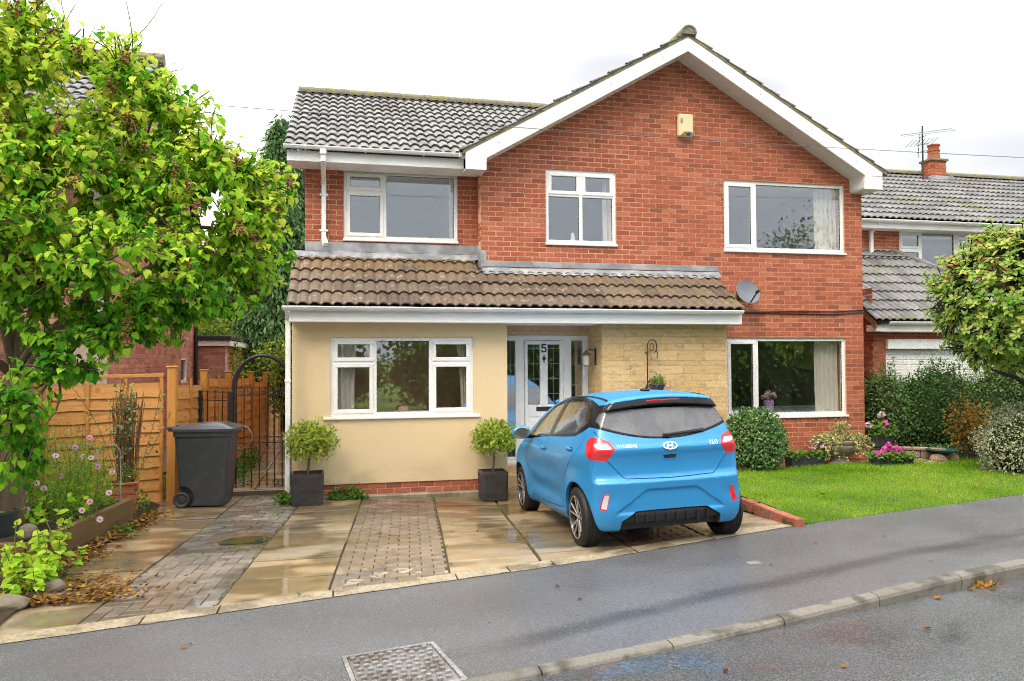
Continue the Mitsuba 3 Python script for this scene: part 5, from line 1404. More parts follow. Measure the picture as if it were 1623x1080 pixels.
def split_paint(m):
    v, f = arrays_of(m); d = car_sdf(*v[f].mean(1).T); i = d < -0.022
    for k, sel, b in ((CAR + '__body', ~i, 'm_paint'), (CAR + '__lining', i, 'm_lining')):
        ff = f[sel]; u = np.unique(ff); mp = -np.ones(len(v), int); mp[u] = np.arange(len(u)); car_part(k, v[u], mp[ff], b)


split_paint(paint)
blk = black - holes - cut_rear
car_part(CAR + '__window_trim', *arrays_of(blk), 'm_gloss_black')
for nm, g, b in (('windscreen', ws, 'm_car_glass'), ('front_window', gf, 'm_car_glass'), ('rear_side_window', gr, 'm_car_tint'), ('rear_window', hg, 'm_car_rear')):
    gm = solid ^ g
    if nm in ('front_window', 'rear_side_window'):
        for s in (1, -1):
            half = gm ^ m3.Manifold.cube([8, 2, 4]).translate([-2, 0 if s > 0 else -2, -1]); car_part(name(CAR + '__' + nm), *faces_of(half, True, 0.004), b, True)
    else:
        car_part(CAR + '__' + nm, *faces_of(gm, True, 0.004), b, True)
for i, (lm, sgn) in enumerate(((lampL, 1), (lampR, -1))):
    wp = rear(LWHITE if sgn > 0 else mirror_poly(LWHITE), -0.335); k = name(CAR + '__tail_light')
    car_part(k, *arrays_of((shell ^ lm) - wp), 'm_red_lens'); car_part(k + '__clear_lens', *arrays_of(shell ^ lm ^ wp), 'm_clear_lens')
rin = rear(REFL.buffer(-0.012).union(shapely.affinity.translate(REFL.buffer(-0.012), -0.006, 0)).intersection(REFL))
k = CAR + '__reversing_light'; car_part(k, *arrays_of((shell ^ reflL) - rin), 'm_red_lens'); car_part(k + '__clear_lens', *arrays_of(shell ^ reflL ^ rin), 'm_clear_lens')
car_part(CAR + '__fog_light', *arrays_of(shell ^ reflR), 'm_red_lens')
dv_, df_ = arrays_of(shell ^ rear(DIFF.intersection(sbox(-1, 0.265, 1, 1)), -0.1)); car_part(CAR + '__diffuser', dv_ + [0.035, 0, 0], df_, 'm_black_plastic'); mat('m_black_plastic', (0.012, 0.012, 0.013), 0.5)


def car_mb(mb, key, bsdf, smooth=False):
    v, f, uv = mb.arrays(); scene[key] = {**(mikit.ply((v, f), bsdf, smooth) if smooth not in (False, True) else mikit.ply((v, f), bsdf, smooth, uv=uv)), 'to_world': CT}


# lower bodywork, floor, silencer
mb = MB(); mb.box((-0.30, -0.52, 0.19), (2.9, 0.52, 0.30)); car_mb(mb, CAR + '__floor', 'm_black_iron')
mb = MB(); mb.tube([(-0.24, -0.1, 0.27), (-0.20, -0.42, 0.27)], 0.07, 14); mb.tube([(-0.36, -0.30, 0.255), (-0.2, -0.30, 0.26)], 0.024, 10); car_mb(mb, CAR + '__exhaust', 'm_exhaust', 40)
mat('m_exhaust', (0.06, 0.052, 0.045), 0.45, 0.5, 0.5)
for y in np.linspace(-0.36, 0.36, 8):
    mb = MB(); mb.box((-0.442, y - 0.006, 0.262), (-0.38, y + 0.006, 0.345), 0.003); car_mb(mb, name(CAR + '__diffuser_fin'), 'm_black_iron')
# roof spoiler with the high brake light
sp_v, sp_f = surface_nets(lambda x, y, z: smax(smax(car_sdf(x + 0.058 - 0.03 * (np.abs(y) / 0.62) ** 4, y, z) - 0.004, smax(x + 0.30, z - 1.424 + 0.05 * (y / 0.6) ** 2, 0.01), 0.01), (1.352 - 0.05 * (y / 0.6) ** 2 + 0.25 * np.clip(-0.36 - x, 0, 1)) - z, 0.012), (-0.55, -0.75, 1.22), (-0.1, 0.75, 1.5), 0.012)
car_part(CAR + '__spoiler', sp_v, sp_f, 'm_gloss_black', True)
cp_v, cp_f = surface_nets(lambda x, y, z: smax(smax(car_sdf(x + 0.064 - 0.03 * (np.abs(y) / 0.62) ** 4, y, z) - 0.005, smax(x + 0.30, 1.417 - 0.05 * (y / 0.6) ** 2 - z, 0.008), 0.008), np.abs(y) - 0.60, 0.03), (-0.55, -0.75, 1.22), (-0.1, 0.75, 1.5), 0.011)
car_part(CAR + '__spoiler_cap', cp_v, cp_f, 'm_paint', True)
mb = MB(); yl = np.linspace(-0.17, 0.17, 9)
for a, b in zip(yl[:-1], yl[1:]):
    zr_ = lambda y: 1.398 - 0.05 * (y / 0.6) ** 2; xr = lambda y: float(car_rear(np.array(y), np.array(zr_(y)))) - 0.062
    mb.bar((xr(a), a, zr_(a)), (xr(b), b, zr_(b)), 0.010, 0.013, 0.002)
car_mb(mb, CAR + '__brake_light', 'm_red_lens')
# aerial, roof trims
mb = MB(); mb.box((0.02, -0.035, 1.485), (0.14, 0.035, 1.51), 0.01); mb.tube([(0.06, 0, 1.505), (0.02, -0.015, 1.57), (-0.01, -0.03, 1.60)], [0.008, 0.006, 0.004], 8); car_mb(mb, CAR + '__aerial', 'm_black')
for s in (1, -1):
    mb = MB(); xs_ = np.linspace(1.25, -0.22, 16); pts = np.column_stack([xs_, np.full(16, s * 0.515), car_top(xs_, 0.515) - 0.006]); mb.tube(pts, 0.010, 6); car_mb(mb, name(CAR + '__roof_strip'), 'm_black')
# badge, lettering, handle, wiper
def on_rear(y, z, off=0.004):
    return np.array([float(car_rear(np.array(y), np.array(z))) - off, y, z])
def rear_frame(y, z):
    p, q, r = on_rear(y, z), on_rear(y + 0.01, z), on_rear(y, z + 0.01)
    a = (p - q); a /= np.linalg.norm(a); b = (r - p); b -= a * (a @ b); b /= np.linalg.norm(b); n = np.cross(a, b)
    return p, a, b, n                      # a points to the right hand of someone looking at the tail
def rear_text(txt, y, z, h, key, gap=0.0):
    tm = meshkit.text_mesh(txt, h, 0.004, False); v = np.asarray(tm.vertices).copy(); v[:, :2] -= (v[:, :2].max(0) + v[:, :2].min(0)) / 2
    out = np.empty_like(v)
    for i in range(len(v)):
        p, a, b, n = rear_frame(y - v[i, 0], z + v[i, 1]); out[i] = p + n * (v[i, 2] - 0.001)
    car_part(key, out, tm.faces, 'm_chrome', False)
rear_text('HYUNDAI', 0.418, 0.982, 0.030, name(CAR + '__lettering')); rear_text('i10', -0.462, 0.972, 0.042, name(CAR + '__lettering'))
p, a, b, n = rear_frame(0.0, 0.965); mb = MB(); ell = lambda rx, rz, k=36: Polygon([(rx * math.cos(q), rz * math.sin(q)) for q in np.arange(k) * 2 * math.pi / k])
mb.prism(ell(0.073, 0.040).difference(ell(0.062, 0.031)), (p, a, b, n), -0.004, 0.008)
Hs = shapely.union_all([LineString([(-0.030, -0.026), (-0.016, 0.026)]).buffer(0.0055), LineString([(0.016, -0.026), (0.030, 0.026)]).buffer(0.0055), LineString([(-0.022, -0.006), (0.022, 0.007)]).buffer(0.0052)]); mb.prism(Hs, (p, a, b, n), -0.004, 0.007)
car_mb(mb, CAR + '__badge', 'm_chrome')
p, a, b, n = rear_frame(0.0, 0.868); mb = MB(); mb.prism(rounded([(-0.082, 0.026), (0.082, 0.026), (0.062, -0.026), (-0.062, -0.026)], 0.008).difference(rounded([(-0.072, 0.018), (0.072, 0.018), (0.055, -0.018), (-0.055, -0.018)], 0.006)), (p, a, b, n), -0.01, 0.003); car_mb(mb, CAR + '__handle_surround', 'm_paint')
mb = MB(); mb.prism(rounded([(-0.072, 0.018), (0.072, 0.018), (0.055, -0.018), (-0.055, -0.018)], 0.006), (p, a, b, n), -0.01, -0.001); mb.prism(rounded([(-0.052, 0.004), (0.052, 0.004), (0.045, -0.012), (-0.045, -0.012)], 0.004), (p, a, b, n), 0, 0.006); car_mb(mb, CAR + '__tailgate_handle', 'm_black')
w0, w1 = on_rear(0.0, 1.078, 0.03), on_rear(-0.38, 1.092, 0.022); mb = MB(); mb.bar(w0 + (0.012, 0.02, -0.012), w1, 0.016, 0.018, 0.004); mb.bar(w0 + (0.012, -0.02, -0.006), w1 + (0.01, -0.005, 0.006), 0.008, 0.024, 0.002); mb.obox(w0 + (0.02, 0.01, -0.012), (0.03, 0.035, 0.018), np.eye(3), 0.008); car_mb(mb, CAR + '__wiper', 'm_black')
# door handles and mirrors
for s in (1, -1):
    for xh, zh in ((1.16, 0.895), (0.14, 0.945)):
        yb = float(car_width(np.array(xh), np.array(zh))); mb = MB(); k = name(CAR + '__door_handle')
        mb.sphere((xh, s * (yb + 0.016), zh), 1.0, 3, (0.105, 0.014, 0.016)); mb.sphere((xh + 0.08, s * (yb + 0.006), zh), 1.0, 2, (0.03, 0.02, 0.02)); car_mb(mb, k, 'm_paint', True)
        mb = MB(); mb.sphere((xh - 0.01, s * (yb - 0.008), zh - 0.004), 1.0, 2, (0.06, 0.012, 0.026)); car_mb(mb, k + '__recess', 'm_black', True)
    k = name(CAR + '__door_mirror'); mv, mf = surface_nets(lambda x, y, z: smax((np.sqrt(((x - 1.78) / 0.12) ** 2 + ((y - 0.935) / 0.115) ** 2 + ((z - 1.045) / 0.078) ** 2) - 1) * 0.075, 1.725 + 0.10 * (y - 0.935) - x, 0.012), (1.5, 0.75, 0.9), (2.0, 1.1, 1.2), 0.014)
    mv = mv * [1, s, 1]; mf = mf if s > 0 else mf[:, ::-1]; car_part(k, mv, mf, 'm_paint', True)
    mb = MB(); mb.lathe([(0.0, 0.0), (0.9, 0.0), (1.0, 0.03), (1.0, 0.12), (0.9, 0.12)], (0, 0, 0), 32); v = mb.v[0]; t_ = np.column_stack([1.722 + v[:, 2] * 0.1 * 0 - 0.0 + v[:, 2] * 0.05 + 0.10 * v[:, 0] * 0.098, s * (0.935 + v[:, 0] * 0.098), 1.045 + v[:, 1] * 0.064]); mb.v[0] = t_
    car_mb(mb, k + '__glass', 'm_mirror'); mb = MB(); mb.bar((1.80, s * 0.78, 0.985), (1.79, s * 0.87, 1.0), 0.07, 0.05, 0.01); car_mb(mb, k + '__stalk', 'm_gloss_black')
# seats, dashboard and steering wheel behind the glass
mb = MB()
for s in (1, -1):
    R = np.array([[0.95, 0, 0.30], [0, 1, 0], [-0.30, 0, 0.95]]); mb.obox((1.08, s * 0.36, 0.82), (0.07, 0.23, 0.33), R.T, 0.05); mb.obox((0.96, s * 0.36, 1.23), (0.05, 0.13, 0.09), R.T, 0.035); mb.obox((1.35, s * 0.36, 0.55), (0.27, 0.23, 0.08), np.eye(3), 0.05)
    mb.obox((0.12, s * 0.33, 1.13), (0.05, 0.13, 0.07), R.T, 0.03)
mb.obox((0.20, 0, 0.80), (0.08, 0.58, 0.30), R.T, 0.06); car_mb(mb, CAR + '__seats', 'm_lining')
mb = MB(); mb.obox((2.08, 0, 0.88), (0.22, 0.66, 0.10), np.eye(3), 0.05); t = np.linspace(0, 2 * math.pi, 25); mb.tube(np.column_stack([1.78 - 0.07 * np.sin(t), -0.36 + 0.17 * np.cos(t), 0.93 + 0.155 * np.sin(t)]), 0.016, 8, caps=False); car_mb(mb, CAR + '__dashboard', 'm_lining')
# front lights (facing the house)
for s in (1, -1):
    mb = MB(); mb.sphere((2.98, s * 0.56, 0.70), 1.0, 2, (0.14, 0.13, 0.055)); car_mb(mb, name(CAR + '__headlight'), 'm_clear_lens', True)
# wheels
def wheel(xa, s):
    k = name(CAR + '__wheel'); R0 = 0.292; wd = 0.092
    ty = [(0.205, -wd), (0.245, -wd - 0.004), (0.27, -wd + 0.002), (0.284, -wd + 0.014), (0.290, -wd + 0.03)]
    for y in (-0.05, -0.02, 0.02, 0.05):
        ty += [(0.292, y - 0.009), (0.285, y - 0.006), (0.285, y + 0.002), (0.292, y + 0.005)]
    ty += [(0.290, wd - 0.03), (0.284, wd - 0.014), (0.27, wd - 0.002), (0.245, wd + 0.004), (0.205, wd)]
    Rm = np.array([[1, 0, 0], [0, 0, s], [0, -1 if s > 0 else 1, 0]], float) if False else np.stack([[1, 0, 0], [0, 0, 1.0 * s], [0, 1.0 * s, 0]], 1)
    c = (xa, s * 0.728, 0.290); mb = MB(); mb.lathe(ty, c, 48, R=Rm)
    if np.linalg.det(Rm) < 0:
        mb.f = [q[:, ::-1] for q in mb.f]
    car_mb(mb, k, 'm_tyre', 40)
    mb = MB(); mb.lathe([(0.0, 0.03), (0.17, 0.02), (0.19, -0.06), (0.197, -0.09), (0.20, -wd), (0.213, -wd)][::-1] if False else [(0.20, -wd), (0.19, -0.05), (0.185, 0.03), (0.192, wd - 0.012), (0.203, wd - 0.004), (0.21, wd), (0.212, wd + 0.003), (0.206, wd + 0.005), (0.197, wd + 0.001), (0.190, wd - 0.014), (0.182, 0.02), (0.0, 0.015)], c, 48, R=Rm)
    mb.put(k + '__rim', 'm_rim', 40); scene[k + '__rim']['to_world'] = CT
    sp, spd = MB(), MB()
    for i in range(5):
        th = i * 2 * math.pi / 5 + 0.35 * s
        rot = lambda q, yq: np.array([xa + s * (q[0] * math.cos(th) - q[1] * math.sin(th)), s * (0.728 + yq), 0.29 + q[0] * math.sin(th) + q[1] * math.cos(th)])
        for d0, d1, w_ in ((0.005, 0.052, 0.018), (-0.012, -0.038, 0.016)):
            sp.bar(rot((0.035, d0), 0.066), rot((0.192, d1), 0.086), w_, 0.012, 0.003, up=(0, 1, 0)); spd.bar(rot((0.035, d0), 0.05), rot((0.19, d1), 0.07), w_ + 0.012, 0.028, 0.004, up=(0, 1, 0))
    t = np.arange(36) * 2 * math.pi / 36
    sp.prism(ell(0.206, 0.206).difference(ell(0.197, 0.197)), ((xa, s * 0.728, 0.29), X_, Z_, s * Y_), wd + 0.001, wd + 0.006)
    spd.prism(ell(0.046, 0.046), ((xa, s * 0.728, 0.29), X_, Z_, s * Y_), 0.03, 0.07); sp.prism(ell(0.026, 0.026), ((xa, s * 0.728, 0.29), X_, Z_, s * Y_), 0.07, 0.074)
    car_mb(sp, k + '__spoke_face', 'm_alloy'); car_mb(spd, k + '__spokes', 'm_rim')
    mb = MB(); mb.prism(ell(0.125, 0.125), ((xa, s * 0.728, 0.29), X_, Z_, s * Y_), -0.02, 0.0); car_mb(mb, k + '__brake_disc', 'm_exhaust')
for xa in (0.0, 2.425):
    for s in (1, -1):
        wheel(xa, s)


def paint_col(p, n, uv):
    return mix((0.017, 0.208, 0.475), (0.022, 0.235, 0.515), noise(p.x * 400, p.y * 400, p.z * 400))


def drops(p, n, uv):
    a, b, c = voronoi(p.x * 75 + p.y * 31, p.z * 75); r = 0.10 + 0.22 * c
    return 0.004 * smooth_(r, r * 0.4, a)


scene['m_paint'] = {'type': 'twosided', 'bsdf': {'type': 'principled', 'base_color': mikit.proc(paint_col), 'roughness': 0.32, 'metallic': 0.25, 'specular': 0.5, 'clearcoat': 1.0, 'clearcoat_gloss': 0.97}}
mat('m_lining', (0.035, 0.036, 0.04), 0.8, 0.3); mat('m_gloss_black', (0.005, 0.005, 0.006), 0.12, 0.3); mat('m_tyre', lambda p, n, uv: mix((0.007, 0.007, 0.008), (0.014, 0.0135, 0.013), noise(p.x * 30, p.y * 30, p.z * 30)), 0.6, 0.4)
mat('m_rim', (0.014, 0.014, 0.016), 0.3, 0.5); mat('m_alloy', (0.62, 0.61, 0.59), 0.28, 0.5, 0.85); mat('m_mirror', (0.5, 0.52, 0.52), 0.06, 0.5, 0.9)
mat('m_red_lens', (0.50, 0.010, 0.018), 0.12, 0.6, coat=1.0); mat('m_clear_lens', (0.46, 0.455, 0.46), 0.12, 0.6, coat=1.0)
scene['m_car_glass'] = {'type': 'thindielectric', 'int_ior': 1.7, 'specular_transmittance': rgb(0.48, 0.56, 0.53)}
scene['m_car_tint'] = {'type': 'thindielectric', 'int_ior': 1.7, 'specular_transmittance': rgb(0.20, 0.22, 0.215)}
mat('m_car_rear', lambda p, n, uv: mix((0.09, 0.093, 0.102), (0.13, 0.133, 0.142), smooth_(0.3, 0.75, fbm(p.x * 9, p.z * 5, 2.0))) * (0.88 + 0.2 * noise(p.x * 60 + p.y * 30, p.z * 40, 1.0)), 0.11, 0.9, bump=drops, bump_scale=1.0)
# ------------------------------------------------------------------ fences, gate, bin and timber
def fence_panel(key, p, q, z0a, z0b, h, battens, slat_h=0.155, front_sign=1.0):
    """Overlapping horizontal boards with wavy lower edges between p and q, upright battens in front."""
    p, q = np.array(p, float), np.array(q, float); L = np.linalg.norm(q - p); a = np.append((q - p) / L, 0); n = np.array([a[1], -a[0], 0]) * front_sign
    rise = (z0b - z0a) / L; k = int(h / slat_h)
    up = np.array([0, 0, 1.0]); a = a + up * rise
    for r in range(k):
        m = 15; t = np.linspace(0, L, m); zt = min((r + 1) * slat_h + 0.035, h - 0.045); w = 0.010 * np.cumsum(rng.normal(0, 0.5, m)); w -= np.linspace(w[0], w[-1], m); zb = r * slat_h + w + rng.normal(0, 0.003)
        o = np.append(p, z0a); v = []
        for d_b, d_t in ((0.030, 0.008), (0.020, 0.0)):
            v += [o + a * t[i] + up * zb[i] + n * d_b for i in range(m)] + [o + a * t[i] + up * zt + n * d_t for i in range(m)]
        v = np.array(v); j = np.arange(m - 1)
        f = np.vstack([np.stack([j, j + 1, m + j + 1, m + j], 1), np.stack([2 * m + j + 1, 2 * m + j, 3 * m + j, 3 * m + j + 1], 1), np.stack([2 * m + j, 2 * m + j + 1, j + 1, j], 1), np.stack([m + j, m + j + 1, 3 * m + j + 1, 3 * m + j], 1)])
        if front_sign < 0:
            f = f[:, ::-1]
        MB().add(v, f).put(name(key + '__slat'), 'm_fence')
    for s in battens:
        o = np.append(p, z0a) + a * (s * L); mb = MB(); mb.bar(o + n * 0.032, o + n * 0.032 + up * h, 0.040, 0.022, 0.004, up=n); mb.put(name(key + '__batten'), 'm_fence_up')
    o = np.append(p, z0a); mb = MB(); mb.bar(o + up * (h - 0.02) + n * 0.02, o + a * L + up * (h - 0.02) + n * 0.02, 0.06, 0.045, 0.004); mb.put(key + '__top_rail', 'm_fence')


def post(key, x, y, z0, z1, w=0.095, cap=True):
    mb = MB(); mb.box((x - w / 2, y - w / 2, z0), (x + w / 2, y + w / 2, z1), 0.005); mb.put(name(key + '__post'), 'm_fence_up')
    if cap:
        mb = MB(); mb.box((x - w / 2 - 0.014, y - w / 2 - 0.014, z1), (x + w / 2 + 0.014, y + w / 2 + 0.014, z1 + 0.022), 0.006); mb.put(name(key + '__post_cap'), 'm_fence')


k = thing('front_fence', 'orange brown panel fence of wavy boards facing the street beside the wheelie bin', 'fence')
FL, FR = np.array([-3.62, 10.74]), np.array([-2.30, 11.07])
fence_panel(k, FL, FR, 0.0, 0.02, 1.70, (0.02, 0.345, 0.665, 0.98)); post(k, -2.20, 11.10, -0.05, 1.80, 0.11); post(k, -3.69, 10.72, -0.05, 1.72, 0.09)
k = thing('side_fence', 'orange brown board fence with capped posts along the side path behind the iron gate', 'fence')
pts = [(-2.22, 11.13, 0.02, 1.72), (-1.97, 12.15, 0.0, 1.74), (-1.76, 13.15, -0.03, 1.70), (-1.61, 14.95, -0.05, 1.66), (-1.52, 16.8, -0.1, 1.62), (-1.40, 18.6, -0.15, 1.58)]
for (x0, y0, z0, t0), (x1, y1, z1, t1) in zip(pts[:-1], pts[1:]):
    fence_panel(k, (x0 + 0.01, y0 + 0.05), (x1 + 0.01, y1 - 0.05), z0, z1, t0 - z0 - 0.07, (0.06, 0.5, 0.94), 0.15)
    post(k, x1, y1, z1 - 0.1, t1)
# iron gate and arch
k = thing('iron_gate', 'black wrought iron garden gate with scrolls across the side path', 'gate')
gy, g0, g1 = 11.50, -1.43, -0.70
zt = [0.07, 0.72, 0.80, 1.40, 1.50]
for z in zt:
    mb = MB(); mb.bar((g0, gy, z), (g1, gy, z), 0.014, 0.014); mb.put(name(k + '__rail'), 'm_black_iron')
for i, x in enumerate(np.linspace(g0, g1, 8)):
    mb = MB(); mb.tube([(x, gy, 0.03 if i in (0, 7) else 0.07), (x, gy, 1.52)], 0.008, 6); mb.put(name(k + '__bar'), 'm_black_iron')
def scroll(cx, cz, r, s=1, up=1):
    t = np.linspace(0, 3.4 * math.pi, 30); rr = r * (1 - t / (4.2 * math.pi)); return np.column_stack([cx + s * rr * np.cos(t), np.full(30, gy - 0.004), cz + up * rr * np.sin(t)])
for cx in (-1.30, -0.83):
    for s in (1, -1):
        for cz, up in ((0.15, 1), (1.45, -1)):
            mb = MB(); mb.tube(scroll(cx + s * 0.055, cz, 0.05, s, up), 0.005, 5); mb.put(name(k + '__scroll'), 'm_black_iron')
k = thing('iron_fence_panel', 'short black iron panel between the fence and the gate post', 'railing')
for z in (1.32, 1.44, 0.2):
    mb = MB(); mb.bar((-1.98, 11.9, z), (-1.52, 11.55, z), 0.014, 0.014); mb.put(name(k + '__rail'), 'm_black_iron')
for t in np.linspace(0, 1, 5):
    mb = MB(); mb.tube([(-1.98 + 0.46 * t, 11.9 - 0.35 * t, 0.0), (-1.98 + 0.46 * t, 11.9 - 0.35 * t, 1.46)], 0.035 if t == 0 else 0.008, 6); mb.put(name(k + '__bar'), 'm_black_iron')
k = thing('garden_arch', 'black tubular garden arch over the gate', 'arch')
for dy in (0.0, 0.32):
    mb = MB(); t = np.linspace(math.pi, 0, 17); mid, rad = (-1.48 - 0.685) / 2, (1.48 - 0.685) / 2
    mb.tube(np.vstack([[(-1.48, gy + 0.05 + dy, 0)], np.column_stack([mid + rad * np.cos(t), np.full(17, gy + 0.05 + dy), 1.50 + 0.46 * np.sin(t)]), [(-0.685, gy + 0.05 + dy, 0)]]), 0.024 if dy == 0 else 0.014, 8); mb.put(name(k + '__hoop'), 'm_black_iron', 40)
for z in (0.4, 0.8, 1.2):
    for x in (-1.48, -0.685):
        mb = MB(); mb.tube([(x, gy + 0.05, z), (x, gy + 0.37, z)], 0.008, 6); mb.put(name(k + '__rung'), 'm_black_iron')
mb = MB(); mb.box((-1.545, gy - 0.03, -0.05), (-1.475, gy + 0.03, 1.46), 0.005); mb.put(k + '__gate_post', 'm_black_iron')
# wheelie bin: side towards the street, lid hinge and wheels on the left
BIN = thing('wheelie_bin', 'dark grey wheeled refuse bin beside the fence and gate', 'bin')
bo = np.array([-1.70, 10.72, 0.02]); ba = math.radians(-6); Rb = np.array([[math.cos(ba), -math.sin(ba), 0], [math.sin(ba), math.cos(ba), 0], [0, 0, 1]])


def bput(mb, key, bsdf, smooth=False):
    mb.v = [v @ Rb.T + bo for v in mb.v]; mb.put(key, bsdf, smooth)


def loft(secs, n=6):
    """Rounded boxes (x0, x1, y0, y1, z, r) joined upwards."""
    rings = []
    for x0, x1, y0, y1, z, r in secs:
        p = []
        for cx, cy, a0 in ((x1 - r, y1 - r, 0), (x0 + r, y1 - r, 90), (x0 + r, y0 + r, 180), (x1 - r, y0 + r, 270)):
            for a in np.radians(np.linspace(a0, a0 + 90, n)):
                p.append((cx + r * math.cos(a), cy + r * math.sin(a), z))
        rings.append(p)
    k = len(rings[0]); v = np.array(rings).reshape(-1, 3); m = len(secs); i, j = np.meshgrid(np.arange(m - 1), np.arange(k), indexing='ij')
    q = np.stack([i * k + j, i * k + (j + 1) % k, (i + 1) * k + (j + 1) % k, (i + 1) * k + j], -1).reshape(-1, 4)
    c = np.array([[0, j + 1, j] for j in range(1, k - 1)] + [[(m - 1) * k, (m - 1) * k + j, (m - 1) * k + j + 1] for j in range(1, k - 1)])
    return v, np.vstack([q[:, [0, 1, 2]], q[:, [0, 2, 3]], c])


mb = MB(); mb.add(*loft([(-0.27, 0.27, -0.23, 0.23, 0.02, 0.05), (-0.28, 0.29, -0.235, 0.235, 0.08, 0.06), (-0.335, 0.355, -0.27, 0.27, 0.90, 0.06), (-0.35, 0.38, -0.285, 0.285, 0.905, 0.06), (-0.35, 0.385, -0.285, 0.285, 0.965, 0.06)]))
body = manifold(*mb.arrays()[:2]); pocket = m3.Manifold.cylinder(0.9, 0.145, 0.145, 40).rotate([90, 0, 0]).translate([-0.235, 0.45, 0.13]) - m3.Manifold.cube([2, 0.34, 2]).translate([-1, -0.17, -1])
pocket2 = m3.Manifold.cube([0.12, 1, 0.2]).translate([-0.38, -0.5, -0.01]) - m3.Manifold.cube([2, 0.34, 2]).translate([-1, -0.17, -1])
body = body - pocket - pocket2
mb = MB(); mb.add(*arrays_of(body)); bput(mb, BIN + '__body', 'm_dark_plastic', 30)
mb = MB(); mb.add(*loft([(-0.375, 0.415, -0.30, 0.30, 0.966, 0.07), (-0.375, 0.42, -0.30, 0.30, 1.00, 0.07), (-0.33, 0.37, -0.27, 0.27, 1.025, 0.08), (-0.05, 0.25, -0.17, 0.17, 1.062, 0.08), (0.0, 0.18, -0.1, 0.1, 1.07, 0.05)])); bput(mb, BIN + '__lid', 'm_bin_lid', 30)
mat('m_bin_lid', lambda p, n, uv: mix((0.042, 0.045, 0.05), (0.055, 0.058, 0.063), noise(p.x * 12, p.y * 12, p.z * 12)), 0.25, 0.5)
for s in (-1, 1):
    mb = MB(); mb.box((-0.43, s * 0.18 - 0.05, 0.985), (-0.33, s * 0.18 + 0.05, 1.03), 0.012); bput(mb, name(BIN + '__hinge'), 'm_dark_plastic')
    mb = MB(); mb.lathe([(0.0, -0.025), (0.085, -0.025), (0.098, -0.02), (0.102, 0.0), (0.098, 0.02), (0.085, 0.025), (0.07, 0.02), (0.055, 0.012), (0.05, 0.02), (0.03, 0.024), (0.0, 0.022)], (-0.24, s * 0.235, 0.102), 28, R=np.stack([[1, 0, 0], [0, 0, 1], [0, s, 0]], 1)); bput(mb, name(BIN + '__wheel'), 'm_bin_wheel', 35)
mat('m_bin_wheel', (0.03, 0.031, 0.034), 0.45)
mb = MB(); mb.tube([(-0.40, -0.24, 0.985), (-0.40, 0.24, 0.985)], 0.016, 8); bput(mb, BIN + '__handle', 'm_dark_plastic')
mb = MB(); mb.tube([(-0.24, -0.24, 0.102), (-0.24, 0.24, 0.102)], 0.012, 8); bput(mb, BIN + '__axle', 'm_exhaust')
k = thing('hose_loop', 'thin pale wire loop hanging beside the bin lid', 'wire')
mb = MB(); t = np.linspace(-0.75 * math.pi, 0.75 * math.pi, 26); mb.tube(np.column_stack([-1.33 + 0.17 * np.cos(t) * 1.0, np.full(26, 10.98), 0.86 + 0.16 * np.sin(t)]), 0.005, 6); mb.put(k, 'm_lead')

# raised bed of dark sleepers
k = thing('raised_bed', 'raised flower bed edged with thick dark timber sleepers', 'raised bed')
A_, B_ = np.array([-2.62, 7.56]), np.array([-2.36, 9.80])
mb = MB(); mb.bar((A_[0] - 0.035, A_[1], 0.17), (B_[0] - 0.035, B_[1], 0.155), 0.075, 0.27, 0.008); mb.put(k + '__sleeper', 'm_sleeper')
mb = MB(); mb.bar((A_[0] - 0.075, A_[1] + 0.04, 0.165), (A_[0] - 1.3, A_[1] + 0.19, 0.165), 0.07, 0.262, 0.008); mb.put(name(k + '__sleeper') if False else k + '__sleeper_001', 'm_sleeper')
mb = MB(); mb.bar((B_[0] - 0.075, B_[1] - 0.04, 0.15), (B_[0] - 1.3, B_[1] + 0.11, 0.15), 0.07, 0.262, 0.008); mb.put(k + '__sleeper_002', 'm_sleeper')
v, f = poly_sheet(Polygon([(-3.85, 7.75), (-2.68, 7.62), (-2.43, 9.74), (-3.6, 9.88)]), lambda X, Y: X * 0 + 0.235 + 0.05 * meshkit.fbm(np.stack([X * 4, Y * 4, X * 0], -1), 3), 0.15); scene[k + '__soil'] = mikit.ply((v, f), 'm_soil')


def crate(key, c, w, d, h, ang, bsdf='m_crate', boards=3):
    c_, s_ = math.cos(ang), math.sin(ang); R = np.array([[c_, -s_, 0], [s_, c_, 0], [0, 0, 1]]); c = np.asarray(c, float)
    for i in range(boards):
        for s in (-1, 1):
            mb = MB(); mb.obox(c + R @ np.array([0, s * (d / 2 - 0.012), (i + 0.5) * h / boards]), (w / 2, 0.012, h / boards / 2 - 0.003), R, 0.003); mb.put(name(key + '__board'), bsdf)
            mb = MB(); mb.obox(c + R @ np.array([s * (w / 2 - 0.012), 0, (i + 0.5) * h / boards]), (0.012, d / 2 - 0.025, h / boards / 2 - 0.003), R, 0.003); mb.put(name(key + '__board'), bsdf)
    mb = MB(); mb.obox(c + (0, 0, h - 0.05), (w / 2 - 0.025, d / 2 - 0.025, 0.015), R); mb.put(key + '__soil', 'm_soil')
    mb = MB()
    for s in (-1, 1):
        mb.obox(c + R @ np.array([0, s * (d / 2 - 0.008), h + 0.012]), (w / 2 + 0.01, 0.022, 0.012), R, 0.003); mb.obox(c + R @ np.array([s * (w / 2 - 0.008), 0, h + 0.012]), (0.022, d / 2 - 0.03, 0.012), R, 0.003)
    mb.put(key + '__rim', bsdf)


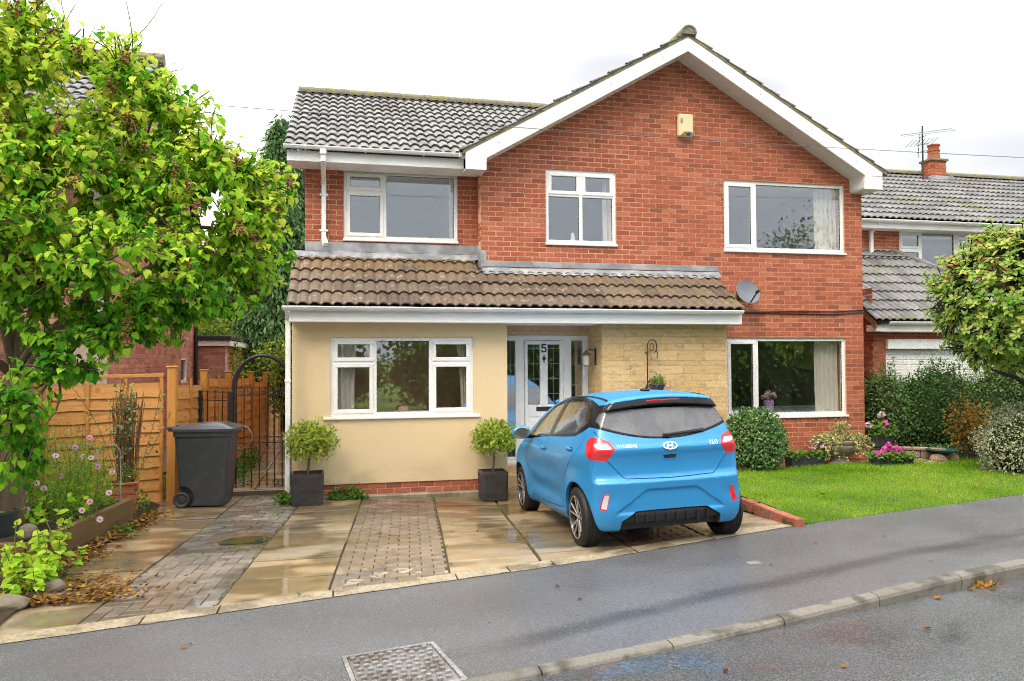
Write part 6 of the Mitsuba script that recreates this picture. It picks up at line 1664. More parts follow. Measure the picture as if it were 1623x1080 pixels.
k = thing('clematis_planter', 'terracotta stained wooden planter with the willow screen standing in it', 'planter'); crate(k, (-2.62, 10.32, 0.02), 0.36, 0.34, 0.37, 0.15)
k = thing('stained_planter', 'terracotta stained wooden planter at the left edge behind the raised bed', 'planter'); crate(k, (-3.98, 10.2, 0.02), 0.62, 0.36, 0.36, 0.1)
k = thing('willow_screen', 'bundle of upright reddish willow sticks supporting a climber', 'plant support'); st = MB()
for i in range(58):
    x = rng.uniform(-0.135, 0.135); y = rng.uniform(-0.06, 0.06); h = rng.uniform(1.0, 1.22); l = rng.normal(0, 0.02, 2); fan = 1.0 + 0.25
    base = np.array([-2.56 + x * 0.75, 10.36 + y, 0.30]); mb = MB(); mb.tube([base, base + (x * 0.15 + l[0] * 0.4, l[1] * 0.4, h * 0.5), base + (x * fan * 0.4 + l[0], l[1], h)], [0.0052, 0.005, 0.004], 5); mb.put(name(k + '__stick'), 'm_willow')
mat('m_willow', lambda p, n, uv: mix(ramp(uv.x, (0.16, 0.06, 0.025), (0.30, 0.12, 0.05), (0.36, 0.2, 0.10)), (0.10, 0.05, 0.03), noise(p.x * 60, p.y * 60, p.z * 25)), 0.7, 0.4)
mb = MB()
for z in (0.55, 0.95, 1.3):
    t = np.linspace(0, 2 * math.pi, 21); mb = MB(); mb.tube(np.column_stack([-2.56 + 0.155 * np.cos(t) * (0.8 + 0.2 * z), 10.36 + 0.08 * np.sin(t), z + 0.012 * np.sin(3 * t)]), 0.005, 5, caps=False); mb.put(name(k + '__band'), 'm_willow')
k = thing('wire_edging', 'curly grey wire border standing in the raised bed', 'wire border'); 
for i in range(3):
    t = np.linspace(-0.2, 1.2 * math.pi, 22); cx = -3.05 + 0.24 * i; mb = MB(); mb.tube(np.vstack([[(cx + 0.12, 9.62, 0.25)], np.column_stack([cx + 0.12 * np.cos(t), np.full(22, 9.62), 0.80 + 0.15 * np.sin(t)])]), 0.006, 6); mb.put(name(k + '__loop'), 'm_lead')
k = thing('black_pot', 'black plastic plant pot at the far left of the raised bed', 'pot')
mb = MB(); mb.lathe([(0.0, 0.0), (0.12, 0.0), (0.16, 0.22), (0.17, 0.22), (0.17, 0.245), (0.155, 0.245), (0.15, 0.20), (0.0, 0.19)], (-3.12, 8.1, 0.26), 26); mb.put(k, 'm_dark_plastic', 35)
for lab, c, r, sq in (('grey rounded stone on the corner of the raised bed', (-2.78, 7.86, 0.33), 0.085, (1, 0.9, 0.95)), ('pale flat stone at the street corner of the soil strip', (-2.38, 6.35, 0.12), 0.12, (1.2, 0.8, 0.55)), ('brown stone beside the pale flat stone', (-2.2, 6.75, 0.12), 0.08, (1.0, 0.8, 0.8))):
    k = thing('garden_stone', lab, 'stone'); m = trimesh.creation.icosphere(3, 1.0); v = m.vertices * (1 + 0.25 * (meshkit.fbm(m.vertices * 1.7 + c[0] * 9, 3)[:, None] - 0.5)) * r * np.array(sq) + c; scene[k] = mikit.ply((v, m.faces), 'm_boulder', True)
mat('m_boulder', lambda p, n, uv: mix((0.12, 0.10, 0.07), (0.20, 0.175, 0.13), fbm(p.x * 20, p.y * 20, p.z * 20)), 0.8, 0.3)

# ------------------------------------------------------------------ pots and troughs
def ribbed_pot(key, c, w, h, lab):
    tag(key, lab, 'planter', 'square ribbed planters with clipped trees')
    o = w / 2; i_ = o - 0.02; n = 12; mb = MB(); mb.add(*loft([(-o * 0.93, o * 0.93, -o * 0.93, o * 0.93, 0, 0.03), (-o, o, -o, o, h, 0.03), (-i_, i_, -i_, i_, h + 0.002, 0.025), (-i_, i_, -i_, i_, h - 0.03, 0.025)]))
    mb.v = [v + c for v in mb.v]; mb.put(key + '__body', 'm_ribbed', 30)
    for s, ax in ((-1, 1), (1, 0), (-1, 0)):
        for t in np.linspace(-0.82, 0.82, n):
            p = np.array([t * o, s * o, 0.0]) if ax == 1 else np.array([s * o, t * o, 0.0])
            a = np.array(c) + p * 0.935 + (0, 0, 0.012); b = np.array(c) + p * 0.997 + (0, 0, h - 0.03); mb = MB(); mb.bar(a, b, 0.014, 0.012, 0.003, up=(0, 1, 0) if ax == 1 else (1, 0, 0)); mb.put(name(key + '__rib'), 'm_ribbed')
    mb = MB(); mb.box(np.array(c) + (-i_, -i_, h - 0.05), np.array(c) + (i_, i_, h - 0.025)); mb.put(key + '__soil', 'm_soil')


mat('m_ribbed', lambda p, n, uv: mix((0.030, 0.026, 0.026), (0.055, 0.048, 0.046), noise(p.x * 9, p.y * 9, p.z * 20)), 0.42, 0.5)
POTS = [(np.array([-0.41, 10.43, 0.02]), 0.40, 0.405), (np.array([2.06, 10.46, -0.03]), 0.36, 0.39)]
for (c, w, h), lab in zip(POTS, ('dark square ribbed planter at the left end of the cream wall', 'dark square ribbed planter by the door, beside the car')):
    ribbed_pot(name('ribbed_planter'), c, w, h, lab)


def trough(key, c, L, w, h, ang, bsdf='m_dark_plastic'):
    v, f = loft([(-L / 2 * 0.93, L / 2 * 0.93, -w / 2 * 0.85, w / 2 * 0.85, 0, 0.02), (-L / 2 * 0.98, L / 2 * 0.98, -w / 2 * 0.97, w / 2 * 0.97, h * 0.86, 0.02), (-L / 2, L / 2, -w / 2, w / 2, h * 0.87, 0.025), (-L / 2, L / 2, -w / 2, w / 2, h, 0.025), (-L / 2 + 0.02, L / 2 - 0.02, -w / 2 + 0.02, w / 2 - 0.02, h + 0.001, 0.02), (-L / 2 + 0.02, L / 2 - 0.02, -w / 2 + 0.02, w / 2 - 0.02, h - 0.04, 0.02)])
    R = np.array([[math.cos(ang), -math.sin(ang), 0], [math.sin(ang), math.cos(ang), 0], [0, 0, 1]]); scene[key] = mikit.ply((v @ R.T + c, f), bsdf, 30)


TRA = np.array([7.14, 10.86, 0.178]); TRB = np.array([8.42, 10.50, 0.15]); PTC = np.array([8.93, 11.40, 0.40]); URN = np.array([7.86, 10.98, 0.178])
k = thing('flower_trough', 'black trough of pale pink flowers under the ground floor window', 'planter'); trough(k, TRA, 0.66, 0.2, 0.165, 0.12)
k = thing('flower_trough', 'black trough of magenta flowers on the lawn edge in front of the low wall', 'planter'); trough(k, TRB, 0.68, 0.22, 0.165, 0.02)
k = thing('flower_pot', 'dark pot of bright pink flowers on the low wall at the house corner', 'planter'); trough(k, PTC, 0.42, 0.24, 0.19, 0.2)
k = thing('stone_urn', 'weathered stone urn planter with trailing variegated ivy', 'urn')
mb = MB(); mb.lathe([(0.0, 0.0), (0.17, 0.0), (0.17, 0.03), (0.12, 0.06), (0.10, 0.12), (0.14, 0.15), (0.24, 0.20), (0.30, 0.28), (0.305, 0.32), (0.29, 0.325), (0.315, 0.34), (0.335, 0.38), (0.335, 0.40), (0.30, 0.40), (0.285, 0.34), (0.0, 0.34)], (0, 0, 0), 40)
v = mb.v[0]; ang = np.arctan2(v[:, 1], v[:, 0]); r = np.hypot(v[:, 0], v[:, 1]); rib = 1 + 0.035 * np.cos(20 * ang) * sstep(0.14, 0.2, v[:, 2]) * sstep(0.325, 0.3, v[:, 2]); v[:, 0] *= rib * 1.15; v[:, 1] *= rib * 0.85; v += URN; mb.put(k, 'm_urn', True)
mat('m_urn', lambda p, n, uv: mix((0.20, 0.17, 0.125), (0.30, 0.26, 0.19), fbm(p.x * 14, p.y * 14, p.z * 14)) * (0.75 + 0.5 * noise(p.x * 60, p.y * 60, p.z * 60)), 0.85, 0.3)
k = thing('low_wall', 'low stone garden wall stepping out from the house corner', 'wall')
P0, P1 = np.array([8.70, 11.52]), np.array([9.75, 10.86])
for i in range(5):
    a, b = P0 + (P1 - P0) * i / 5, P0 + (P1 - P0) * (i + 0.96) / 5
    for j, (z0, z1) in enumerate(((0.05, 0.22), (0.225, 0.345))):
        mb = MB(); sh = (P1 - P0) / 5 * (0.45 if j else 0.0); mb.bar((*(a + sh), (z0 + z1) / 2), (*(b + sh), (z0 + z1) / 2), 0.16 + rng.normal(0, 0.004), z1 - z0, 0.012); mb.put(name(k + '__stone'), 'm_wall_stone')
    mb = MB(); mb.bar((*a, 0.372), (*b, 0.372), 0.20, 0.045, 0.01); mb.put(name(k + '__coping'), 'm_wall_stone')
mat('m_wall_stone', lambda p, n, uv: mix(ramp(uv.x, (0.25, 0.17, 0.11), (0.33, 0.25, 0.17), (0.30, 0.20, 0.15)), (0.10, 0.10, 0.05), smooth_(0.5, 0.75, fbm(p.x * 9, p.y * 9, p.z * 9)) * 0.6) * (0.8 + 0.4 * noise(p.x * 60, p.y * 60, p.z * 60)), 0.85, 0.3)
k = thing('bird_bath', 'shallow green dish bird bath on stones at the lawn edge', 'bird bath'); mb = MB(); mb.lathe([(0.0, 0.0), (0.08, 0.0), (0.16, 0.025), (0.235, 0.06), (0.245, 0.066), (0.235, 0.070), (0.15, 0.045), (0.0, 0.03)], (9.55, 10.72, 0.33), 36); mb.put(k, 'm_green_dish', 40)
mat('m_green_dish', (0.012, 0.075, 0.072), 0.3, 0.5)
for c, r in (((9.42, 10.66, 0.24), 0.13), ((9.70, 10.70, 0.24), 0.12), ((9.15, 10.52, 0.17), 0.11), ((9.3, 10.45, 0.17), 0.08)):
    k = thing('edge_stone', 'rough stone ' + {9.42: 'under the left rim of the green bird bath', 9.70: 'under the right rim of the green bird bath', 9.15: 'on the lawn edge furthest left of the bird bath', 9.3: 'on the lawn edge just left of the bird bath'}[c[0]], 'stone', 'stones around the bird bath'); m = trimesh.creation.icosphere(3, 1.0); v = m.vertices * (1 + 0.3 * (meshkit.fbm(m.vertices * 1.7 + c[0] * 9, 3)[:, None] - 0.5)) * r * np.array([1.1, 0.9, 0.75]) + c; scene[k] = mikit.ply((v, m.faces), 'm_wall_stone', True)

# ------------------------------------------------------------------ behind the windows
def curtain(lab, x0, x1, y, z0, z1, pull=0.0, folds=6):
    k = thing('curtain', lab, 'curtain'); n = folds * 8 + 1; t = np.linspace(0, 1, n); rows = []
    for s in np.linspace(0, 1, 9):
        z = z1 + (z0 - z1) * s; w = 1 - pull * math.sin(min(s * 1.5, 1) * math.pi / 2); a, b = (x0, x0 + (x1 - x0) * w) if pull >= 0 else (x1 - (x1 - x0) * (1 + pull * math.sin(min(s * 1.5, 1) * math.pi / 2)), x1)
        rows.append(np.column_stack([a + (b - a) * t, y + 0.028 * np.sin(2 * math.pi * folds * t + 0.6 * math.sin(5 * s)), np.full(n, z)]))
    v = np.vstack(rows); i, j = np.meshgrid(np.arange(8), np.arange(n - 1), indexing='ij'); q = np.stack([i * n + j, i * n + j + 1, (i + 1) * n + j + 1, (i + 1) * n + j], -1).reshape(-1, 4)
    scene[k] = mikit.ply((v, q), 'm_curtain', True)


curtain('cream curtain at the left of the front extension window', -0.12, 0.24, YE + 0.17, 0.9, 2.3, 0.12, 4)
curtain('cream curtain gathered at the right of the front extension window', 1.60, 1.84, YE + 0.17, 0.9, 2.3, -0.35, 4)
curtain('white curtain at the right of the ground floor brick wall window', 7.80, 8.24, YM + 0.2, 0.7, 2.3, 0.0, 5)
curtain('white curtain at the right of the upper right window', 7.83, 8.25, YM + 0.2, 3.4, 4.84, 0.0, 5)
curtain('pale curtain edge at the right of the small upper window', 4.06, 4.22, YM + 0.2, 3.4, 4.86, 0.0, 2)
curtain('pale curtain edge at the right of the upper left window', 1.66, 1.77, YW + 0.2, 3.4, 4.82, 0.0, 2)
k = thing('inner_sill', 'white window boards inside the windows', 'window sill')
for i, (x0, x1, y, z) in enumerate(((W5[0], W5[1], YE, W5[2] + 0.05), (W4[0], W4[1], YM, W4[2] + 0.05), (W3[0], W3[1], YM, W3[2] + 0.05), (W2[0], W2[1], YM, W2[2] + 0.05), (W1[0], W1[1], YW, W1[2] + 0.05))):
    mb = MB(); mb.box((x0 + 0.01, y + 0.10, z - 0.03), (x1 - 0.01, y + 0.30, z), 0.004); mb.put(name(k + '__board'), 'm_trim')
k = thing('vase', 'lilac vase of pale flowers on the ground floor window sill', 'vase'); VZ = np.array([6.93, YM + 0.19, W4[2] + 0.051])
mb = MB(); mb.lathe([(0.0, 0.0), (0.055, 0.0), (0.075, 0.08), (0.085, 0.16), (0.08, 0.205), (0.07, 0.21), (0.0, 0.2)], VZ, 24); mb.put(k, 'm_lilac', 40)
mat('m_lilac', (0.42, 0.24, 0.55), 0.3, 0.5)
k = thing('sill_box', 'small pink box on the sill of the front extension window', 'box'); mb = MB(); mb.box((0.80, YE + 0.14, W5[2] + 0.051), (0.93, YE + 0.2, W5[2] + 0.115), 0.004); mb.put(k, 'm_pink_box'); mat('m_pink_box', (0.55, 0.22, 0.26), 0.6)
k = thing('desk_chair', 'black office chair back inside the ground floor window', 'chair'); mb = MB(); mb.box((7.2, YM + 0.5, 1.0), (7.58, YM + 0.58, 1.56), 0.04); mb.put(k + '__back', 'm_black'); mb = MB(); mb.box((7.34, YM + 0.55, 0.5), (7.44, YM + 0.6, 1.0)); mb.put(k + '__stem', 'm_black')
k = thing('wall_mirror', 'tall gilt mirror on the back wall seen through the ground floor window', 'mirror'); mb = MB(); mb.box((8.0, 13.9, 1.35), (8.05, 14.6, 2.35)); mb.box((7.3, 14.95, 1.45), (8.2, 15.0, 2.4), 0.01); mb.put(k + '__frame', 'm_gilt'); mb = MB(); mb.box((7.4, 14.93, 1.55), (8.1, 14.951, 2.3)); mb.put(k + '__glass', 'm_mirror'); mat('m_gilt', (0.35, 0.22, 0.07), 0.35, 0.5, 0.6)
k = thing('sill_ornament', 'small white ornament on the small upper window sill', 'ornament'); mb = MB(); mb.lathe([(0.0, 0.0), (0.035, 0.0), (0.04, 0.05), (0.025, 0.10), (0.03, 0.13), (0.0, 0.15)], (3.56, YM + 0.18, W2[2] + 0.051), 16); mb.put(k, 'm_upvc', 40)
# ------------------------------------------------------------------ foliage
def leaf_bsdf(key, cols, rough=0.42, trans=0.55, spec=0.5):
    def fn(p, n, uv):
        return ramp(uv.x, *cols) * (0.80 + 0.40 * uv.y)
    scene[key] = {'type': 'principledthin', 'base_color': mikit.proc(fn), 'roughness': rough, 'diff_trans': trans, 'spec_trans': 0.0, 'eta': 1.45}
    return key


def tpl_heart(droop=0.22, fold=0.12):
    xs_ = np.array([0.0, -0.05, 0.12, 0.42, 0.75, 1.0]); w = np.array([0.0, 0.20, 0.42, 0.44, 0.22, 0.0]); v = [(0, 0, 0), (0.42, 0, -0.02), (0.75, 0, -0.02 - droop * 0.4), (1.0, 0, -droop)]
    L = [(-0.05, 0.22, fold * 0.4), (0.14, 0.42, fold), (0.45, 0.42, fold), (0.76, 0.21, fold * 0.4 - droop * 0.4)]
    v += L + [(a, -b, c) for a, b, c in L]
    f = []
    for o in (4, 8):
        q = [(0, o, o + 1), (0, o + 1, 1), (o + 1, o + 2, 1), (o + 2, o + 3, 2), (o + 2, 2, 1), (o + 3, 3, 2)]
        f += q if o == 4 else [(a, c, b) for a, b, c in q]
    return np.array(v, float), np.array(f)


def tpl_ellip(w=0.22, droop=0.15, fold=0.06):
    v = [(0, 0, 0), (0.5, 0, -0.02), (1, 0, -droop), (0.25, w * 0.8, fold * 0.7), (0.6, w, fold - droop * 0.3), (0.25, -w * 0.8, fold * 0.7), (0.6, -w, fold - droop * 0.3)]
    f = [(0, 3, 1), (3, 4, 1), (4, 2, 1), (0, 1, 5), (5, 1, 6), (6, 1, 2)]
    return np.array(v, float), np.array(f)


def tpl_quad(w=0.28, fold=0.1):
    return np.array([(0, 0, 0), (0.5, w, fold), (1, 0, -0.05), (0.5, -w, fold)], float), np.array([(0, 2, 1), (0, 3, 2)])


def tpl_blade():
    return np.array([(0, 0.5, 0), (0, -0.5, 0), (1, 0, 0)], float), np.array([(0, 1, 2)])


def frames(d, n):
    d = d / (np.linalg.norm(d, axis=1, keepdims=True) + 1e-9); n = n - d * (n * d).sum(1, keepdims=True)
    n = n / (np.linalg.norm(n, axis=1, keepdims=True) + 1e-9); return d, np.cross(n, d), n


def scatter(mb, tpl, pos, d, n, size, uv):
    """One mesh of leaves; uv (N, 2) is each leaf's tone."""
    tv, tf = tpl; d, y, n = frames(d, n); size = np.broadcast_to(size, (len(pos),))[:, None, None]
    v = pos[:, None] + size * (tv[None, :, :1] * d[:, None] + tv[None, :, 1:2] * y[:, None] + tv[None, :, 2:] * n[:, None])
    f = tf[None] + (np.arange(len(pos)) * len(tv))[:, None, None]
    mb.add(v.reshape(-1, 3), f.reshape(-1, 3), np.repeat(uv, len(tv), 0))


def unit(n):
    q = rng.normal(size=(n, 3)); return q / np.linalg.norm(q, axis=1, keepdims=True)


def leaf_parts(key, tpl, pos, d, n, size, uv, bsdf, limit=300, rest='foliage', part='leaf'):
    """The leaves that show largest as entries, all the others as one mesh."""
    dd, yy_, nn = frames(d, n); ux, vy, dist = px(pos); face = np.abs((nn * (EYE - pos)).sum(1)) / np.linalg.norm(EYE - pos, axis=1)
    sc = size / dist * (0.3 + face) * ((ux > 0) & (ux < 1623) & (vy > 0) & (vy < 1080)) * np.exp(-2.0 * np.maximum(0, dist - np.median(dist)))
    order = np.argsort(-sc)[:limit]; order = order[sc[order] > 0]; pick = np.zeros(len(pos), bool); pick[order] = True
    tv, tf = tpl; var = [mikit.ply((tv, tf), bsdf, True, uv=np.tile([(a + 0.5) / 10, 0.5], (len(tv), 1))) for a in range(10)]
    for i in order:
        M = np.eye(4); M[:3, :3] = np.stack([dd[i], yy_[i], nn[i]], 1) * size[i]; M[:3, 3] = pos[i]
        scene[name(key + '__' + part)] = {**var[min(9, int(uv[i, 0] * 10))], 'to_world': T(M)}
    mb = MB(); r = ~pick; scatter(mb, tpl, pos[r], d[r], n[r], size[r], uv[r]); k = key + '__' + rest; mb.put(k, bsdf, True); tag(k, kind='stuff')


def curve(p, q, sag=0.0, bend=0.1, n=6):
    t = np.linspace(0, 1, n)[:, None]; L = np.linalg.norm(q - p); c = p + (q - p) * t + (np.sin(t * math.pi)) * (rng.normal(0, bend, 3) * L + np.array([0, 0, sag * L]))
    return c


def skeleton(base, tips, counts, r0, taper=0.55, sag=0.05, bend=0.06):
    """Limbs, boughs and twigs joining a trunk base to the tips through cluster centres. Returns (mesh, twig starts)."""
    mb = MB(); lev = [tips]
    for c in counts[::-1]:
        cen, _ = kmeans2(lev[-1], min(c, len(lev[-1])), seed=3, minit='points', iter=12); lev.append(cen[np.isfinite(cen).all(1)])
    lev = lev[::-1]; start = np.array(base, float)[None]; rad = r0
    for li, pts in enumerate(lev):
        dd = np.linalg.norm(pts[:, None] - start[None], axis=2); par = dd.argmin(1)
        last = li == len(lev) - 1; goal = pts if last else start[par] + (pts - start[par]) * 0.72
        for i in range(len(pts)):
            p, q = start[par[i]], goal[i]; rr = np.linspace(rad, rad * taper, 6 if not last else 4); mb.tube(curve(p, q, sag, bend, 6 if not last else 4), rr, 8 if li == 0 else (6 if li < 2 else 4), caps=False)
        org = start[par]; start = goal; rad *= taper * (0.9 if li else 1.0)
    return mb, org


def in_blobs(blobs, n, shell=0.55):
    """n points in spheres (centre, radii), denser towards the skin; blobs weighed by size."""
    w = np.array([np.prod(b[1]) if np.ndim(b[1]) else b[1] ** 3 for b in blobs]) ** 0.75; w /= w.sum(); out = []
    for b, k in zip(blobs, rng.multinomial(n, w)):
        out.append(np.array(b[0]) + unit(k) * (shell + (1 - shell) * rng.random((k, 1)) ** 0.6) * np.asarray(b[1]))
    return np.vstack(out)


# --- the big left tree
leaf_bsdf('m_leaf_lilac', [(0.04, 0.18, 0.018), (0.12, 0.35, 0.026), (0.24, 0.50, 0.034), (0.37, 0.60, 0.05), (0.49, 0.65, 0.07), (0.60, 0.58, 0.085)], 0.35, 1.0)
TREE = thing('lilac_tree', 'large leafy tree with heart shaped yellow green leaves filling the left side', 'tree')
blobs = [((-2.31, 7.45, 4.20), (1.0, 0.8, 0.75)), ((-2.5, 6.95, 3.15), (0.85, 0.75, 0.8)), ((-1.62, 7.4, 3.85), (0.78, 0.7, 0.62)), ((-1.2, 7.25, 3.25), (0.68, 0.6, 0.60)), ((-0.82, 7.3, 2.9), (0.42, 0.4, 0.42)), ((-1.72, 6.75, 2.72), (0.65, 0.6, 0.42)), ((-0.72, 7.4, 3.5), (0.34, 0.34, 0.36)), ((-3.3, 7.4, 3.7), (0.95, 0.9, 0.95)), ((-1.78, 6.85, 2.15), (0.26, 0.3, 0.2)), ((-1.3, 7.0, 2.45), (0.45, 0.4, 0.22)), ((-2.35, 7.0, 2.25), (0.42, 0.4, 0.28)), ((-2.75, 7.2, 2.7), (0.5, 0.4, 0.4)), ((-2.05, 6.8, 1.95), (0.3, 0.3, 0.22)), ((-0.95, 7.3, 2.55), (0.34, 0.34, 0.26)), ((-1.5, 6.95, 2.2), (0.35, 0.3, 0.2)), ((-2.9, 7.2, 4.75), (0.6, 0.6, 0.45))]
tips = in_blobs(blobs, 3000, 0.55); low = in_blobs([((-2.42, 6.5, 1.55), (0.34, 0.35, 0.34)), ((-2.5, 6.9, 1.1), (0.22, 0.3, 0.3))], 90, 0.2)
wood_, org = skeleton((-2.98, 8.1, 1.75), np.vstack([tips, low]), (6, 26, 150), 0.042, 0.62, 0.04, 0.07)
tr = MB(); tr.tube([(-3.10, 8.35, 0.15), (-3.05, 8.25, 0.9), (-2.98, 8.12, 1.7), (-2.9, 8.0, 2.3)], [0.13, 0.10, 0.085, 0.06], 12); tr.tube([(-3.0, 8.15, 1.55), (-2.55, 7.7, 2.15), (-2.1, 7.3, 2.45), (-1.5, 7.1, 2.75)], [0.07, 0.055, 0.04, 0.018], 10); tr.tube([(-3.0, 8.1, 1.9), (-2.95, 7.7, 2.9), (-2.8, 7.5, 3.7)], [0.06, 0.045, 0.02], 8)
tr.put(TREE + '__trunk', 'm_bark', True); wood_.put(TREE + '__branches', 'm_bark', True)
alltips = np.vstack([tips, low]); pos, dr_, nr, sz, uv = [], [], [], [], []
for i, t in enumerate(alltips):
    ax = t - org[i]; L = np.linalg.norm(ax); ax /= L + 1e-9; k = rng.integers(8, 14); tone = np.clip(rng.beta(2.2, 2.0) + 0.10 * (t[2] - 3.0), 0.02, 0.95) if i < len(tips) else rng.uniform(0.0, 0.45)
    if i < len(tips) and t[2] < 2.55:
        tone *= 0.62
    s = 1 - rng.random(k) ** 1.5 * min(1.0, 0.32 / max(L, 0.05)); p = org[i] + (t - org[i]) * s[:, None] + rng.normal(0, 0.03, (k, 3))
    side_ = unit(k); side_ -= ax * (side_ @ ax)[:, None]; d = side_ * 0.8 + ax * 0.35 + np.array([0, 0, -0.62]) + rng.normal(0, 0.15, (k, 3)); up = np.array([0, 0, 1.0]) + 0.55 * side_ + rng.normal(0, 0.30, (k, 3)) + np.array([0, -0.35, 0])
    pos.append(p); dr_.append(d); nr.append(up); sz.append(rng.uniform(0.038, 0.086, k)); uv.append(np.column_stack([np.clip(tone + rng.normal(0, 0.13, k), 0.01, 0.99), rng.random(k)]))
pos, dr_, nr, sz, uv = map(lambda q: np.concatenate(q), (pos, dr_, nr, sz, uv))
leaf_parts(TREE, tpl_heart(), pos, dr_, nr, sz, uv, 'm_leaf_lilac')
oct_ = trimesh.creation.icosphere(subdivisions=0, radius=1.0)
seeds = tips[rng.permutation(len(tips))[:120]] + np.array([0.0, -0.12, 0.0])
for i, c in enumerate(seeds):
    mb = MB(); m = rng.integers(18, 34)
    for q in unit(m) * rng.random((m, 1)) ** 0.5 * np.array([0.055, 0.055, 0.09]):
        mb.add(oct_.vertices * rng.uniform(0.008, 0.013) + c + q + np.array([0, -0.02, -0.05]), oct_.faces, np.array([rng.random(), 0.5]))
    kk = name(TREE + '__seed_head'); mb.put(kk, 'm_seed'); tag(kk, kind='stuff')
mat('m_seed', lambda p, n, uv: ramp(uv.x, (0.07, 0.03, 0.024), (0.16, 0.06, 0.03), (0.26, 0.10, 0.035)), 0.8, 0.3)
# bare shoots sticking out of the top
sh = MB()
for i in range(46):
    b = tips[np.argsort(-tips[:, 2])[rng.integers(0, 260)]]; e = b + np.array([rng.normal(0.03, 0.12), rng.normal(0, 0.1), rng.uniform(0.15, 0.42)]); sh.tube(curve(b, e, 0, 0.05, 4), [0.005, 0.004, 0.003, 0.0015], 4)
sh.put(TREE + '__shoots', 'm_twig'); tag(TREE + '__shoots', kind='stuff')

# --- the clipped evergreen tree on the right
leaf_bsdf('m_leaf_phot', [(0.08, 0.22, 0.035), (0.18, 0.34, 0.06), (0.30, 0.46, 0.09), (0.42, 0.55, 0.13), (0.52, 0.56, 0.16), (0.55, 0.22, 0.10)], 0.32, 0.9)
PT = thing('round_tree', 'round crowned evergreen tree with large leaves and some red shoots at the right', 'tree')
cen = np.array([9.50, 9.15, 2.72]); tips = cen + unit(1500) * rng.uniform(0.82, 1.0, (1500, 1)) * np.array([1.2, 1.08, 1.10]) * (1 + 0.07 * rng.normal(size=(1500, 1))); tips = tips[tips[:, 2] > 1.78 - 0.2 * rng.random(len(tips))]
inner_ = cen + unit(160) * rng.uniform(0.35, 0.75, (160, 1)); tips = np.vstack([tips, inner_])
wood_, org = skeleton((9.85, 9.2, 1.55), tips, (6, 40), 0.035, 0.6, 0.02, 0.05); wood_.put(PT + '__branches', 'm_bark_dark', True)
mat('m_bark_dark', (0.02, 0.016, 0.013), 0.8)
tr = MB(); tr.tube([(10.35, 9.25, 0.1), (10.2, 9.22, 0.8), (9.95, 9.2, 1.35), (9.7, 9.15, 1.75)], [0.09, 0.075, 0.06, 0.04], 10); tr.tube([(9.95, 9.2, 1.35), (9.3, 9.05, 1.60), (8.85, 9.0, 1.72)], [0.045, 0.032, 0.016], 8); tr.tube([(9.95, 9.2, 1.4), (9.4, 9.1, 1.75), (8.95, 9.05, 2.0)], [0.04, 0.03, 0.016], 8); tr.put(PT + '__trunk', 'm_bark_dark', True)
pos, dr_, nr, sz, uv = [], [], [], [], []
for i, t in enumerate(tips):
    ax = t - cen; ax /= np.linalg.norm(ax); ax = ax * 0.7 + (0, 0, 0.5); ax /= np.linalg.norm(ax); k = rng.integers(6, 10); ph = rng.random() * 6 + np.arange(k) * 2.4; e1 = np.cross(ax, [0.3, 0.5, 0.8]); e1 /= np.linalg.norm(e1); e2 = np.cross(ax, e1)
    rad = np.cos(ph)[:, None] * e1 + np.sin(ph)[:, None] * e2; lift = rng.uniform(0.1, 0.7, k)[:, None]; d = rad + ax * lift; n = ax - rad * 0.3 * lift + rng.normal(0, 0.12, (k, 3)); red = rng.random() < 0.06 and t[2] > cen[2]
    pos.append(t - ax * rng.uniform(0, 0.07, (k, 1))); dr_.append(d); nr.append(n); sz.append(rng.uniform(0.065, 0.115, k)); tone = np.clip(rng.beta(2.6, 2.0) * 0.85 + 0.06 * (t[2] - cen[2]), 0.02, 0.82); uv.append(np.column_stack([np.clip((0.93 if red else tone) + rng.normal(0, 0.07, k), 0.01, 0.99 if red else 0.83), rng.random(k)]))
pos, dr_, nr, sz, uv = map(lambda q: np.concatenate(q), (pos, dr_, nr, sz, uv)); leaf_parts(PT, tpl_ellip(0.23, 0.12, 0.07), pos, dr_, nr, sz, uv, 'm_leaf_phot')


def leaf_cloud(key, pos, out, size, cols_key, tpl, tone=(0.5, 0.22), spread=0.7, part='foliage', droop=0.0, extra=0.0):
    n = len(pos); d = out * 0.5 + unit(n) * spread + np.array([0, 0, -droop]); nn = out + unit(n) * 0.8 + np.array([0, 0, 0.5])
    u = np.clip(rng.normal(tone[0], tone[1], n), 0.01, 0.99); mb = MB(); scatter(mb, tpl, pos, d, nn, size, np.column_stack([u, rng.random(n)])); k = key + '__' + part; mb.put(k, cols_key, True); tag(k, kind='stuff')


def lump(c, r, n, seed=0, rough=0.28, f=2.2, shell=(0.72, 1.0), zmin=None):
    """n points near the uneven skin of an ellipsoid, and their outward directions."""
    u = unit(n); u = u[u[:, 2] > -0.75]; k = 1 + rough * (meshkit.fbm(u * f + seed * 7.3, 3)[:, None] - 0.5) * 2
    p = np.asarray(c) + u * np.asarray(r) * k * rng.uniform(*shell, (len(u), 1))
    if zmin is not None:
        m = p[:, 2] > zmin; p, u = p[m], u[m]
    return p, u


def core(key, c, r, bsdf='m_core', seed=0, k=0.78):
    m = trimesh.creation.icosphere(3, 1.0); v = m.vertices * (1 + 0.28 * 2 * (meshkit.fbm(m.vertices * 2.2 + seed * 7.3, 3)[:, None] - 0.5)) * np.asarray(r) * k + np.asarray(c); scene[name(key + '__stems')] = mikit.ply((v, m.faces), bsdf, True)  # added dark solid inside the leaves that blocks see-through, no modelled stems


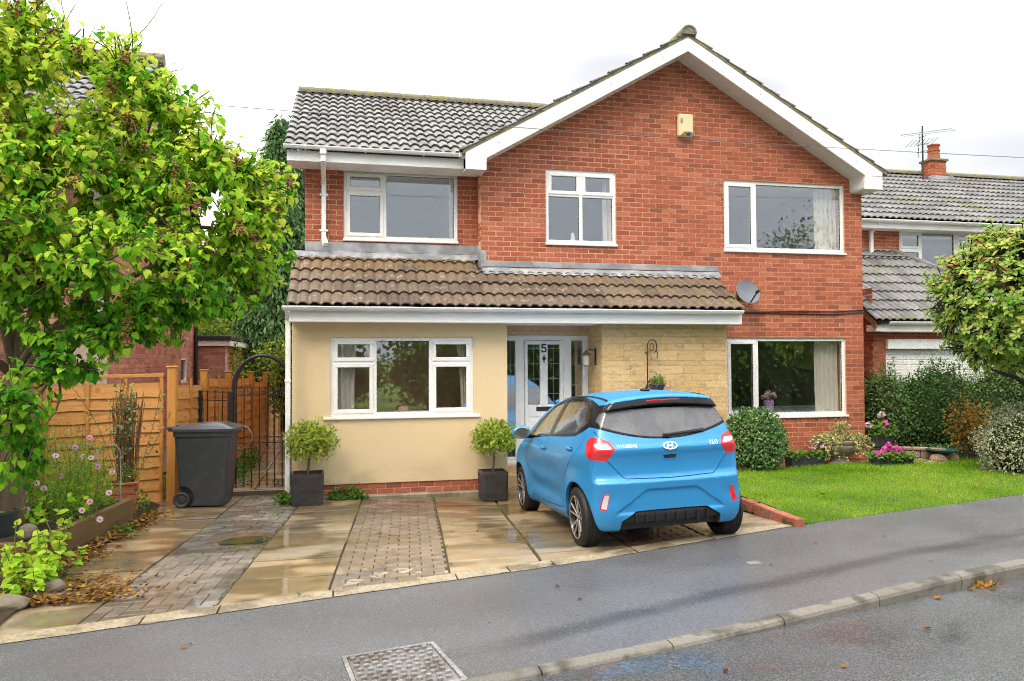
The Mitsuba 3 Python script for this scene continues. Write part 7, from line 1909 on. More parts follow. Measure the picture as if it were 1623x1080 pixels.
mat('m_core', lambda p, n, uv: mix((0.012, 0.022, 0.006), (0.035, 0.05, 0.014), noise(p.x * 40, p.y * 40, p.z * 40)), 0.9, 0.2)
# --- topiary in the two ribbed planters
leaf_bsdf('m_leaf_top', [(0.07, 0.16, 0.02), (0.15, 0.26, 0.03), (0.28, 0.38, 0.045), (0.40, 0.44, 0.07), (0.40, 0.26, 0.06)], 0.35, 0.5)
for (c, w, h), lab, dx, rz in zip(POTS, ('small round clipped tree in the left ribbed planter, bronze tinted', 'small round clipped tree in the ribbed planter by the door, fresh green'), (0.02, 0.0), (0.31, 0.285)):
    k = thing('clipped_tree', lab, 'tree', None); cc = c + np.array([dx + 0.02, 0.0, 0.80 if rz > 0.3 else 0.83]); mb = MB(); mb.tube([c + (0, 0, h - 0.04), c + (0.02, 0.005, h + 0.2), cc], [0.016, 0.014, 0.012], 8); mb.put(k + '__trunk', 'm_bark', True)
    p, u = lump(cc, (rz * 1.1, rz * 1.05, rz * 0.95), 2600, w * 10, 0.30, 2.6, (0.45, 1.0)); leaf_cloud(k, p, u, rng.uniform(0.035, 0.075, len(p)), 'm_leaf_top', tpl_ellip(0.16, 0.1, 0.05), (0.52 if rz > 0.3 else 0.42, 0.22), 0.8)
    tw = MB()
    for q in p[:60]:
        tw.tube([cc + (0, 0, -0.1), q], [0.005, 0.002], 4, caps=False)
    tw.put(k + '__branches', 'm_bark')
# --- hedge, shrubs and beds on the right
leaf_bsdf('m_leaf_hedge', [(0.02, 0.06, 0.016), (0.045, 0.11, 0.03), (0.08, 0.17, 0.045), (0.14, 0.23, 0.08), (0.25, 0.33, 0.16)], 0.28, 0.35)
HG = thing('hedge', 'dark glossy loosely grown evergreen hedge between the lawn and the garage door', 'hedge'); P0, P1 = np.array([9.2, 12.2]), np.array([14.2, 11.1])
ax2 = (P1 - P0) / np.linalg.norm(P1 - P0); nn2 = np.array([ax2[1], -ax2[0]])
for i in range(15):
    q = P0 + (P1 - P0) * (i / 14 + rng.normal(0, 0.012)) + nn2 * rng.normal(0.0, 0.12); hz = rng.uniform(0.78, 0.98); rx = rng.uniform(0.36, 0.52); c = (q[0], q[1], hz * 0.92); r = (rx, rx * rng.uniform(0.9, 1.1), hz)
    p, u = lump(c, r, 4200, i * 3.7 + 1, 0.30, 2.8, (0.72, 1.05), 0.1); m = ((p - np.array(c))[:, :2] @ nn2 > -0.15) | (p[:, 2] > c[2]); p, u = p[m], u[m]; t0 = rng.normal(0.5, 0.10); n = len(p); mb = MB(); uvh = np.column_stack([np.clip(rng.normal(t0, 0.22, n), 0.01, 0.99), rng.random(n)])
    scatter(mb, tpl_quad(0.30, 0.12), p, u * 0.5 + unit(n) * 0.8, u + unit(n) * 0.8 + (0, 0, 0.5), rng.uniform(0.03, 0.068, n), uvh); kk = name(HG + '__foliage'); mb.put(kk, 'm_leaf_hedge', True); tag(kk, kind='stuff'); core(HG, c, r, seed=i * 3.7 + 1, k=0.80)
spk = MB(); tp = []
for i in range(46):
    q = rng.random() ** 1.3 * 0.75; b = np.append(P0 + (P1 - P0) * q - nn2 * rng.uniform(0, 0.4), 1.55); e = b + (rng.normal(0, 0.05), rng.normal(0, 0.05), rng.uniform(0.15, 0.42)); spk.tube([b, e], [0.004, 0.002], 4); tp.append(b + (e - b) * rng.uniform(0.2, 1, (11, 1)))
spk.put(HG + '__shoots', 'm_stem'); tag(HG + '__shoots', kind='stuff'); tp = np.vstack(tp); leaf_cloud(HG, tp, unit(len(tp)), rng.uniform(0.03, 0.06, len(tp)), 'm_leaf_hedge', tpl_ellip(0.22), (0.8, 0.1), 0.8, 'shoot_leaves')
def berries(key, pts, col, r=0.012, part='berry'):
    for q in pts:
        mb = MB()
        for w in unit(6) * 0.028:
            mb.add(oct_.vertices * r + q + w, oct_.faces)
        mb.put(name(key + '__' + part), col)
mat('m_berry', (0.42, 0.03, 0.015), 0.3); berries(HG, [np.append(P0 + (P1 - P0) * rng.uniform(0.02, 0.2) + nn2 * rng.uniform(0.1, 0.22), rng.uniform(0.55, 1.15)) + nn2[0] * 0 for _ in range(9)], 'm_berry')
leaf_bsdf('m_leaf_bush', [(0.045, 0.12, 0.04), (0.08, 0.18, 0.055), (0.14, 0.26, 0.08), (0.25, 0.34, 0.14), (0.42, 0.46, 0.26)], 0.3, 0.4)
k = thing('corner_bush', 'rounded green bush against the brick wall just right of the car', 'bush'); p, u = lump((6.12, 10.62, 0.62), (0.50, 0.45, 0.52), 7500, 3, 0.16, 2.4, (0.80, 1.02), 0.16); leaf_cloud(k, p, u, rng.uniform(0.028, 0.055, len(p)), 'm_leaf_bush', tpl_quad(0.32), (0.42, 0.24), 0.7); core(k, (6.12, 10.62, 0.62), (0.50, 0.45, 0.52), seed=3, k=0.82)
leaf_bsdf('m_leaf_varieg', [(0.10, 0.15, 0.06), (0.20, 0.25, 0.12), (0.36, 0.39, 0.24), (0.52, 0.52, 0.36), (0.60, 0.58, 0.44)], 0.4, 0.4)
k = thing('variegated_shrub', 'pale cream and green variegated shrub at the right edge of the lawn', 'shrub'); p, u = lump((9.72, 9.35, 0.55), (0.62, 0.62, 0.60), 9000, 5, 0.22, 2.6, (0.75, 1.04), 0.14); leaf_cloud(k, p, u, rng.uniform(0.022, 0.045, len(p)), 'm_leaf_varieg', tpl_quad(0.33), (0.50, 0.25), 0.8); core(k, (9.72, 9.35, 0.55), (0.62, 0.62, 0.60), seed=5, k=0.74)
leaf_bsdf('m_leaf_orange', [(0.06, 0.11, 0.02), (0.14, 0.17, 0.03), (0.28, 0.20, 0.04), (0.40, 0.17, 0.05), (0.42, 0.20, 0.09)], 0.4, 0.5)
k = thing('bronze_shrub', 'small orange and bronze leaved shrub in front of the hedge', 'shrub'); p, u = lump((10.25, 10.85, 0.68), (0.42, 0.38, 0.50), 1700, 8, 0.42, 2.6, (0.3, 1.08), 0.2); leaf_cloud(k, p, u, rng.uniform(0.04, 0.075, len(p)), 'm_leaf_orange', tpl_ellip(0.27), (0.55, 0.27), 0.8)
tw = MB()
for q in p[:50]:
    tw.tube(curve(np.array([10.25, 10.85, 0.15]), q, 0, 0.05, 4), [0.008, 0.006, 0.004, 0.002], 4, caps=False)
tw.put(k + '__branches', 'm_bark')
k = thing('ground_cover', 'low green plants along the front of the hedge', 'plants', None); tag(k, kind='stuff'); n = 3800; s = rng.random(n); xy = np.array([8.95, 11.62]) + np.array([1.9, -0.78]) * s[:, None] + rng.normal(0, 0.13, (n, 2)) + np.array([0.1, 0.2]); zz = 0.13 + rng.random(n) * (0.16 + 0.30 * (meshkit.fbm(np.column_stack([s * 9, s * 0, s * 0]), 2) - 0.2)); mb = MB(); scatter(mb, tpl_quad(0.3), np.column_stack([xy, zz]), unit(n) + (0, 0, 0.3), unit(n) * 0.6 + (0, -0.3, 1), rng.uniform(0.03, 0.06, n), np.column_stack([np.clip(rng.normal(0.5, 0.2, n), 0, 1), rng.random(n)])); mb.put(k, 'm_leaf_bush', True)
# flowers
leaf_bsdf('m_petal', [(0.60, 0.50, 0.52), (0.62, 0.30, 0.42), (0.62, 0.14, 0.36), (0.58, 0.06, 0.42)], 0.6, 0.4)
leaf_bsdf('m_leaf_ger', [(0.05, 0.13, 0.02), (0.09, 0.19, 0.03), (0.16, 0.27, 0.04)], 0.5, 0.4)


def bloom_head(key, c, r, tone, n=26, part='flower'):
    u = unit(n); u[:, 1] -= 0.25; u /= np.linalg.norm(u, axis=1, keepdims=True); mb = MB(); d = np.cross(u, unit(n)); scatter(mb, tpl_ellip(0.42, 0.0, 0.05), c + u * r * 0.75, d, u, np.full(n, r * 0.95), np.column_stack([np.clip(rng.normal(tone, 0.07, n), 0, 1), rng.random(n)])); mb.put(name(key + '__' + part), 'm_petal', True)


def bedding(base, lab, c, L, w, ang, tones, blooms, zb, h=0.16, nleaf=420):
    k = thing(base, lab, 'plant'); R = np.array([[math.cos(ang), -math.sin(ang)], [math.sin(ang), math.cos(ang)]]); q = (rng.random((nleaf, 2)) - 0.5) * [L, w * 1.3]; z = zb + rng.random(nleaf) * h * (0.4 + 0.6 * rng.random(nleaf)); pos = np.column_stack([q @ R.T + c[:2], z]); mb = MB(); scatter(mb, tpl_ellip(0.40, 0.1, 0.1), pos, unit(nleaf) * [1, 1, 0.5], unit(nleaf) * 0.5 + (0, -0.35, 0.9), rng.uniform(0.035, 0.07, nleaf), np.column_stack([rng.random(nleaf), rng.random(nleaf)])); mb.put(k + '__foliage', 'm_leaf_ger', True); tag(k + '__foliage', kind='stuff')
    stm = MB()
    for x, z, r, t in blooms:
        o = np.append(R @ np.array([x, rng.uniform(-0.06, 0.02)]) + c[:2], zb + z); bloom_head(k, o, r, t); stm.tube([(o[0], o[1] + 0.02, zb - 0.02), o], [0.003, 0.002], 4)
    if stm.n:
        stm.put(k + '__stalks', 'm_stem')
    return k


bedding('pink_geranium', 'sparse pale pink flowers in the black trough under the window', TRA, 0.62, 0.2, 0.12, None, [(0.08, 0.24, 0.03, 0.35), (0.10, 0.15, 0.032, 0.4), (0.18, 0.12, 0.03, 0.35), (0.30, 0.16, 0.028, 0.3), (0.27, 0.22, 0.026, 0.15)], 0.33, 0.14, 300)
bedding('magenta_geranium', 'dense magenta flowers in the black trough at the lawn edge', TRB, 0.7, 0.24, 0.02, None, [(-0.30, 0.10, 0.045, 0.8), (-0.19, 0.12, 0.04, 0.75), (-0.12, 0.17, 0.05, 0.85), (-0.05, 0.22, 0.05, 0.85), (-0.02, 0.13, 0.05, 0.8), (0.06, 0.18, 0.045, 0.85), (0.10, 0.11, 0.05, 0.82), (0.14, 0.16, 0.04, 0.8), (-0.09, 0.24, 0.04, 0.8)], 0.30, 0.13, 520)
bedding('rose_geranium', 'bright pink and white flowers in the dark pot on the low wall', PTC, 0.42, 0.26, 0.2, None, [(-0.26, 0.19, 0.055, 0.02), (0.0, 0.10, 0.05, 0.6), (0.10, 0.20, 0.06, 0.6), (0.17, 0.17, 0.05, 0.62), (0.05, 0.36, 0.05, 0.03), (-0.06, 0.34, 0.035, 0.1)], 0.57, 0.26, 420)
bedding('vase_flowers', 'pale pink flowers standing in the lilac vase', VZ, 0.12, 0.1, 0.0, None, [(-0.06, 0.06, 0.045, 0.12), (0.0, 0.10, 0.05, 0.05), (0.06, 0.07, 0.045, 0.2), (0.02, 0.03, 0.045, 0.15), (-0.03, 0.02, 0.04, 0.1), (0.1, 0.04, 0.035, 0.2), (-0.1, 0.03, 0.035, 0.25)], VZ[2] + 0.22, 0.06, 50)
leaf_bsdf('m_leaf_ivy', [(0.10, 0.16, 0.035), (0.24, 0.27, 0.08), (0.40, 0.39, 0.16), (0.52, 0.49, 0.27), (0.36, 0.20, 0.12)], 0.4, 0.4)
k = thing('trailing_ivy', 'cream variegated ivy trailing over the stone urn', 'plant'); pos, out = [], []; stm = MB()
for i in range(70):
    a = rng.random() * 2 * math.pi; b = URN + np.array([0.30 * math.cos(a), 0.22 * math.sin(a), 0.41]); e = b + np.array([0.14 * math.cos(a) + rng.normal(0, 0.05), 0.10 * math.sin(a) - 0.02, -rng.uniform(0.02, 0.34)]); c = np.array([b - (0.2 * math.cos(a), 0.15 * math.sin(a), -0.02), b + (0.03 * math.cos(a), 0.03 * math.sin(a), 0.05), (b + e) / 2 + (0.05 * math.cos(a), 0.04 * math.sin(a), 0.05), e]); stm.tube(c, 0.002, 4); t = rng.random(22); i0 = np.minimum((t * 3).astype(int), 2); pos.append(c[i0] + (c[i0 + 1] - c[i0]) * (t * 3 - i0)[:, None] + rng.normal(0, 0.015, (22, 3))); out.append(np.tile([math.cos(a), math.sin(a) - 0.4, 0.3], (22, 1)))
stm.put(k + '__stalks', 'm_stem'); leaf_cloud(k, np.vstack(pos), np.vstack(out), rng.uniform(0.025, 0.05, sum(map(len, pos))), 'm_leaf_ivy', tpl_ellip(0.38, 0.05, 0.05), (0.48, 0.24), 0.7, 'leaves')
pp, u = lump(URN + (0.0, 0.0, 0.56), (0.16, 0.13, 0.24), 260, 2, 0.4, 2.5, (0.2, 1.0)); leaf_cloud(k, pp, u, rng.uniform(0.03, 0.06, len(pp)), 'm_leaf_ivy', tpl_ellip(0.25), (0.45, 0.28), 0.7, 'upper_leaves')
pp, u = lump(pc + (0, 0, 0.05), (0.13, 0.11, 0.10), 190, 6, 0.4, 2.5, (0.2, 1.0)); k = thing('hanging_plant', 'green trailing plants in the hanging pot', 'plant'); leaf_cloud(k, pp, u, rng.uniform(0.03, 0.06, len(pp)), 'm_leaf_ger', tpl_ellip(0.2), (0.6, 0.25), 0.8, 'leaves', 0.2); bloom_head(k, pc + (0.14, -0.05, -0.02), 0.028, 0.25, 14)
# --- left hand bed
leaf_bsdf('m_leaf_cosmos', [(0.10, 0.22, 0.025), (0.18, 0.34, 0.035), (0.28, 0.43, 0.06)], 0.5, 0.5)
k = thing('cosmos', 'feathery cosmos with white and pink flowers in the raised bed', 'plant'); pos, dd, stm, heads = [], [], MB(), []
for i in range(58):
    b = np.array([rng.uniform(-3.15, -2.5), rng.uniform(8.5, 9.7), 0.26]); e = b + np.array([rng.normal(0, 0.2), rng.normal(-0.1, 0.15), rng.uniform(0.35, 0.95)]); c = curve(b, e, 0.03, 0.05, 5); stm.tube(c, [0.005, 0.004, 0.003, 0.003, 0.002], 4); t = rng.random(46); i0 = np.minimum((t * 4).astype(int), 3); q = c[i0] + (c[i0 + 1] - c[i0]) * (t * 4 - i0)[:, None]; d = unit(46) + (0, 0, 0.25); pos.append(q); dd.append(d); pos.append(q + d * 0.05); dd.append(d + unit(46) * 0.8); pos.append(q + d * 0.08); dd.append(d + unit(46) * 0.9); heads.append(e)
stm.put(k + '__stalks', 'm_stem'); pos, dd = np.vstack(pos), np.vstack(dd); mb = MB(); scatter(mb, (tpl_blade()[0] * [1, 0.06, 1], tpl_blade()[1]), pos, dd, unit(len(pos)), rng.uniform(0.06, 0.11, len(pos)), np.column_stack([rng.random(len(pos)), rng.random(len(pos))])); mb.put(k + '__foliage', 'm_leaf_cosmos', True); tag(k + '__foliage', kind='stuff')
fl_px = [(-2.62, 8.6, 1.02), (-2.72, 9.2, 0.86), (-2.5, 8.7, 0.90), (-2.75, 8.6, 0.74), (-2.9, 8.6, 0.62), (-3.0, 8.7, 0.66), (-2.45, 8.75, 0.80), (-2.35, 8.9, 0.72), (-2.3, 8.6, 0.55), (-2.42, 8.4, 0.50), (-2.52, 8.5, 0.40), (-2.98, 8.4, 0.45), (-3.08, 8.6, 0.5), (-2.3, 8.3, 0.34), (-3.12, 9.0, 0.95), (-2.6, 9.0, 1.08), (-2.86, 8.8, 0.92)]
stm = MB()
for i, q in enumerate(fl_px):
    q = np.array(q); a = np.arange(8) * math.pi / 4 + rng.random(); nrm = np.array([rng.normal(0.25, 0.2), -1, rng.normal(0.45, 0.2)]); nrm /= np.linalg.norm(nrm); e1 = np.cross(nrm, [0, 0, 1]); e1 /= np.linalg.norm(e1); e2 = np.cross(nrm, e1); d = np.cos(a)[:, None] * e1 + np.sin(a)[:, None] * e2; mb = MB(); tn = 0.05 if i % 3 else 0.3; scatter(mb, (tpl_ellip(0.30, 0.05, 0.02)), np.tile(q, (8, 1)), d, np.tile(nrm, (8, 1)), np.full(8, 0.036), np.column_stack([np.full(8, tn), rng.random(8)])); kk = name(k + '__flower'); mb.put(kk, 'm_petal', True); mb = MB(); mb.sphere(q + nrm * 0.004, 0.009, 1); mb.put(kk + '__eye', 'm_flower_eye'); stm.tube(curve(q + (rng.normal(0, 0.06), 0.1, -0.3), q, 0.03, 0.03, 4), 0.002, 4)
stm.put(k + '__flower_stalks', 'm_stem'); tag(k + '__flower_stalks', kind='stuff'); mat('m_flower_eye', (0.45, 0.06, 0.16), 0.7)
k = thing('lower_leaves_plant', 'yellow green leafy plant at the street corner of the raised bed', 'plant'); pos, dd, nn, sz, stm = [], [], [], [], MB()
for i in range(34):
    b = np.array([rng.uniform(-2.75, -2.2), rng.uniform(6.55, 7.35), 0.10]); e = b + (rng.normal(0, 0.12), rng.normal(0, 0.12), rng.uniform(0.10, 0.46)); stm.tube(curve(b, e, 0, 0.05, 4), 0.004, 4); m = 9; t = rng.uniform(0.3, 1, (m, 1)); pos.append(b + (e - b) * t); u = unit(m) * [1, 1, 0.3]; dd.append(u + (0, 0, -0.15)); nn.append(u * 0.3 + (0, -0.3, 1)); sz.append(rng.uniform(0.045, 0.10, m))
stm.put(k + '__stalks', 'm_stem'); pos, dd, nn, sz = map(np.concatenate, (pos, dd, nn, sz)); leaf_parts(k, tpl_heart(0.15), pos, dd, nn, sz, np.column_stack([np.clip(rng.normal(0.66, 0.15, len(pos)), 0, 0.99), rng.random(len(pos))]), 'm_leaf_lilac', 60)
k = thing('bed_plants', 'mixed broad leaved plants along the raised bed', 'plants'); tag(k, kind='stuff'); n = 900; mb = MB(); q = np.column_stack([rng.uniform(-3.6, -2.5, n), rng.uniform(7.75, 9.7, n), 0.26 + rng.random(n) ** 1.5 * 0.32]); keep = meshkit.fbm(q * [3, 3, 0.5], 2) > 0.46; q = q[keep]; n = len(q); scatter(mb, tpl_ellip(0.3, 0.2), q, unit(n) * [1, 1, 0.6], unit(n) * 0.6 + (0, -0.3, 1), rng.uniform(0.05, 0.13, n), np.column_stack([np.clip(rng.normal(0.5, 0.2, n), 0, 0.95), rng.random(n)])); mb.put(k, 'm_leaf_lilac', True)
k = thing('climber', 'thin leafy climber growing over the willow screen', 'plant'); pos = []; stm = MB()
for i in range(16):
    b = np.array([-2.56 + rng.uniform(-0.1, 0.1), 10.27, 0.34]); c = curve(b, b + (rng.normal(0, 0.17) * (1 + i % 3 * 0.4), rng.normal(-0.03, 0.04), rng.uniform(0.9, 1.32)), 0, 0.05, 7); stm.tube(c, 0.0035, 4); t = rng.random(30) ** 0.6; i0 = np.minimum((t * 6).astype(int), 5); pos.append(c[i0] + (c[i0 + 1] - c[i0]) * (t * 6 - i0)[:, None] + rng.normal(0, 0.035, (30, 3)))
stm.put(k + '__stalks', 'm_twig'); pos = np.vstack(pos); leaf_cloud(k, pos, unit(len(pos)) + (0, -0.5, 0), rng.uniform(0.025, 0.055, len(pos)), 'm_leaf_bush', tpl_ellip(0.25), (0.5, 0.25), 0.8, 'leaves')
for lab, c, r, n in (('low green clump with small purple flowers left of the left ribbed planter', (-0.62, 10.52, 0.06), (0.2, 0.14, 0.13), 700), ('low green clump with purple flowers between the left planter and the brick plinth', (0.10, 10.60, 0.06), (0.30, 0.10, 0.14), 900), ('small leafy weed beside the terracotta stained planter', (-2.32, 10.1, 0.1), (0.10, 0.10, 0.30), 110), ('small green weed at the foot of the raised bed', (-2.28, 9.15, 0.04), (0.16, 0.10, 0.07), 160), ('green plants at the foot of the side fence behind the gate', (-1.52, 13.6, 0.12), (0.16, 1.6, 0.28), 1500)):
    k = thing('wall_plant', lab, 'plant'); p, u = lump(c, r, n, r[0] * 40, 0.4, 2.5, (0.4, 1.0), c[2] - 0.04); leaf_cloud(k, p, u, rng.uniform(0.022, 0.05, len(p)), 'm_leaf_ger', tpl_ellip(0.38), (0.5, 0.25), 0.8, 'leaves')
    if 'purple' in lab:
        for j in range(7):
            bloom_head(k, np.array(c) + (rng.uniform(-r[0], r[0]), -0.04, r[2] + rng.uniform(0, 0.05)), 0.011, 0.97, 7)
for x, y, lab in ((0.40, 8.3, 'small weed in the middle of the brown block strip'), (1.0, 7.55, 'small weed at the right edge of the brown block strip, nearer the street'), (-0.72, 9.75, 'small weed at the right edge of the grey herringbone strip'), (0.98, 10.0, 'small weed at the far right corner of the brown block strip'), (-0.30, 6.22, 'small weed in the pale edging beside the footway'), (2.3, 10.2, 'small weed by the planter next to the front wheel')):
    k = thing('joint_weed', lab, 'weed', 'weeds in the drive joints'); n = 16; q = np.column_stack([x + rng.normal(0, 0.02, n), y + rng.normal(0, 0.02, n), G(np.full(n, x), y) + 0.0]); mb = MB(); scatter(mb, (tpl_blade()[0] * [1, 0.14, 1], tpl_blade()[1]), q, unit(n) * [1, 1, 0.3] + (0, 0, 0.6), unit(n), rng.uniform(0.02, 0.06, n), np.column_stack([rng.random(n), rng.random(n)])); mb.put(k, 'm_leaf_ger', True)
k = thing('kerb_weed', 'tuft of weeds and dead leaves growing in the gutter against the kerb', 'weed'); tag(k, kind='stuff'); n = 60; xk = 5.0; q = np.column_stack([xk + rng.normal(0, 0.07, n), kerb_line(xk) - 0.03 + rng.normal(0, 0.025, n), np.full(n, 0.06)]); mb = MB(); scatter(mb, tpl_ellip(0.2), q, unit(n) * [1, 1, 0.3] + (0, 0, 0.6), unit(n), rng.uniform(0.03, 0.09, n), np.column_stack([np.clip(rng.normal(0.6, 0.25, n), 0, 1), rng.random(n)])); mb.put(k, 'm_leaf_orange', True)
# --- behind: conifer, garden trees
leaf_bsdf('m_leaf_conifer', [(0.04, 0.095, 0.035), (0.075, 0.15, 0.055), (0.12, 0.21, 0.08), (0.19, 0.28, 0.12)], 0.5, 0.3)
def conifer(lab, x, y, h, r, n, base=0.3):
    k = thing('conifer', lab, 'tree'); t = rng.random(n) ** 0.8; z = base + t * (h - base); rad = r * (1 - t) ** 0.7 * (0.55 + 0.45 * rng.random(n) ** 0.4) * (0.75 + 0.5 * meshkit.fbm(np.column_stack([z * 1.3, rng.random(n) * 0, z * 0]), 2)); a = rng.random(n) * 2 * math.pi; lobes = 1 + 0.25 * np.sin(3 * a + z * 2.1); p = np.column_stack([x + rad * lobes * np.cos(a), y + rad * lobes * np.sin(a), z]); o = np.column_stack([np.cos(a), np.sin(a), a * 0])
    m = 5; pos = np.repeat(p, m, 0) + rng.normal(0, 0.10, (n * m, 3)) * [1, 1, 1.6]; oo = np.repeat(o, m, 0); mb = MB(); u = np.clip(np.repeat(rng.normal(0.48, 0.2, n), m) + rng.normal(0, 0.12, n * m), 0, 0.99); scatter(mb, tpl_quad(0.16, 0.05), pos, oo * 0.5 + (0, 0, -0.8) + unit(n * m) * 0.6, oo + unit(n * m) * 0.7, rng.uniform(0.09, 0.24, n * m), np.column_stack([u, rng.random(n * m)])); mb.put(k + '__crown', 'm_leaf_conifer', True); tag(k + '__crown', kind='stuff')
    mb = MB(); mb.tube([(x, y, -0.1), (x, y, h * 0.5), (x, y, h * 0.97)], [0.22, 0.14, 0.03], 8); mb.put(k + '__trunk', 'm_bark', True); mb = MB(); zz = np.linspace(base, h * 0.95, 9); mb.lathe(np.column_stack([np.maximum(r * (1 - (zz - base) / (h - base)) ** 0.7 * 0.5, 0.02), zz]), (x, y, 0), 10); mb.put(k + '__inner_core', 'm_core', True)  # crown core is one solid dark cone, not single twigs
conifer('tall weeping dark green conifer between the left tree and our house', -1.55, 21.5, 8.2, 1.45, 5200)
conifer('second dark green conifer further left beyond the side fence', -2.75, 23.0, 5.6, 1.7, 4200)
leaf_bsdf('m_leaf_yellow', [(0.06, 0.14, 0.02), (0.14, 0.24, 0.03), (0.28, 0.34, 0.045), (0.42, 0.38, 0.05)], 0.45, 0.6)
for lab, c, r, n, s in (('yellow leaved shrub beyond the side fence', (-2.9, 18.6, 1.7), (0.75, 0.8, 1.3), 3200, 0.09), ('bright yellow green shrub behind the garden arch', (-1.05, 16.9, 1.4), (0.42, 0.6, 0.95), 2200, 0.07), ('green shrub at the end of the side path', (-1.6, 20.2, 1.2), (1.1, 0.7, 1.3), 2600, 0.09)):
    k = thing('garden_shrub', lab, 'shrub'); p, u = lump(c, r, n, r[0] * 9, 0.35, 2.5, (0.55, 1.0)); leaf_cloud(k, p, u, rng.uniform(s * 0.7, s * 1.3, len(p)), 'm_leaf_yellow', tpl_quad(0.34), (0.5, 0.27), 0.8); core(k, c, r, seed=r[0] * 9, k=0.6)
# --- across the road, seen only as reflections in windows and car
leaf_bsdf('m_leaf_far', [(0.025, 0.06, 0.012), (0.05, 0.10, 0.02), (0.10, 0.17, 0.03), (0.2, 0.25, 0.05)], 0.6, 0.4)
def far_tree(lab, x, y, h, r, n=2600):
    k = thing('street_tree', lab, 'tree', 'trees across the road'); mb = MB(); mb.tube([(x, y, 0), (x + 0.1, y, h * 0.45), (x, y, h * 0.8)], [0.2, 0.15, 0.05], 8); mb.put(k + '__trunk', 'm_bark', True); pos, out = [], []
    for j in range(7):
        c = np.array([x, y, h * 0.62]) + unit(1)[0] * np.array([r * 0.6, r * 0.6, h * 0.22]); p, u = lump(c, (r * 0.6, r * 0.6, h * 0.24), n // 7, j + x, 0.4, 2.5, (0.4, 1.0)); pos.append(p); out.append(u)
    pos, out = np.vstack(pos), np.vstack(out); leaf_cloud(k, pos, out, rng.uniform(0.12, 0.24, len(pos)), 'm_leaf_far', tpl_quad(0.36), (0.45, 0.25), 0.8, 'crown')
for x, y, h, r in ((-15, -9, 5.2, 2.2), (-10, -12, 4.8, 2.3), (-5.5, -8.5, 4.0, 1.7), (-1.5, -13, 5.0, 2.4), (4, -11, 4.6, 2.2), (9, -9, 4.4, 2.0), (14, -12, 5.0, 2.3), (19, -9.5, 5.0, 2.2), (23, -11.5, 9.2, 2.8), (29, -9, 5.5, 2.4)):
    far_tree('leafy garden tree across the road behind the camera', x, y, h, r)
for i in range(6):
    k = thing('garden_hedge', 'garden hedge across the road behind the camera', 'hedge', 'hedges across the road'); x = -20 + i * 8.6; c = (x, kerb_line(x) - 9.9, 1.3); p, u = lump(c, (4.6, 0.7, 1.7), 3000, i, 0.2, 3.0, (0.85, 1.0), 0.1); leaf_cloud(k, p, u, rng.uniform(0.12, 0.24, len(p)), 'm_leaf_far', tpl_quad(0.36), (0.5, 0.25), 0.8, 'crown'); core(k, c, (4.6, 0.7, 1.7), seed=i, k=0.86)

# ------------------------------------------------------------------ grass and fallen leaves
leaf_bsdf('m_grass', [(0.10, 0.22, 0.012), (0.16, 0.33, 0.016), (0.23, 0.42, 0.025), (0.34, 0.46, 0.06)], 0.5, 0.6)
n = 150000; q = np.column_stack([4.76 + rng.random(n) ** 1.05 * 7.5, 7.0 + rng.random(n) * 4.0]); ragged = 0.10 * (meshkit.fbm(np.column_stack([q * 3, q[:, 0] * 0]), 3) - 0.45); inside = shapely.contains_xy(lawn.buffer(0.03), q[:, 0], q[:, 1] + ragged); q = q[inside]; n = len(q)
patch = meshkit.fbm(np.column_stack([q * 1.6, q[:, 0] * 0]), 3); thin = meshkit.fbm(np.column_stack([q * 4.0, q[:, 0] * 0 + 5]), 3); keep = rng.random(n) < 0.35 + 1.3 * thin; q, patch = q[keep], patch[keep]; n = len(q)
tag('grass', 'short bright green grass blades of the front lawn', None, None, 'stuff'); mb = MB(); d = unit(n) * [0.55, 0.55, 0.1] + (0, 0, 1); z = lawn_z(q[:, 0], q[:, 1]); edge = np.exp(-((q[:, 1] - 10.5) / 0.35) ** 2)
scatter(mb, (tpl_blade()[0] * [1, 0.13, 1], tpl_blade()[1]), np.column_stack([q, z]), d, unit(n) * [1, 1, 0.2] + (0, -0.6, 0.3), rng.uniform(0.022, 0.05, n) * (1 + 0.6 * edge), np.column_stack([np.clip(0.5 + 1.3 * (patch - 0.5) + rng.normal(0, 0.22, n), 0, 0.99), rng.random(n)])); mb.put('grass', 'm_grass')
tag('back_grass', 'rough grass beside the side path and neighbouring gardens', None, None, 'stuff')
n = 5000; q = np.column_stack([rng.uniform(-2.9, -1.7, n), rng.uniform(11.6, 20, n)]); mb = MB(); scatter(mb, (tpl_blade()[0] * [1, 0.1, 1], tpl_blade()[1]), np.column_stack([q, np.full(n, -0.16)]), unit(n) * [0.5, 0.5, 0.1] + (0, 0, 1), unit(n), rng.uniform(0.08, 0.25, n), np.column_stack([rng.random(n), rng.random(n)])); mb.put('back_grass', 'm_grass')
leaf_bsdf('m_litter', [(0.05, 0.027, 0.015), (0.11, 0.05, 0.02), (0.19, 0.085, 0.028), (0.26, 0.15, 0.035), (0.36, 0.31, 0.06)], 0.5, 0.2)
def litter(pos, z, size):
    m = len(pos); mb = MB(); scatter(mb, tpl_ellip(0.34, -0.12, 0.14), np.column_stack([pos, z]), unit(m) * [1, 1, 0.12], unit(m) * 0.3 + (0, 0, 1), size, np.column_stack([np.clip(rng.beta(1.5, 1.6, m), 0, 0.99), rng.random(m)])); return mb
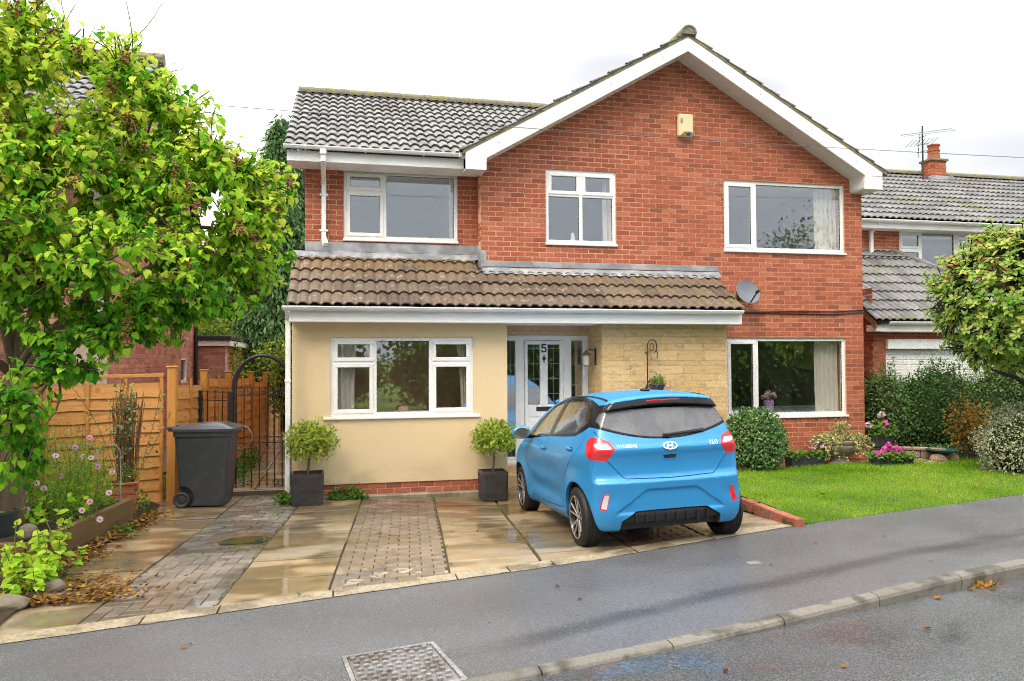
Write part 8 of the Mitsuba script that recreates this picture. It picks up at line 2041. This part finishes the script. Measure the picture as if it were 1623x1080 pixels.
n = 2600; s = rng.random(n); a, b = np.array([-2.55, 7.3]), np.array([-2.28, 10.2]); q1 = a + (b - a) * s[:, None] + np.column_stack([np.abs(rng.normal(0, 0.10 + 0.08 * (1 - s), n)), rng.normal(0, 0.05, n)]); n2 = 1500; q2 = np.column_stack([rng.normal(-2.15, 0.33, n2), 6.35 + np.abs(rng.normal(0, 0.35, n2))]); q2[:, 1] = np.maximum(q2[:, 1], street_edge(q2[:, 0]) + 0.05); qq = np.vstack([q1, q2]); qq = qq[(meshkit.fbm(np.column_stack([qq * 5, qq[:, 0] * 0]), 3) > 0.38)]
tag('leaf_litter', 'brown and yellow fallen leaves along the raised bed and the corner of the drive', None, None, 'stuff'); litter(qq, G(qq[:, 0], qq[:, 1]) + 0.012 + 0.02 * rng.random(len(qq)), rng.uniform(0.02, 0.055, len(qq))).put('leaf_litter', 'm_litter', True)
spots = np.vstack([np.column_stack([rng.uniform(-1.8, 2.2, 40), rng.uniform(6.2, 10, 40)])[:16], np.column_stack([rng.uniform(-1.2, 5.5, 14), rng.random(14)])]); spots[16:, 1] = street_edge(spots[16:, 0]) - rng.uniform(0.02, 1.7, 14)
for p in spots:
    k = thing('fallen_leaf', 'single fallen leaf lying on the wet drive or footway', 'leaf', 'single leaves fallen on the paving'); litter(p[None], G(p[None, 0], p[None, 1]) + 0.008, rng.uniform(0.02, 0.05, 1)).put(k, 'm_litter', True)
for x, o, lab in ((3.9, -0.5, 'brown leaf on the wet road, furthest right of the road leaves'), (2.2, -0.45, 'brown leaf on the wet road at the bottom edge, furthest left of the road leaves'), (4.4, -0.08, 'brown leaf in the gutter tight against the kerb'), (2.9, -0.7, 'brown leaf on the wet road between the leftmost and rightmost road leaves')):
    k = thing('road_leaf', lab, 'leaf', 'single leaves on the road'); litter(np.array([[x, kerb_line(x) + o]]), np.array([0.068]), np.array([rng.uniform(0.04, 0.08)])).put(k, 'm_litter', True)
for x, y, lab in ((7.2, 9.5, 'brown leaf in the middle of the lawn'), (5.6, 8.2, 'brown leaf on the lawn near the brick edging'), (8.0, 8.4, 'brown leaf on the lawn near the footway')):
    k = thing('lawn_leaf', lab, 'leaf', 'single leaves on the lawn'); litter(np.array([[x, y]]), lawn_z(np.array([x]), np.array([y])) + 0.05, np.array([rng.uniform(0.05, 0.09)])).put(k, 'm_litter', True)
